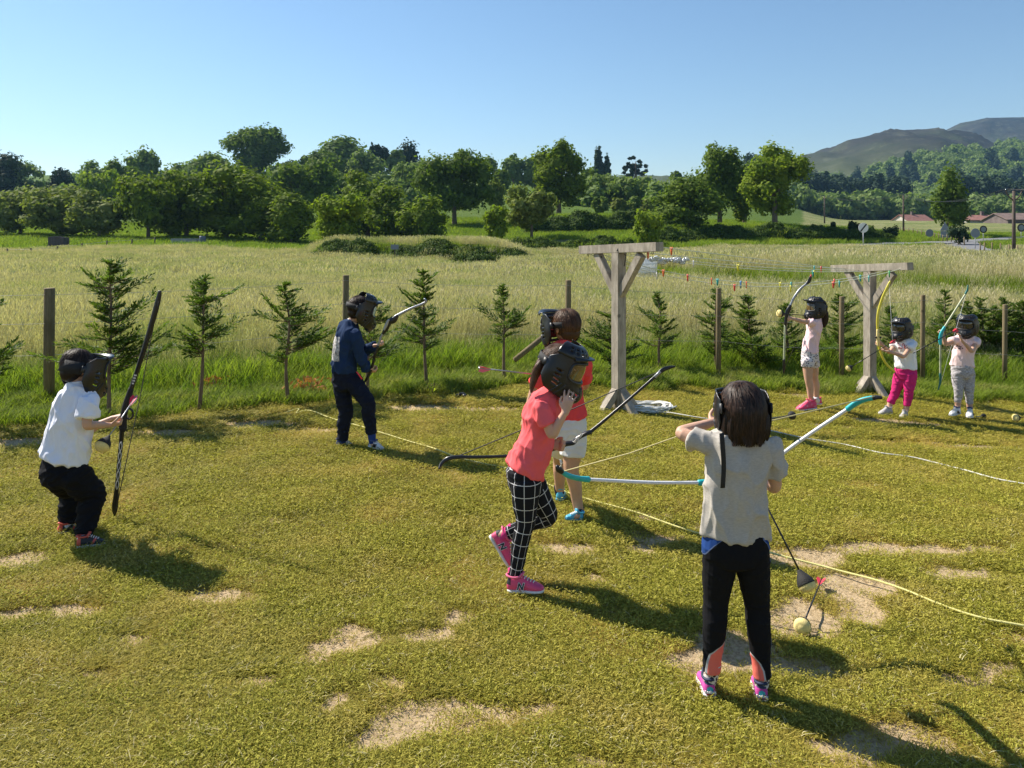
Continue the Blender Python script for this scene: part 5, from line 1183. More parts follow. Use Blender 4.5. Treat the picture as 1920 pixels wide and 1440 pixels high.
def mask(root, c, f, s, u, k, lensm, strap=True, visor=True, dome=True, label=None, vl=.062, sw=.017):
    """paintball style face mask: ribbed lower shell, goggle window, lens, visor, forehead dome, straps"""
    f, s, u = Vector(f), Vector(s), Vector(u); c = c + f * .004 * k
    def shell(az, z):                                   # az 0 = front
        ca, sa = math.cos(az), math.sin(az); bx = .128 - .02 * sstep(z, .03, .1) + .012 * math.exp(-((z + .075) / .035) ** 2)
        by = .104 + .010 * math.exp(-((z + .02) / .06) ** 2) - .015 * float(sstep(-z, .07, .14))
        if ca < 0: bx = .105
        chin = .022 * max(0, ca) ** 3 * float(sstep(-z, .03, .10)) - .03 * float(sstep(-z, .11, .15)) * max(0, ca)
        return c + (f * (bx * ca + chin) + s * by * sa * (1 + .10 * float(sstep(abs(az), 1.3, 2.1))) + u * z) * k
    A = 2.05; na, nz_ = 56, 26; vs = []; fs = []
    for i in range(na + 1):
        az = -A + 2 * A * i / na; ab = abs(az); zb = np.interp(ab, [0, .5, .9, 1.3, 1.7, 2.05], [-.148, -.142, -.120, -.112, -.098, -.05]); zt = np.interp(ab, [0, 1.2, 1.6, 2.05], [.085, .085, .08, .045])
        for j in range(nz_ + 1): vs.append(shell(az, zb + (zt - zb) * j / nz_))
    for i in range(na):
        az = -A + 2 * A * (i + .5) / na; ab = abs(az); zb = np.interp(ab, [0, .5, .9, 1.3, 1.7, 2.05], [-.148, -.142, -.120, -.112, -.098, -.05]); zt = np.interp(ab, [0, 1.2, 1.6, 2.05], [.085, .085, .08, .045])
        for j in range(nz_):
            z = zb + (zt - zb) * (j + .5) / nz_
            if (ab / .98) ** 4 + ((z - .022) / .047) ** 4 < 1: continue
            if ab > 1.22 and ab < 1.5 and -.07 < z < .015 and j % 3 == 0: continue     # ear vents
            if .25 < ab < .75 and -.11 < z < -.065 and j % 3 == 1: continue   # cheek vents
            q_ = i * (nz_ + 1) + j; fs.append((q_, q_ + nz_ + 1, q_ + nz_ + 2, q_ + 1))
    me = raw_mesh('face_mask', [tuple(v_) for v_ in vs], fs, smooth=True); o = link_mesh('face_mask', me, M['mask'], root)
    sd = o.modifiers.new('thick', 'SOLIDIFY'); sd.thickness = .0045 * k; sd.offset = 0
    if label: o['label'] = label
    def sub(name, bm, m): 
        x = bm_obj(name, bm, m, root); x.parent = o; return x
    def submesh(name, vs, fs, m, th=0):
        me = raw_mesh(name, [tuple(v_) for v_ in vs], fs, smooth=True); x = link_mesh(name, me, m, root); x.parent = o
        if th: y = x.modifiers.new('thick', 'SOLIDIFY'); y.thickness = th; y.offset = 0
        return x
    # frame round the window
    bm = bmesh.new(); pts = []
    for i in range(41):
        a = 2 * math.pi * i / 40; cx, cz = math.cos(a), math.sin(a); ax = .98 * math.copysign(abs(cx) ** .5, cx); zz = .022 + .047 * math.copysign(abs(cz) ** .5, cz); pts.append(shell(ax, zz) + (shell(ax, zz) - c).normalized() * .003)
    tube(bm, pts, .0065 * k, n=6); sub('goggle_frame', bm, M['maskrib'])
    vs = []; fs = []; 
    for i in range(25):
        for j in range(9):
            az = -.99 + 1.98 * i / 24; z = .022 + (-.049 + .098 * j / 8); p = shell(az, z); vs.append(p - (p - c).normalized() * .006 * k)
    for i in range(24):
        for j in range(8): fs.append((i * 9 + j, i * 9 + j + 9, i * 9 + j + 10, i * 9 + j + 1))
    submesh('lens', vs, fs, lensm, .002)
    # ribs down the cheeks and the snout
    for g in (-1, 1):
        for j, a0 in enumerate((.12, .95, 1.12)):
            bm = bmesh.new(); tube(bm, [shell(g * (a0 + .05 * t * 6), -.045 - .085 * t * (.8 if a0 > .5 else 1)) + (shell(g * a0, -.06) - c).normalized() * .002 for t in np.linspace(0, 1, 6)], .0042 * k, n=6); sub('rib', bm, M['maskrib'])
    if dome:
        vs = []; fs = []; nd, mz = 44, 9
        for i in range(nd + 1):
            az = -1.75 + 3.5 * i / nd
            for j in range(mz + 1):
                t = j / mz; e = t * 1.05; p0 = shell(az, .078); rel = p0 - (c + u * .078 * k); vs.append(c + u * (.078 + .06 * math.sin(e * 1.3)) * k + rel * (1.02 - .62 * (1 - math.cos(e * 1.35))))
        for i in range(nd):
            for j in range(mz):
                az = -1.75 + 3.5 * (i + .5) / nd
                if .2 < abs(az) < 1.3 and j in (3, 5) and int(abs(az) / .16) % 2: continue
                fs.append((i * (mz + 1) + j, (i + 1) * (mz + 1) + j, (i + 1) * (mz + 1) + j + 1, i * (mz + 1) + j + 1))
        submesh('forehead_guard', vs, fs, M['mask'], .004 * k)
    if visor:
        vs = []; fs = []; nv, mv = 28, 7
        for i in range(nv + 1):
            az = -1.0 + 2.0 * i / nv
            for j in range(mv + 1):
                t = j / mv; p0 = shell(az, .088); d = (p0 - (c + u * .088 * k)).normalized(); fw = (f * .75 + d * .25).normalized()
                vs.append(p0 + fw * (vl * t * (1 - .45 * (az / 1.0) ** 2)) * k + u * (.018 * t - .034 * t * (az) ** 2 + .008 * math.sin(t * 3.1)) * k)
        for i in range(nv):
            for j in range(mv): fs.append((i * (mv + 1) + j, (i + 1) * (mv + 1) + j, (i + 1) * (mv + 1) + j + 1, i * (mv + 1) + j + 1))
        submesh('visor', vs, fs, M['mask'], .004 * k)
    if strap:
        for (z, wd) in ((.012, sw),):
            vs = []; fs = []
            for i in range(31):
                az = 1.95 + (2 * math.pi - 3.9) * i / 30; ca, sa = math.cos(az), math.sin(az)
                for zz in (-wd, wd): p = c - f * .004 * k + (f * ca * .112 + s * sa * .094 + u * (z + zz)) * k; vs.append(p)
            for i in range(30): fs.append((2 * i, 2 * i + 2, 2 * i + 3, 2 * i + 1))
            submesh('strap', vs, fs, M['strap'], .003)
        for g in (-1, 1):
            bm = bmesh.new(); p = c + (-f * .05 + s * g * .108 + u * .012) * k; box(bm, p, f * .018, s * .004, u * .02, bev=.002); sub('buckle', bm, M['maskrib'])
    return o
def text_mesh(name, txt, size, m, origin, right, up, out, parent, ext=.0008, align='CENTER', shear=0, bold=0):
    cu = bpy.data.curves.new(name, 'FONT'); cu.body = txt; cu.size = size; cu.extrude = ext; cu.align_x = align; cu.align_y = 'CENTER'; cu.shear = shear; cu.offset = bold; cu.resolution_u = 2
    ob = bpy.data.objects.new(name, cu); S.collection.objects.link(ob); dg = bpy.context.evaluated_depsgraph_get(); me = bpy.data.meshes.new_from_object(ob.evaluated_get(dg)); bpy.data.objects.remove(ob)
    R_ = Matrix((Vector(right).normalized(), Vector(up).normalized(), Vector(out).normalized())).transposed().to_4x4(); me.transform(Matrix.Translation(origin) @ R_); me.name = name
    return link_mesh(name, me, m, parent)
def shoe(root, heel, toe, up, k, mu, ms=None, mt=None, sock=None, ankle=None, logo=None, stripes=None, lace=None, sockr=.03, toecol=None):
    """heel, toe: points on the ground line of the sole"""
    heel, toe = Vector(heel), Vector(toe); t = (toe - heel).normalized(); L = (toe - heel).length; up = Vector(up); up = (up - t * up.dot(t)).normalized(); s = up.cross(t)
    st = [(0.02, .55, .50, .60), (.08, .82, .70, .95), (.2, .92, .74, 1.02), (.34, .90, .70, 1.04), (.48, .93, .68, .94), (.62, 1.0, .70, .72), (.76, 1.06, .74, .54), (.88, .92, .62, .36), (.96, .66, .46, .28), (1.0, .35, .25, .16)]
    hw = .036 * L / .2; H = .072 * L / .2
    def build(prof, z0, z1f, grow, flat=False):
        bm = bmesh.new(); prev = None; n = 16
        rows = cat_pt([list(p) for p in prof], 2)
        for (u_, w_, w2, h_) in rows:
            c = heel + t * L * u_; ring = []; ww = hw * w_ + grow; zt = z1f(h_)
            for j in range(n):
                a = 2 * math.pi * j / n; x = math.cos(a); y = math.sin(a); e = .6 if not flat else .55
                X_ = math.copysign(abs(x) ** e, x) * ww; Yf = (math.copysign(abs(y) ** .75, y) + 1) / 2
                if not flat: X_ *= (1 - .42 * Yf ** 1.6 * (1 if h_ > .6 else .6))
                ring.append(bm.verts.new(c + s * X_ + up * (z0 + (zt - z0) * Yf)))
            if prev:
                for j in range(n): bm.faces.new((prev[j], prev[(j + 1) % n], ring[(j + 1) % n], ring[j]))
            else: bm.faces.new(list(reversed(ring)))
            prev = ring
        bm.faces.new(prev); bmesh.ops.recalc_face_normals(bm, faces=bm.faces); return bm
    so_ = build(st, 0, lambda h_: .018 * k, .0012, True)
    bm = build(st, .012 * k, lambda h_: .012 * k + H * h_, 0)
    me = bpy.data.meshes.new('shoe'); bm.to_mesh(me); bm.free(); me.polygons.foreach_set('use_smooth', [True] * len(me.polygons)); c_ = co(me); rel = c_ - np.array(heel)
    attr(me, 'along', rel @ np.array(t) / L); attr(me, 'high', rel @ np.array(up) / H); attr(me, 'side', rel @ np.array(s) / hw)
    o = link_mesh('shoe', me, mu, root)
    def child(name, bm, m): x = bm_obj(name, bm, m, root); x.parent = o; return x
    child('sole', so_, ms or M['whiterub'])
    for i in range(5):
        u_ = .44 + .075 * i; h_ = np.interp(u_, [p[0] for p in st], [p[3] for p in st]); w_ = .017 * (1 - .07 * i); c = heel + t * L * u_ + up * (.013 * k + H * h_ * 1.0)
        bm = bmesh.new(); tube(bm, [c - s * w_ - up * .003, c - s * w_ * .5 + up * .001, c + s * w_ * .5 + up * .001 + t * .004, c + s * w_ - up * .003 + t * .004], .0028 * k, n=6); child('lace', bm, lace or M['whiterub'])
    # padded collar
    a0 = heel + t * L * .25 + up * (.012 * k + H * .98); bm = bmesh.new()
    tube(bm, [a0 + t * (.047 * L / .2 * math.cos(q_)) + s * (.027 * L / .2 * math.sin(q_)) + up * (.006 * math.cos(q_ + math.pi) ** 2 + (.010 if math.cos(q_) > .7 else 0)) for q_ in np.linspace(0, 2 * math.pi, 21)], .0058 * k, n=8); child('collar', bm, mt or mu)
    # tongue
    bm = bmesh.new(); c = heel + t * L * .43 + up * (.012 * k + H * .98); box(bm, c, s * .018 * k, (t * .4 + up * .9).normalized() * .018 * k, (t * .9 - up * .4).normalized() * .004, bev=.003); child('tongue', bm, mt or mu)
    if stripes:
        for g in (-1, 1):
            for i in range(3):
                c = heel + t * L * (.36 + .075 * i) + s * g * (hw * .86) + up * (.012 * k + H * .34); bm = bmesh.new(); dn = (up * .85 - s * g * .38 + t * .25).normalized(); box(bm, c, dn * H * .30, t * .0042 * k, s * .0035, bev=0); child('stripe', bm, stripes)
    if logo:
        g = logo[1]; c = heel + t * L * .40 + s * g * (hw * .945) + up * (.012 * k + H * .36); nn_ = (s * g * .93 + up * .36).normalized(); upv = (up * .93 - s * g * .36).normalized(); rt = upv.cross(nn_)
        x = text_mesh('letter', 'N', .044, M['whiterub'], c + nn_ * .0035, rt, upv, nn_, root, shear=.25, bold=.0035); x.parent = o
        x = text_mesh('letter', 'N', .044, M['black'], c + nn_ * .0052, rt, upv, nn_, root, shear=.25, bold=.0012); x.parent = o
    if sock and ankle is not None:
        bm = bmesh.new(); an = Vector(ankle); b = heel + t * L * .24 + up * (.03 * k); loft(bm, [(b, sockr * .72, sockr * .8), (b.lerp(an, .6), sockr * .95, sockr * 1.0), (an, sockr, sockr), (an + (an - b).normalized() * .045, sockr * 1.0, sockr * 1.0)], n=16, k=3, cap=.2)
        bm_obj('sock', bm, sock, root)
    return o
def kid(sp):
    """builds one child from joints measured in the photograph at depth sp['d']"""
    d0 = sp['d']; k = sp.get('k', 1.0); H_ = lambda t: P(t[0], t[1], d0 + (t[2] if len(t) > 2 else 0))
    sv = V(*sp['side'], 0).normalized()
    feet = [l['foot'] for l in sp['legs']]
    base = (H_(feet[0][0]) + H_(feet[1][0])) / 2; base.z = lz(base.x, base.y)
    root = empty('person', base, sp['label'], 'child', 'children shooting foam arrows on the lawn')
    bm = bmesh.new()
    T = sp['torso']   # hem/hip ... shoulder: (px,py,dy,a,b)
    rings = [(H_(t[:3]), t[3] * .86, t[4] * .86) for t in T]
    loft(bm, rings, side=sv, n=18, k=4)
    nb = H_(sp['neck']); hc_ = H_(sp['head']); f, s, u = frame(sp['face'], sp.get('up', (0, 0, 1)))
    loft(bm, [(nb - V(0, 0, .03), .045 * k, .042 * k), (nb, .036 * k, .035 * k), (hc_ - u * .05 * k - f * .012, .037 * k, .038 * k)], n=14, k=3)
    head_shape(bm, hc_, f, s, u, k)
    for a in sp['arms']:
        S_, E, W_ = H_(a['s']), H_(a['e']), H_(a['w'])
        loft(bm, [(S_, .031 * k, .031 * k), (S_.lerp(E, .5), .030 * k, .030 * k), (E, .0255 * k, .0255 * k), (E.lerp(W_, .3), .0265 * k, .026 * k), (W_, .0175 * k, .0155 * k)], n=14, k=4)
        fd = Vector(a['f']) if 'f' in a else (W_ - E); hand(bm, W_, fd, a['n'], a.get('curl', 1.0), a.get('side', 1), k * a.get('hk', .95), a.get('spread', .1), a.get('thumb', 1.0))
    LR = sp.get('lr', (.066, .058, .044, .042, .029))
    LR = [x * k for x in LR]
    for l in sp['legs']:
        h, kn, an = H_(l['h']), H_(l['k']), H_(l['a']); heel, toe = H_(l['foot'][0]), H_(l['foot'][1])
        back = (heel - toe).normalized()
        loft(bm, [(h, LR[0] * .8, LR[0] * .8), (h.lerp(kn, .15), LR[0] * .9, LR[0] * .9), (h.lerp(kn, .5), LR[1], LR[1]), (kn, LR[2], LR[2]), (kn.lerp(an, .32) + back * .008, LR[3], LR[3]), (kn.lerp(an, .7), LR[4] * 1.15, LR[4] * 1.15), (an, LR[4], LR[4])], n=16, k=4)
        loft(bm, [(an, LR[4] * .95, LR[4]), (heel.lerp(toe, .3) + V(0, 0, .034), .022 * k, .022 * k), (heel.lerp(toe, .6) + V(0, 0, .024), .02 * k, .009 * k)], n=12, k=3)
    me = fuse(bm, sp.get('vox', .0045), 3)
    body = link_mesh('body', me, sp.get('skin', M['skin']), root)
    for g in (-1, 1):
        for nm, r_, off, mm in (('eye', .0115, 0, M['eye']),):
            bm = bmesh.new(); c = hc_ + (f * .076 + s * g * .03 + u * .002) * k; ball(bm, c, r_ * k, seg=12); e_ = bm_obj('eye', bm, mm, root)
            bm = bmesh.new(); ball(bm, c + f * .0075 * k, (.0045 * k, .0055 * k, .0055 * k), (f, s, u), 8); i_ = bm_obj('iris', bm, M['iris'], root); i_.parent = e_
    # shirt
    bm = bmesh.new(); rings = [(H_(t[:3]), t[3], t[4]) for t in T]
    top = rings[-1]; loft(bm, rings, side=sv, n=24, k=5, cap=sp.get('shirtcap', .25))
    for a in sp['arms']:
        S_, E, W_ = H_(a['s']), H_(a['e']), H_(a['w']); ln = a.get('sleeve', .62); r0, r1 = a.get('sr', (.048, .050))
        if ln <= 1:
            e = S_.lerp(E, ln); loft(bm, [(S_ + (S_ - E).normalized() * .034 + V(0, 0, .004), r0 * k * .5, r0 * k * .5), (S_ + (S_ - E).normalized() * .012, r0 * k * .9, r0 * k * .9), (S_.lerp(E, ln * .4), r0 * k, r0 * k), (e, r1 * k, r1 * k)], n=18, k=4, cap=.12)
        else:
            e = W_.lerp(E, .03); loft(bm, [(S_ + (S_ - E).normalized() * .034, r0 * k * .5, r0 * k * .5), (S_ + (S_ - E).normalized() * .012, r0 * k * .92, r0 * k * .92), (S_.lerp(E, .5), r0 * k * .9, r0 * k * .9), (E, r1 * k, r1 * k), (E.lerp(W_, .5), r1 * k * .95, r1 * k * .95), (E.lerp(W_, .88), r1 * k * .82, r1 * k * .82), (e, r1 * k * .62, r1 * k * .62)], n=18, k=4, cap=.12)
    me = fuse(bm, sp.get('vox', .0045) * 1.1, 3); fa = sp.get('fold', .006); folds(me, fa * 2.2, .13, (1.5, 1.5, .8), seed=sp['seed']); folds(me, fa * .7, .055, (1.2, 1.2, .6), seed=sp['seed'] + 3)
    if 'sattr' in sp: sp['sattr'](me)
    link_mesh(sp.get('shirt_name', 'shirt'), me, sp['shirt'], root)
    # collar
    bm = bmesh.new(); cn = nb + (hc_ - nb).normalized() * .004; ax = (hc_ - nb).normalized(); s1 = ax.cross(V(0, 1, 0.2)).normalized(); s2 = ax.cross(s1)
    tube(bm, [cn + s1 * (.043 * k * math.cos(q_)) + s2 * (.042 * k * math.sin(q_)) for q_ in np.linspace(0, 2 * math.pi, 25)], .0055, n=6); bm_obj('collar', bm, sp.get('collar', sp['shirt']), root)
    # trousers / shorts / leggings
    tr = sp['trousers']; bm = bmesh.new(); Hp = tr['hips']  # rings (px,py,dy,a,b)
    loft(bm, [(H_(t[:3]), t[3], t[4]) for t in Hp], side=sv, n=24, k=4, cap=.3)
    R = [x * k for x in tr['r']]; segs = []
    for l in sp['legs']:
        h, kn, an = H_(l['h']), H_(l['k']), H_(l['a']); back = (H_(l['foot'][0]) - H_(l['foot'][1])).normalized()
        if tr['len'] == 'short':
            e = h.lerp(kn, tr.get('to', .6)); loft(bm, [(h + (h - kn).normalized() * .035, R[0] * .75, R[0] * .75), (h, R[0], R[0]), (h.lerp(e, .6), R[1], R[1]), (e, R[2], R[2])], n=20, k=4, cap=.1)
        else:
            e = kn.lerp(an, tr.get('to', .93)); pts = [(h + (h - kn).normalized() * .035, R[0] * .75, R[0] * .75), (h, R[0], R[0]), (h.lerp(kn, .5), R[1], R[1]), (kn, R[2], R[2]), (kn.lerp(an, .33) + back * .006, R[3], R[3]), (kn.lerp(e, .75), R[4] * 1.05, R[4] * 1.05), (e, R[4], R[4])]
            loft(bm, pts, n=20, k=5, cap=.12)
        segs.append((h, kn, an))
    me = fuse(bm, sp.get('vox', .0045) * (tr.get('vk', 1.1)), 3); folds(me, tr.get('fold', .004) * 1.3, .075, (1, 1, 1.6), seed=sp['seed'] + 9)
    c_ = co(me).astype(float); al = np.zeros(len(c_)); an_ = np.zeros(len(c_)); best = np.full(len(c_), 1e9)
    for (h, kn, an) in segs:
        L0 = 0
        for a, b in ((h + (h - kn).normalized() * .2, kn), (kn, an + (an - kn).normalized() * .1)):
            A_, B_ = np.array(a), np.array(b); ab = B_ - A_; Ls = np.linalg.norm(ab); t = np.clip((c_ - A_) @ ab / Ls ** 2, 0, 1); pr = A_ + t[:, None] * ab; dd = np.linalg.norm(c_ - pr, axis=1); m_ = dd < best
            w = ab / Ls; ref = np.array([0.2, 1, 0]); ref -= w * (ref @ w); ref /= np.linalg.norm(ref); r2 = np.cross(w, ref); rel = c_ - pr; th = np.arctan2(rel @ r2, rel @ ref)
            al = np.where(m_, L0 + t * Ls, al); an_ = np.where(m_, np.sin(4 * th + .4), an_); best = np.where(m_, dd, best); L0 += Ls
    attr(me, 'along', al); attr(me, 'ring', an_)
    if 'tattr' in sp: sp['tattr'](me)
    link_mesh(tr['name'], me, tr['mat'], root)
    for l in sp['legs']:
        q_ = dict(sp['shoe']); q_.update(l.get('shoe', {})); upv = l.get('up', (0, 0, 1))
        shoe(root, H_(l['foot'][0]), H_(l['foot'][1]), upv, k, ankle=H_(l['a']), **q_)
    hf, hs, hu = f, s, u
    if sp.get('tail'): tail = [(H_(t[:3]), t[3]) for t in sp['tail']]
    else: tail = None
    hair(root, hc_, f, s, u, k * 1.0, sp['hair'], sp.get('hairstyle', 'short'), sp['seed'], tail)
    mk = sp['mask']; mf, ms_, mu_ = frame(mk.get('face', sp['face']), mk.get('up', sp.get('up', (0, 0, 1)))); mc = H_(mk['c']) if 'c' in mk else hc_
    mask(root, mc, mf, ms_, mu_, k * mk.get('k', 1.0), mk['lens'], dome=mk.get('dome', True), visor=mk.get('visor', True), vl=mk.get('vl', .062), sw=mk.get('sw', .019))
    return root, H_, (hc_, f, s, u)
# ---- cloth materials with their prints
def zone(m, name): return NB(m).attr(name)
M['white_tee'] = fabric('white_cotton', (.84, .85, .93), .02); M['coral_tee'] = fabric('coral_cotton', (.85, .08, .085), .05); M['salmon_tee'] = fabric('salmon_cotton', (.90, .14, .15), .05)
M['pink_tee'] = fabric('pink_cotton', (.86, .60, .62), .04); M['navy_cloth'] = fabric('navy_sweatshirt', (.02, .045, .11), .12); M['black_cloth'] = fabric('black_trousers', (.010, .010, .012), .1); M['navy_tr'] = fabric('navy_trousers', (.012, .015, .028), .1)
M['white_cloth'] = fabric('white_shorts', (.74, .72, .68), .04); M['magenta'] = fabric('magenta_leggings', (.60, .03, .17), .07)
m = fabric('grey_melange', (.40, .385, .36), .02); q = NB(m); n1 = q.noise(150, stretch=(.5, .5, 1.6), detail=4, rough=.7); q.base(q.ramp(n1, [(.35, (.41, .375, .33)), (.65, (.51, .47, .415))])); M['grey_tee'] = m
# plaid leggings: white grid on black
m = fabric('plaid_leggings', (.015, .015, .017)); q = NB(m); a = q.attr('ring'); l = q.attr('along')
ln = q.math('LESS_THAN', q.math('ABSOLUTE', a), .105); l2 = q.math('LESS_THAN', q.math('FRACT', q.math('DIVIDE', l, .064)), .06)
q.base(q.mix(q.math('MAXIMUM', ln, l2), (.015, .015, .018), (.62, .60, .60))); M['plaid'] = m
# leopard shorts
m = fabric('leopard_shorts', (.7, .66, .66)); q = NB(m); v_ = q.n('ShaderNodeTexVoronoi'); v_.inputs['Scale'].default_value = 46; q.L.new(q.pos(), v_.inputs['Vector']); q.base(q.mix(q.math('LESS_THAN', v_.outputs['Distance'], .34), (.66, .60, .60), (.05, .035, .08))); M['leopard'] = m
m = fabric('leopard_sock', (.6, .5, .4)); q = NB(m); v_ = q.n('ShaderNodeTexVoronoi'); v_.inputs['Scale'].default_value = 95; q.L.new(q.pos(), v_.inputs['Vector']); q.base(q.ramp(v_.outputs['Distance'], [(.0, (.45, .28, .12)), (.25, (.02, .015, .015)), (.42, (.02, .015, .015)), (.5, (.68, .62, .55))])); M['leo_sock'] = m
# grey space-dyed leggings
m = fabric('streaked_leggings', (.5, .48, .48)); q = NB(m); n1 = q.noise(60, stretch=(.6, .6, 4), detail=5, rough=.8); q.base(q.ramp(n1, [(.38, (.16, .145, .15)), (.5, (.42, .39, .40)), (.62, (.70, .67, .67))])); M['streak'] = m
# sports leggings with coral ankle panel, grey piping and blue hip panel
m = fabric('black_sports_leggings', (.011, .011, .013)); q = NB(m); pa = q.attr('patch'); hp = q.attr('hip')
c = q.mix(q.math('GREATER_THAN', pa, 0), (.010, .010, .012), (.80, .17, .13)); c = q.mix(q.math('LESS_THAN', q.math('ABSOLUTE', pa), 1.6), c, (.45, .45, .46)); c = q.mix(q.math('GREATER_THAN', hp, 0), c, (.02, .06, .22)); c = q.mix(q.math('LESS_THAN', q.math('ABSOLUTE', hp), .9), c, (.12, .16, .28)); q.base(c); M['sport'] = m
# printed back of the navy sweatshirt
m = fabric('printed_navy_sweatshirt', (.02, .04, .1)); q = NB(m); g = q.attr('print'); n1 = q.noise(45, detail=6, rough=.8); n2 = q.noise(16, detail=4)
gq = q.math('GREATER_THAN', q.math('ADD', g, q.math('MULTIPLY', q.math('SUBTRACT', n1, .5), 5)), 0)
c = q.mix(gq, q.mix(n2, (.012, .028, .07), (.022, .045, .11)), q.ramp(n1, [(.38, (.12, .11, .11)), (.5, (.45, .42, .40)), (.62, (.72, .70, .68))])); q.base(c); M['navy_print'] = m
def shirtprint(name, base, ink, th=.5):
    m = fabric(name, base); q = NB(m); g = q.attr('print'); n1 = q.noise(70, detail=3, rough=.7); k_ = q.math('MULTIPLY', q.math('GREATER_THAN', g, 0), q.math('GREATER_THAN', n1, th)); q.base(q.mix(k_, base, ink)); return m
def px_rect(d, rects):
    def fn(me):
        c = co(me).astype(float); px = CX + c[:, 0] / d * F; py = HY + (HC - c[:, 2]) / d * F; out = np.full(len(c), -9.0)
        for (x0, y0, x1, y1) in rects: out = np.maximum(out, np.minimum(np.minimum(px - x0, x1 - px), np.minimum(py - y0, y1 - py)))
        attr(me, 'print', out)
    return fn
# ---- shoes
def shoemat(name, fn, base, rough=.6):
    m = mat(name, base, rough, bump=.15, bscale=300); q = NB(m); fn(q, q.attr('along'), q.attr('high'), q.attr('side')); return m
def f_pink(q, a, h, s):
    c = q.mix(q.math('MULTIPLY', q.math('LESS_THAN', a, .14), q.math('GREATER_THAN', h, .62)), (.72, .07, .19), (.02, .02, .03)); q.base(q.mix(q.math('LESS_THAN', h, .26), c, q.mix(q.math('LESS_THAN', a, .3), c, (.74, .12, .24))))
M['pinkshoe'] = shoemat('pink_suede', f_pink, (.72, .07, .19))
def f_run(q, a, h, s):
    w = q.math('ADD', h, q.math('MULTIPLY', q.math('ABSOLUTE', s), .25))
    c = q.mix(q.math('MULTIPLY', q.math('GREATER_THAN', w, .46), q.math('MULTIPLY', q.math('LESS_THAN', w, .84), q.math('LESS_THAN', q.math('ABSOLUTE', s), .42))), (.48, .04, .26), (.04, .36, .40)); c = q.mix(q.math('LESS_THAN', w, .46), c, (.62, .03, .09)); c = q.mix(q.math('GREATER_THAN', q.math('ABSOLUTE', s), .66), c, (.52, .08, .34)); c = q.mix(q.math('GREATER_THAN', h, .92), c, (.02, .03, .07)); q.base(c)
M['runshoe'] = shoemat('runner_mesh', f_run, (.4, .05, .2))
def f_blue(q, a, h, s): q.base(q.mix(q.noise(60), (.03, .30, .48), (.12, .48, .62)))
M['blueshoe'] = shoemat('blue_boot', f_blue, (.05, .35, .5), .4)
def f_dark(q, a, h, s):
    c = q.mix(q.math('LESS_THAN', q.math('ABSOLUTE', q.math('SUBTRACT', a, q.math('ADD', .45, q.math('MULTIPLY', h, .25)))), .05), (.02, .02, .025), (.62, .10, .06)); c = q.mix(q.math('LESS_THAN', a, .16), c, (.62, .10, .06)); q.base(c)
M['darkshoe'] = shoemat('dark_trainer', f_dark, (.02, .02, .025))
def f_white(q, a, h, s): q.base(q.mix(q.math('LESS_THAN', a, .1), (.70, .69, .67), (.05, .08, .2)))
M['whiteshoe'] = shoemat('white_leather', f_white, (.7, .69, .67), .45)
def f_grey(q, a, h, s): q.base(q.mix(q.noise(40), (.34, .33, .34), (.48, .46, .46)))
M['greyshoe'] = shoemat('grey_canvas', f_grey, (.4, .4, .4))
def f_hot(q, a, h, s): q.base(q.mix(q.math('GREATER_THAN', q.noise(25), .55), (.78, .06, .16), (.80, .25, .32)))
M['hotshoe'] = shoemat('hot_pink_trainer', f_hot, (.75, .06, .18))
M['blacksole'] = mat('black_sole', (.03, .03, .03), .7); M['bluesole'] = mat('blue_sole', (.03, .25, .42), .5)
M['whitesock'] = fabric('white_sock', (.7, .7, .72)); M['blacksock'] = fabric('black_sock', (.02, .02, .03)); M['pinksock'] = fabric('pink_sock', (.6, .05, .2)); M['bluesock'] = fabric('blue_sock', (.03, .06, .2))

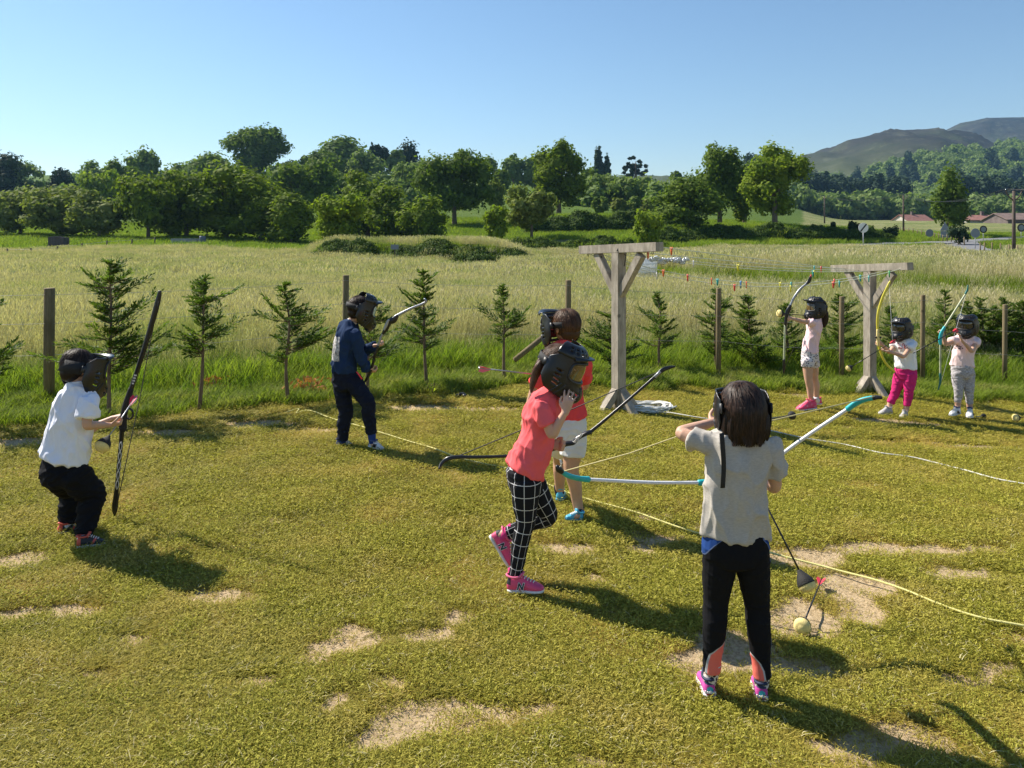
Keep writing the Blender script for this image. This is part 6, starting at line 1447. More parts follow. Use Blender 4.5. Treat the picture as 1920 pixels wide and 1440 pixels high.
# ---- E: girl in the grey T-shirt, seen from behind, drawing a teal and white bow
def e_attr(me):
    c = co(me).astype(float); px = CX + c[:, 0] / 3.09 * F; py = HY + (HC - c[:, 2]) / 3.09 * F
    L = px - np.interp(py, [1150, 1208, 1214, 1226, 1240, 1258, 1300], [1420, 1356, 1343, 1331, 1327, 1325, 1325]); Rr = np.interp(py, [1150, 1223, 1231, 1241, 1255, 1279, 1320], [1340, 1403, 1413, 1423, 1430, 1434, 1434]) - px
    attr(me, 'patch', np.where(px < 1380, L, Rr))
    hl = np.interp(py, [990, 1001, 1012, 1022, 1034, 1060], [1348, 1344, 1332, 1324, 1318, 1300]) - px; hr = px - np.interp(py, [990, 1003, 1014, 1028, 1045, 1090], [1422, 1424, 1434, 1439, 1442, 1447]); attr(me, 'hip', np.maximum(hl, hr))
E = dict(seed=11, d=3.09, k=1.0, label='girl in grey T-shirt seen from behind, black leggings with coral ankles, drawing a bow', side=(1, .06), vox=.0042,
 torso=[(1379, 1003, 0, .138, .085), (1381, 960, 0, .130, .084), (1382, 900, 0, .122, .084), (1385, 858, 0, .130, .082), (1388, 828, 0, .128, .068), (1390, 812, 0, .086, .052), (1391, 804, 0, .048, .045)],
 neck=(1391, 806, .01), head=(1391, 768, .02), face=(-.05, 1, -.12), hair=M['hair'], hairstyle='bob',
 arms=[dict(s=(1332, 835, 0), e=(1277, 812, .06), w=(1335, 792, .20), n=(.2, -.3, .9), curl=1.2, side=-1, sleeve=.62, sr=(.046, .053)),
       dict(s=(1447, 842, 0), e=(1453, 912, .06), w=(1412, 892, .33), n=(-.8, .2, .1), f=(-.35, 1, .05), curl=1.3, side=1, sleeve=.58, sr=(.048, .058))],
 legs=[dict(h=(1352, 1030, 0), k=(1342, 1125, .03), a=(1334, 1262, .03), foot=[(1332, 1312, -.005), (1316, 1268, .16)]), dict(h=(1408, 1030, 0), k=(1419, 1132, .03), a=(1429, 1272, .02), foot=[(1429, 1320, -.02), (1420, 1275, .145)])],
 lr=(.064, .058, .045, .042, .03), shirt=M['grey_tee'], fold=.0065, trousers=dict(name='leggings', hips=[(1379, 998, 0, .130, .08), (1379, 1030, 0, .137, .086), (1380, 1052, 0, .115, .08)], r=(.071, .0635, .050, .0475, .036), to=.97, len='long', mat=M['sport'], fold=.0022, vk=.75), tattr=e_attr,
 shoe=dict(mu=M['runshoe'], sock=M['leo_sock'], sockr=.0295, mt=mat('navy_collar', (.02, .03, .07), .7)), mask=dict(lens=M['lensd'], k=.93, dome=False, visor=False))
rE, HE, hE = kid(E)
for (hx, hy, tx, ty, dh, dt_) in ((1332, 1312, 1316, 1268, 3.085, 3.25), (1429, 1320, 1420, 1275, 3.07, 3.235)):
    a = P(hx, hy, dh); b = P(tx, ty, dt_); t = (b - a).normalized(); up = V(0, 0, 1); up = (up - t * up.dot(t)).normalized(); s = up.cross(t)
    so_ = [o for o in rE.children if o.name.startswith('shoe')]
    x = text_mesh('lettering', 'Reebok', .0145, M['whiterub'], a - t * .0012 + up * .030, -s, (up + t * .12), -t + up * .12, rE, ext=.003, bold=.0004)
    x.parent = so_[0] if tx < 1400 else so_[1]
# hanging strap end
bm = bmesh.new(); pts = [P(1353, 812, 2.97), P(1356, 850, 2.975), P(1357, 880, 2.985), P(1355, 915, 2.99)]
loft(bm, [(p, .0105, .0018) for p in pts], side=(1, .3, 0), n=8, k=3, cap=0); bm_obj('loose_strap', bm, M['strap'], rE)

# ---- D: girl in salmon T-shirt and plaid leggings, holding her mask
Dk = dict(seed=22, d=4.05, k=.99, label='girl in salmon T-shirt and black plaid leggings, one hand at her face mask', side=(.18, 1), vox=.0045,
 torso=[(985, 880, 0, .120, .108), (998, 848, 0, .112, .094), (1010, 812, 0, .105, .086), (1015, 780, 0, .108, .092), (1021, 758, 0, .112, .082), (1028, 742, 0, .075, .060), (1032, 733, 0, .045, .045)],
 neck=(1033, 734, 0), head=(1048, 686, 0), face=(.86, -.30, -.42), up=(.25, 0, 1), hair=M['hairb'], hairstyle='short',
 tail=[(1017, 674, -.02, .014), (1010, 686, -.03, .022), (1004, 702, -.03, .021), (999, 720, -.04, .015), (996, 736, -.05, .005)],
 arms=[dict(s=(1016, 766, -.11), e=(1035, 815, -.14), w=(1060, 772, -.15), f=(.28, .0, 1), n=(.25, .9, .1), curl=.28, side=1, sleeve=.60, sr=(.046, .048), spread=.5, thumb=.8),
       dict(s=(1014, 764, .11), e=(1012, 812, .16), w=(1035, 834, .06), n=(.2, -.9, .3), f=(.9, -.1, -.1), curl=1.5, side=-1, sleeve=.62, sr=(.046, .048))],
 legs=[dict(h=(985, 905, -.05), k=(985, 980, -.05), a=(965, 1082, -.05), foot=[(951, 1108, -.06), (1020, 1110, -.10)]),
       dict(h=(995, 905, .07), k=(1028, 968, .10), a=(950, 1000, .13), foot=[(916, 1004, .14), (954, 1066, .10)], up=(.85, 0, .52))],
 lr=(.066, .058, .043, .042, .029), shirt=M['salmon_tee'], fold=.006, trousers=dict(name='plaid_leggings', hips=[(983, 876, 0, .112, .098), (986, 900, 0, .112, .096), (990, 922, 0, .085, .082)], r=(.078, .068, .050, .0465, .036), to=.97, len='long', mat=M['plaid'], fold=.002, vk=.8),
 shoe=dict(mu=M['pinkshoe'], sock=M['pinksock'], sockr=.031, mt=M['pinkshoe'], logo=('N', -1)), mask=dict(lens=M['lens'], k=1.08, vl=.034))
rD, HD, hD = kid(Dk)

# ---- C: child in coral T-shirt and white shorts, seen from behind
Ck = dict(seed=33, d=5.05, k=1.06, label='child in coral T-shirt, white shorts and blue shoes behind the girl in plaid leggings', side=(1, -.1), vox=.005,
 torso=[(1066, 782, 0, .118, .085), (1063, 755, 0, .115, .085), (1060, 725, 0, .117, .085), (1058, 690, 0, .130, .085), (1060, 666, 0, .126, .072), (1063, 650, 0, .088, .055), (1064, 640, 0, .048, .045)],
 neck=(1064, 640, .0), head=(1062, 612, .02), face=(-.55, .9, -.1), hair=M['hairb'], hairstyle='short',
 arms=[dict(s=(1030, 676, 0), e=(1003, 726, .05), w=(986, 778, .02), n=(.8, .3, 0), curl=.8, side=-1, sleeve=.9, sr=(.050, .052)),
       dict(s=(1092, 676, 0), e=(1098, 722, .12), w=(1060, 725, .34), n=(-.8, 0, .2), curl=1.3, side=1, sleeve=.8, sr=(.050, .052))],
 legs=[dict(h=(1077, 810, 0), k=(1071, 880, -.02), a=(1086, 960, 0), foot=[(1091, 978, -.06), (1060, 974, -.11)]), dict(h=(1052, 808, .05), k=(1050, 862, .30), a=(1049, 922, .34), foot=[(1048, 940, .29), (1056, 932, .46)])],
 lr=(.074, .062, .046, .043, .030), skin=M['skin2'], shirt=M['coral_tee'], fold=.006, trousers=dict(name='shorts', hips=[(1068, 782, 0, .108, .086), (1067, 806, 0, .114, .092), (1066, 822, 0, .1, .085)], r=(.078, .080, .078), to=.63, len='short', mat=M['white_cloth'], fold=.003),
 shoe=dict(mu=M['blueshoe'], ms=M['bluesole'], sock=M['blacksock'], sockr=.034), mask=dict(lens=M['lensd'], k=1.0, c=(1052, 612, .04), dome=False))
rC, HCc, hC = kid(Ck)

# ---- B: boy in navy
Bk = dict(seed=44, d=6.7, k=1.03, label='boy in navy sweatshirt with grey back print, holding a black and silver bow', side=(.62, -.78), vox=.0052,
 torso=[(645, 697, 0, .120, .100), (645, 675, 0, .118, .098), (647, 650, 0, .117, .095), (651, 628, 0, .125, .092), (655, 615, 0, .118, .075), (659, 607, 0, .08, .055), (661, 602, 0, .046, .044)],
 neck=(661, 603, 0), head=(674, 580, 0), face=(.84, .42, -.32), up=(.1, 0, 1), hair=M['hair'], hairstyle='short', collar=M['white_cloth'],
 arms=[dict(s=(667, 626, -.09), e=(676, 669, -.06), w=(690, 696, .0), n=(.5, .4, .6), f=(.75, .15, .0), curl=1.0, side=1, sleeve=1.5, sr=(.052, .044)),
       dict(s=(650, 624, .10), e=(680, 657, .16), w=(703, 648, .10), n=(-.1, .3, .95), f=(.9, -.1, .12), curl=1.1, side=-1, sleeve=1.5, sr=(.052, .044))],
 legs=[dict(h=(640, 712, .03), k=(648, 775, .03), a=(641, 826, .03), foot=[(630, 838, .02), (662, 836, .06)]), dict(h=(660, 712, -.03), k=(690, 756, -.08), a=(697, 814, -.06), foot=[(690, 838, -.09), (719, 845, -.12)], up=(.35, 0, .95))],
 lr=(.07, .062, .046, .043, .03), shirt=M['navy_print'], sattr=px_rect(6.7, [(620, 630, 641, 674)]), shirt_name='sweatshirt', fold=.007, trousers=dict(name='trousers', hips=[(644, 692, 0, .112, .095), (648, 715, 0, .118, .100), (650, 728, 0, .09, .09)], r=(.078, .069, .059, .055, .046), to=.96, len='long', mat=M['navy_tr'], fold=.006),
 shoe=dict(mu=M['whiteshoe'], sock=M['bluesock'], sockr=.035, stripes=M['black']), mask=dict(lens=M['lensw'], k=1.08, vl=.045))
rB, HB, hB = kid(Bk)
bm = bmesh.new(); tube(bm, [P(669, 697, 6.575), P(674, 704, 6.57), P(679, 711, 6.57)], .006, n=6); bm_obj('pocket_trim', bm, M['coral_tee'], rB)

# ---- A: crouching boy, white T-shirt
Ak = dict(seed=55, d=4.66, k=1.0, label='crouching boy in white T-shirt and baggy black trousers holding a tall black bow', side=(.9, -.25), vox=.0045,
 torso=[(121, 856, 0, .150, .122), (126, 835, 0, .140, .108), (132, 800, 0, .128, .100), (139, 768, 0, .122, .095), (146, 742, 0, .118, .080), (147, 728, 0, .082, .058), (147, 718, 0, .048, .046)],
 neck=(147, 719, 0), head=(146, 689, .02), face=(.52, .80, -.28), up=(.08, .05, 1), hair=M['hair'], hairstyle='short',
 arms=[dict(s=(168, 752, -.09), e=(163, 797, -.13), w=(205, 797, .12), n=(.0, .5, .8), f=(.8, .5, .02), curl=1.35, side=1, sleeve=.66, sr=(.052, .056)),
       dict(s=(122, 748, .06), e=(165, 806, .26), w=(213, 783, .34), n=(.2, .1, -.9), f=(.8, .3, .2), curl=1.0, side=1, sleeve=.7, sr=(.052, .056))],
 legs=[dict(h=(136, 888, -.04), k=(175, 930, .06), a=(156, 1006, -.04), foot=[(143, 1028, -.10), (198, 1020, -.04)]), dict(h=(106, 888, .04), k=(138, 920, .24), a=(126, 983, .18), foot=[(106, 1002, .12), (152, 996, .22)])],
 lr=(.074, .066, .048, .045, .03), shirt=M['white_tee'], fold=.007, trousers=dict(name='trousers', hips=[(120, 854, 0, .112, .088), (120, 880, 0, .138, .116), (124, 900, 0, .125, .11)], r=(.093, .083, .072, .065, .054), to=.94, len='long', mat=M['black_cloth'], fold=.008),
 shoe=dict(mu=M['darkshoe'], sock=M['whitesock'], sockr=.034), mask=dict(lens=M['lensd'], k=1.12, c=(153, 694, .03), dome=False, vl=.03, sw=.032))
rA, HA, hA = kid(Ak)

# ---- F: girl drawing her bow, pink shorts
Fk = dict(seed=66, d=8.9, k=.98, label='girl in a pale pink T-shirt and spotted shorts, aiming a drawn bow to the left', side=(.25, 1), vox=.0065,
 torso=[(1520, 660, 0, .105, .088), (1520, 645, 0, .098, .082), (1524, 627, 0, .100, .080), (1527, 612, 0, .112, .082), (1529, 602, 0, .105, .068), (1531, 597, 0, .07, .052), (1532, 594, 0, .045, .043)],
 neck=(1532, 595, 0), head=(1533, 578, 0), face=(-1, -.12, .0), hair=M['hair'], hairstyle='short', tail=[(1544, 576, .0, .03), (1547, 590, 0, .035), (1547, 603, 0, .03), (1545, 614, 0, .012)],
 arms=[dict(s=(1523, 605, -.09), e=(1503, 602, -.08), w=(1484, 597, -.04), f=(-.9, 0, .25), n=(0, .7, -.2), curl=1.4, side=1, sleeve=.3, sr=(.045, .046)),
       dict(s=(1530, 604, .10), e=(1548, 597, .16), w=(1525, 592, .0), f=(-1, 0, .1), n=(0, -.7, .1), curl=1.3, side=-1, sleeve=.5, sr=(.045, .046))],
 legs=[dict(h=(1514, 676, -.05), k=(1516, 712, -.06), a=(1521, 753, -.04), foot=[(1530, 766, -.04), (1494, 770, -.12)]), dict(h=(1524, 676, .06), k=(1527, 710, .10), a=(1532, 750, .12), foot=[(1542, 758, .12), (1512, 760, .16)])],
 lr=(.066, .058, .045, .043, .03), shirt=M['pink_tee'], fold=.005, trousers=dict(name='shorts', hips=[(1519, 655, 0, .10, .09), (1519, 668, 0, .108, .096), (1519, 676, 0, .1, .09)], r=(.074, .075, .072), to=.32, len='short', mat=M['leopard'], fold=.004),
 shoe=dict(mu=M['hotshoe'], sock=M['whitesock'], sockr=.031), mask=dict(lens=M['lens'], k=1.0))
rF, HF, hF = kid(Fk)

# ---- G: girl with the yellow bow
Gk = dict(seed=77, d=8.87, k=.92, label='small girl in a white T-shirt and magenta leggings, holding a yellow bow', side=(.85, -.45), vox=.0065,
 torso=[(1697, 690, 0, .118, .090), (1698, 676, 0, .110, .086), (1697, 660, 0, .104, .083), (1696, 648, 0, .110, .082), (1695, 640, 0, .108, .068), (1694, 635, 0, .07, .052), (1694, 632, 0, .045, .042)],
 neck=(1694, 633, 0), head=(1692, 615, 0), face=(-.85, -.5, -.12), hair=M['hair'], hairstyle='short',
 arms=[dict(s=(1712, 645, -.06), e=(1694, 668, -.20), w=(1666, 659, -.22), f=(-1, -.05, .1), n=(.1, .1, 1), curl=.7, side=1, sleeve=.42, sr=(.046, .05)),
       dict(s=(1681, 645, .06), e=(1668, 660, -.02), w=(1654, 646, -.10), f=(-.6, 0, .5), n=(-.2, .9, 0), curl=1.3, side=1, sleeve=.42, sr=(.046, .05))],
 legs=[dict(h=(1690, 702, .04), k=(1680, 732, .04), a=(1667, 762, .05), foot=[(1672, 776, .03), (1648, 778, -.04)]), dict(h=(1706, 702, -.04), k=(1704, 734, -.06), a=(1699, 768, -.04), foot=[(1700, 782, -.03), (1688, 786, -.15)])],
 lr=(.066, .058, .045, .043, .032), shirt=shirtprint('printed_white_cotton', (.86, .85, .85), (.45, .05, .05), .52), sattr=px_rect(8.87, [(1681, 642, 1691, 654)]), fold=.005, trousers=dict(name='leggings', hips=[(1697, 690, 0, .110, .09), (1698, 702, 0, .118, .095), (1698, 710, 0, .1, .085)], r=(.082, .074, .056, .052, .045), to=.78, len='long', mat=M['magenta'], fold=.004),
 shoe=dict(mu=M['greyshoe'], sock=None), mask=dict(lens=M['lensd'], k=1.02))
rG, HG, hG = kid(Gk)

# ---- H: girl with the green bow
Hk = dict(seed=88, d=8.9, k=.95, label='girl in pale pink T-shirt and grey streaked leggings holding a thin green bow', side=(.93, -.2), vox=.0065,
 torso=[(1804, 686, 0, .125, .095), (1805, 672, 0, .118, .09), (1808, 656, 0, .111, .086), (1811, 643, 0, .122, .085), (1813, 634, 0, .112, .068), (1814, 628, 0, .07, .052), (1814, 625, 0, .045, .042)],
 neck=(1814, 626, 0), head=(1814, 609, 0), face=(-.72, -.68, -.15), hair=M['hairb'], hairstyle='short',
 arms=[dict(s=(1832, 638, -.02), e=(1822, 658, -.16), w=(1803, 638, -.20), f=(-.35, 0, 1), n=(-.8, .1, .1), curl=.45, side=1, sleeve=.42, sr=(.047, .052)),
       dict(s=(1793, 638, -.02), e=(1773, 645, -.10), w=(1768, 630, -.12), f=(-.1, 0, 1), n=(-.5, .8, 0), curl=1.2, side=1, sleeve=.42, sr=(.047, .052))],
 legs=[dict(h=(1796, 700, 0), k=(1797, 732, -.02), a=(1796, 762, 0), foot=[(1799, 775, .0), (1782, 780, -.10)]), dict(h=(1815, 700, 0), k=(1817, 732, -.02), a=(1818, 766, .0), foot=[(1819, 778, .02), (1817, 784, -.16)])],
 lr=(.066, .058, .045, .043, .032), shirt=shirtprint('printed_pink_cotton', (.86, .66, .64), (.12, .10, .15), .5), sattr=px_rect(8.9, [(1788, 646, 1800, 654)]), fold=.005, trousers=dict(name='leggings', hips=[(1804, 684, 0, .115, .095), (1805, 698, 0, .122, .1), (1805, 706, 0, .1, .09)], r=(.074, .065, .052, .047, .039), to=.72, len='long', mat=M['streak'], fold=.004),
 shoe=dict(mu=M['whiteshoe'], sock=None, stripes=M['black']), mask=dict(lens=M['lensd'], k=1.0))
rH, HH_, hH = kid(Hk)
# ---------------------------------------------------------------- bows and arrows
M['blk'] = mat('black_fibre', (.012, .012, .013), .32, spec=.5); M['silver'] = mat('silver_limb', (.34, .35, .37), .35, metal=.6); M['wlimb'] = mat('white_limb', (.78, .79, .80), .35); M['teal'] = mat('teal_plastic', (.02, .42, .45), .4)
M['ybow'] = mat('yellow_limb', (.78, .66, .06), .35); M['gbow'] = mat('pale_green_limb', (.42, .45, .28), .45); M['dkteal'] = mat('dark_teal', (.02, .16, .13), .45); M['rubber'] = mat('black_rubber', (.016, .015, .014), .8, bump=.3, bscale=200)
M['bstring'] = mat('dark_string', (.06, .055, .05), .7); M['ystring'] = mat('yellow_string', (.60, .52, .24), .7); M['wstring'] = mat('white_string', (.7, .7, .68), .7); M['foam'] = mat('yellow_foam', (.80, .64, .25), .9, var=.08, vscale=80, bump=.3, bscale=500)
M['fletch_r'] = mat('red_fletching', (.75, .04, .07), .5); M['fletch_p'] = mat('pink_fletching', (.85, .16, .22), .5); M['fletch_w'] = mat('white_fletching', (.75, .72, .72), .5)
def bow(label, parts, string=None, sm='bstring', sr=.0022):
    """parts: (name, material, [(px,py,d,r across, r deep)...])"""
    a = P(*parts[0][2][0][:3]); root = empty('bow', a, label, 'bow', 'bows held by the children')
    for (nm, m, pts) in parts:
        bm = bmesh.new(); loft(bm, [(P(p[0], p[1], p[2]), p[3], (p[4] if len(p) > 4 else p[3])) for p in pts], side=(.5, -1, 0) if len(pts[0]) > 5 else None, n=12, k=6, cap=.5); bm_obj(nm, bm, M[m], root)
    if string:
        bm = bmesh.new(); tube(bm, [P(*p) for p in string], sr, n=6); bm_obj('string', bm, M[sm], root)
    return root
def arrow(label, a, b, fl, tip=None, shaft='blk', r=.0042, foam=.044, cup=True, nockd=None, ground_=False):
    """a nock end, b tip end"""
    a, b = Vector(a), Vector(b); t = (b - a).normalized(); s = t.cross(V(.1, .2, 1)).normalized(); u = s.cross(t)
    root = empty('arrow', b, label, 'arrow', 'foam tipped arrows'); bm = bmesh.new(); tube(bm, [a, b], r, n=8); bm_obj('shaft', bm, M[shaft], root)
    if fl:
        for i, cn in enumerate(fl):
            an = 2 * math.pi * i / 3 + .5; dr = s * math.cos(an) + u * math.sin(an); bm = bmesh.new(); nn_ = dr.cross(t) * .0008
            pr = [a + t * .01 + dr * .003, a + t * .002 + dr * .022, a + t * .03 + dr * .026, a + t * .085 + dr * .004]; lo = [bm.verts.new(p - nn_) for p in pr]; hi = [bm.verts.new(p + nn_) for p in pr]
            bm.faces.new(lo); bm.faces.new(list(reversed(hi)))
            for j in range(4): bm.faces.new((lo[j], lo[(j + 1) % 4], hi[(j + 1) % 4], hi[j]))
            bm_obj('fletching', bm, M[cn], root, smooth=False)
    if tip:
        q_ = foam
        if cup:
            bm = bmesh.new(); loft(bm, [(b - t * q_ * 1.0, .008, .008), (b - t * q_ * .7, .014, .014), (b, q_ * .82, q_ * .82), (b + t * q_ * .55, q_ * .98, q_ * .98)], n=20, k=4, cap=.05); bm_obj('rubber_cup', bm, M['rubber'], root)
        bm = bmesh.new(); loft(bm, [(b + t * q_ * .35, q_ * .93, q_ * .93), (b + t * q_ * .8, q_ * .93, q_ * .93), (b + t * q_ * 1.15, q_ * .72, q_ * .72), (b + t * q_ * 1.28, q_ * .35, q_ * .35)], n=20, k=4, cap=.2); bm_obj('foam_tip', bm, M[tip], root)
    return root
# A's bow
dA = 5.0
bow('tall black bow with white lattice on its lower limb, held upright by the crouching boy', [
 ('upper_limb', 'blk', [(300, 546, dA, 0.0101), (298, 556, dA, 0.0160, 0.0101), (292, 580, dA, 0.0193, 0.0109), (280, 622, dA, 0.0176, 0.0109), (266, 668, dA, 0.0160, 0.0109), (250, 716, dA, 0.0151, 0.0118), (243, 740, dA, 0.0151)]),
 ('riser', 'rubber', [(246, 728, dA, 0.0168), (238, 755, dA, 0.0235, 0.0185), (232, 778, dA, 0.0218, 0.0168), (230, 803, dA, 0.0252, 0.0185), (228, 806, dA, 0.0168)]),
 ('lower_limb', 'blk', [(229, 802, dA, 0.0151), (227, 830, dA, 0.0143, 0.0101), (223, 870, dA, 0.0134, 0.0101), (219, 915, dA, 0.0143, 0.0101), (216, 945, dA, 0.0202, 0.0101), (215, 958, dA, 0.0168, 0.0084), (215, 967, dA, 0.0050)]),
], [(297, 566, dA - .02), (282, 640, dA + .10), (262, 748, dA + .16), (240, 850, dA + .10), (221, 940, dA - .01)], sr=.003)
rbA = bpy.data.objects['bow']
bm = bmesh.new(); c = P(242, 776, dA); tube(bm, [c + V(.026 * math.cos(a), .0, .034 * math.sin(a)) for a in np.linspace(0, 6.283, 17)], .0065, n=8); bm_obj('arrow_rest', bm, M['blk'], rbA)
for sg in (-1, 1):
    bm = bmesh.new(); pts = []
    for i in range(22):
        t = i / 21; px = 227 + (219 - 227) * t; py = 828 + (918 - 828) * t; pts.append(P(px, py, dA - .017) + V(sg * .009 * math.sin(t * math.pi * 5), 0, 0))
    tube(bm, pts, .0022, n=5); bm_obj('lattice_line', bm, M['whiterub'], rbA)
for i, py in enumerate((704, 709, 714, 719)):
    bm = bmesh.new(); c = P(254 - i * 1.6, py, dA - .0155); box(bm, c, V(.007 - .001 * (i % 2), 0, 0), V(0, .0015, 0), V(0, 0, .0045)); bm_obj('white_mark', bm, M['whiterub'], rbA, smooth=False)
arrow('red fletched arrow with round foam tip, in the crouching boy\'s hands', P(256, 742, 4.98), P(197, 829, 4.70), ('fletch_r', 'fletch_p', 'fletch_w'), 'foam', 'silver', foam=.046)
# B's bow
dB = 6.66
bow('black and silver bow tilted over the navy sweatshirt boy\'s hands', [
 ('upper_limb', 'silver', [(796, 560, dB, 0.0098), (798, 566, dB, 0.0115, 0.0066), (790, 571, dB, 0.0115, 0.0074), (772, 578, dB, 0.0115, 0.0082), (748, 590, dB, 0.0131, 0.0090), (741, 594, dB, 0.0148)]),
 ('riser', 'blk', [(745, 592, dB, 0.0164), (738, 600, dB, 0.0279, 0.0164), (730, 604, dB, 0.0246, 0.0164), (724, 616, dB, 0.0213, 0.0164), (718, 626, dB, 0.0131)]),
 ('riser_plate', 'silver', [(729, 599, dB - .03, 0.0082, 0.0033), (724, 610, dB - .03, 0.0131, 0.0033), (720, 619, dB - .03, 0.0082, 0.0033)]),
 ('lower_limb', 'silver', [(719, 623, dB, 0.0115), (714, 634, dB, 0.0107), (708, 650, dB, 0.0107)]),
 ('lower_limb', 'blk', [(709, 648, dB, 0.0115), (703, 666, dB, 0.0123, 0.0098), (697, 690, dB + .02, 0.0123, 0.0098), (688, 710, dB + .03, 0.0123, 0.0090), (682, 718, dB + .03, 0.0049)])],
 [(795, 567, dB - .01), (735, 655, dB + .05), (704, 690, dB + .03), (686, 714, dB + .03)], sr=.0016)
# C's arrow
arrow('grey arrow with pink fletching sticking out behind the child in the coral T-shirt', P(897, 690, 5.05), P(1004, 702, 5.1), ('fletch_p', 'fletch_w', 'fletch_p'), None, 'silver', r=.0045)
# D's bow
dD = 4.22
bow('long black recurve bow held low by the girl in plaid leggings', [
 ('lower_limb', 'blk', [(823, 879, dD - .02, 0.0052), (828, 869, dD, 0.0096, 0.0059), (840, 860, dD, 0.0118, 0.0059), (858, 857, dD, 0.0104, 0.0067), (890, 857, dD, 0.0089, 0.0067), (930, 856, dD, 0.0081, 0.0067), (985, 853, dD, 0.0089, 0.0074), (1035, 843, dD - .02, 0.0111)]),
 ('riser', 'blk', [(1030, 844, dD - .02, 0.0118), (1052, 836, dD - .04, 0.0178, 0.0133), (1062, 832, dD - .04, 0.0222, 0.0133), (1075, 830, dD - .04, 0.0178, 0.0118), (1082, 822, dD - .04, 0.0163, 0.0118), (1098, 813, dD - .04, 0.0200, 0.0118), (1108, 810, dD - .04, 0.0133)]),
 ('upper_limb', 'blk', [(1104, 812, dD - .04, 0.0104), (1130, 791, dD - .03, 0.0089, 0.0067), (1170, 757, dD - .02, 0.0078, 0.0067), (1215, 718, dD, 0.0081, 0.0059), (1229, 706, dD, 0.0096, 0.0059), (1242, 694, dD, 0.0118, 0.0059), (1255, 689, dD, 0.0096, 0.0059), (1266, 687, dD - .01, 0.0044)]),
], [(838, 864, dD + .0), (1085, 762, dD + .24), (1236, 697, dD + .0)], sr=.003)
rbD = bpy.data.objects['bow.002']
for i in range(3):
    bm = bmesh.new(); c = P(1079 + i * 5, 827 - i * 5, dD - .062); box(bm, c, V(.006, 0, .009), V(0, .002, 0), V(.005, 0, -.003)); bm_obj('white_mark', bm, M['whiterub'], rbD, smooth=False)
for (c0, c1) in (((1228, 707), (1238, 697)),):
    bm = bmesh.new(); loft(bm, [(P(c0[0], c0[1], dD - .012), .008, .004), (P(c1[0], c1[1], dD - .012), .008, .004)], n=8, k=1); bm_obj('metal_sleeve', bm, M['silver'], rbD)
# E's bow
dE = 3.60
bow('teal and white bow held level and drawn by the girl in the grey T-shirt', [
 ('limb_tip', 'blk', [(1044, 874, dE - .18, 0.0086), (1048, 880, dE - .18, 0.0146, 0.0103), (1054, 885, dE - .17, 0.0112)]),
 ('limb_sleeve', 'teal', [(1053, 884, dE - .17, 0.0112), (1066, 892, dE - .15, 0.0138, 0.0103), (1084, 897, dE - .12, 0.0155, 0.0103), (1104, 899, dE - .09, 0.0138)]),
 ('limb', 'wlimb', [(1102, 899, dE - .09, 0.0082), (1160, 902, dE - .04, 0.0082), (1230, 905, dE, 0.0082), (1312, 905, dE + .05, 0.0082)]),
 ('riser', 'teal', [(1310, 905, dE + .05, 0.0138), (1335, 903, dE + .07, 0.0155), (1380, 894, dE + .1, 0.0172), (1420, 884, dE + .1, 0.0172), (1450, 866, dE + .06, 0.0146)]),
 ('limb', 'wlimb', [(1448, 867, dE + .06, 0.0082), (1480, 841, dE + .04, 0.0082), (1530, 806, dE, 0.0082), (1592, 765, dE - .05, 0.0082)]),
 ('limb_sleeve', 'teal', [(1589, 767, dE - .05, 0.0129), (1605, 756, dE - .07, 0.0155, 0.0103), (1622, 749, dE - .09, 0.0146, 0.0103), (1638, 746, dE - .11, 0.0112)]),
 ('limb_tip', 'blk', [(1637, 746, dE - .11, 0.0120), (1646, 745, dE - .12, 0.0138, 0.0086), (1653, 746, dE - .13, 0.0077)])],
 [(1056, 884, dE - .17), (1180, 850, 3.40), (1345, 792, 3.30), (1450, 788, 3.34), (1640, 743, dE - .12)], sm='ystring', sr=.0026)
bm = bmesh.new(); c = P(1048, 878, dE - .18); tube(bm, [c, P(1054, 868, dE - .2), P(1050, 862, dE - .2), P(1053, 875, dE - .2)], .0022, n=5, k=2); bm_obj('string_end', bm, M['wstring'], bpy.data.objects['bow.003'])
arrow('arrow with small dark tip pointing past the head of the grey T-shirt girl', P(1425, 788, 3.34), P(1484, 779, 3.95), None, 'rubber', 'blk', foam=.022, cup=True)
# F's bow
dF = 8.86
bow('silver recurve bow with a red upper tip, drawn by the girl in spotted shorts', [
 ('limb_tip', 'fletch_r', [(1521, 515, dF, 0.0062), (1519, 521, dF, 0.0156, 0.0094)]),
 ('upper_limb', 'blk', [(1520, 519, dF, 0.0172, 0.0094), (1517, 527, dF, 0.0203, 0.0094), (1511, 533, dF, 0.0125)]),
 ('upper_limb', 'silver', [(1512, 532, dF, 0.0125), (1500, 543, dF, 0.0148, 0.0094), (1489, 558, dF, 0.0148, 0.0094), (1481, 575, dF, 0.0125)]),
 ('riser', 'blk', [(1482, 573, dF, 0.0172), (1477, 584, dF, 0.0265, 0.0156), (1474, 596, dF, 0.0187, 0.0156), (1473, 607, dF, 0.0187, 0.0156), (1472, 611, dF, 0.0109)]),
 ('lower_limb', 'gbow', [(1472, 608, dF, 0.0109), (1471, 640, dF, 0.0117), (1470, 676, dF, 0.0109)]), ('lower_limb', 'blk', [(1470, 674, dF, 0.0140), (1470, 690, dF, 0.0164, 0.0094), (1469, 700, dF, 0.0062)])],
 [(1519, 524, dF), (1519, 586, dF - .02), (1470, 692, dF)])
arrow('foam tipped arrow nocked in the silver recurve bow', P(1520, 592, dF - .02), P(1466, 588, dF - .1), None, 'foam', 'blk', foam=.045, cup=True)
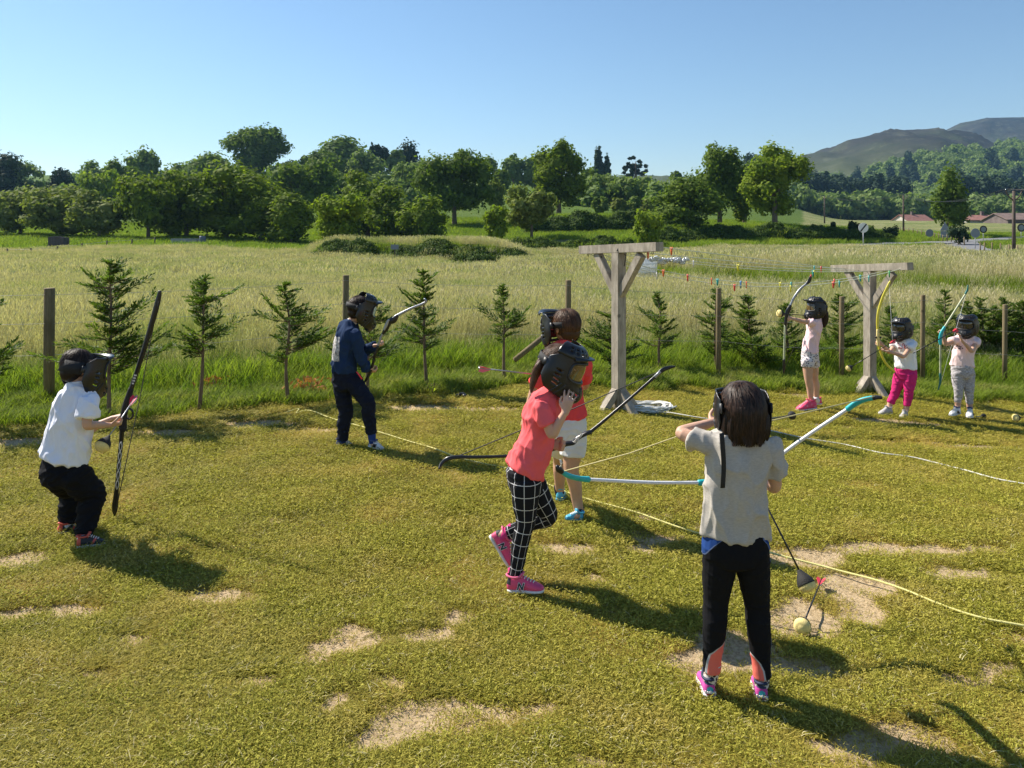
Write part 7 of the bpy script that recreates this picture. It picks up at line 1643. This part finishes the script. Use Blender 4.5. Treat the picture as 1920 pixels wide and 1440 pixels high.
# G's bow and arrow
dG = 8.72
bow('bright yellow bow held by the small girl in magenta leggings', [
 ('upper_limb', 'ybow', [(1669, 527, dG, 0.0080), (1666, 534, dG, 0.0144, 0.0096), (1655, 558, dG, 0.0152, 0.0096), (1647, 585, dG, 0.0144, 0.0096), (1645, 605, dG, 0.0144, 0.0096), (1646, 620, dG, 0.0128)]),
 ('riser', 'foam', [(1646, 618, dG, 0.0160), (1646, 632, dG, 0.0176, 0.0160), (1647, 648, dG, 0.0160)]), ('lower_limb', 'ybow', [(1647, 646, dG, 0.0120), (1651, 660, dG, 0.0128), (1661, 681, dG, 0.0128), (1678, 697, dG, 0.0104)])],
 [(1667, 533, dG - .01), (1672, 612, dG + .1), (1677, 696, dG - .01)], sm='wstring', sr=.002)
bm = bmesh.new(); tube(bm, [P(1641, 632, dG), P(1652, 633, dG)], .012, n=8); bm_obj('arrow_rest', bm, M['iron'], bpy.data.objects['bow.005'])
arrow('red fletched foam tipped arrow held low by the girl in magenta leggings', P(1679, 638, 8.62), P(1594, 689, 8.5), ('fletch_r', 'fletch_r', 'fletch_p'), 'foam', 'blk', foam=.036)
# H's bow and arrow
dH = 8.76
bow('slim pale green bow with dark teal tips held by the girl in grey leggings', [
 ('limb_tip', 'dkteal', [(1815, 535, dH, 0.0058), (1814, 543, dH, 0.0115, 0.0086), (1810, 551, dH, 0.0115)]), ('upper_limb', 'gbow', [(1811, 550, dH, 0.0094), (1792, 580, dH, 0.0101), (1770, 615, dH, 0.0108)]),
 ('riser', 'teal', [(1771, 613, dH, 0.0144), (1765, 625, dH, 0.0202, 0.0144), (1763, 637, dH, 0.0216, 0.0144), (1763, 646, dH, 0.0130)]), ('lower_limb', 'gbow', [(1763, 644, dH, 0.0101), (1763, 672, dH, 0.0101), (1763, 702, dH, 0.0101)]), ('limb_tip', 'dkteal', [(1763, 700, dH, 0.0122), (1763, 716, dH, 0.0130, 0.0086), (1759, 731, dH, 0.0058)])],
 [(1814, 541, dH), (1782, 655, dH + .1), (1762, 726, dH)], sm='wstring', sr=.0018)
arrow('long dark arrow with red fletching pointing down left from the girl in grey leggings', P(1796, 617, 8.62), P(1712, 662, 8.4), ('fletch_r', 'fletch_r', 'fletch_r'), None, 'blk', r=.0055)
# on the ground
def gpt(px, py, h): p = ground(px, py); p.z += h; return p
a = gpt(1500, 1052, .03); b = gpt(1512, 1112, .05); arrow('black arrow with black cone and foam tip hanging beside the grey T-shirt girl', P(1413, 900, 3.42), P(1507, 1086, 3.2), None, 'foam', 'blk', foam=.038)
arrow('arrow with red fletching and round yellow foam tip, lying nearest the camera', gpt(1541, 1098, .035), gpt(1506, 1188, .045), ('fletch_r', 'fletch_r', 'fletch_w'), 'foam', 'blk', foam=.041)
arrow('foam tip arrow lying cut by the right edge of the picture', P(1990, 776, 8.6), P(1908, 783, 8.4), None, 'foam', 'blk', foam=.042)
arrow('arrow with a black tip lying behind the white trainers at the right', gpt(1790, 790, .03) + V(.3, .1, 0), gpt(1843, 786, .035), None, 'rubber', 'silver', foam=.03)
# ---------------------------------------------------------------- haze
bm = bmesh.new(); box(bm, V(300, 1330, 165), V(2200, 0, 0), V(0, 1420, 0), V(0, 0, 190))
hz = bm_obj('haze', bm, None, smooth=False); m = bpy.data.materials.new('haze'); m.use_nodes = True; m.node_tree.nodes.clear(); pv = m.node_tree.nodes.new('ShaderNodeVolumePrincipled'); out = m.node_tree.nodes.new('ShaderNodeOutputMaterial')
pv.inputs['Color'].default_value = (.36, .66, 1, 1); pv.inputs['Density'].default_value = .00012; pv.inputs['Anisotropy'].default_value = .3; m.node_tree.links.new(pv.outputs[0], out.inputs['Volume']); hz.data.materials.append(m)
tag(hz, 'thin blue summer haze over the valley', kind='stuff')
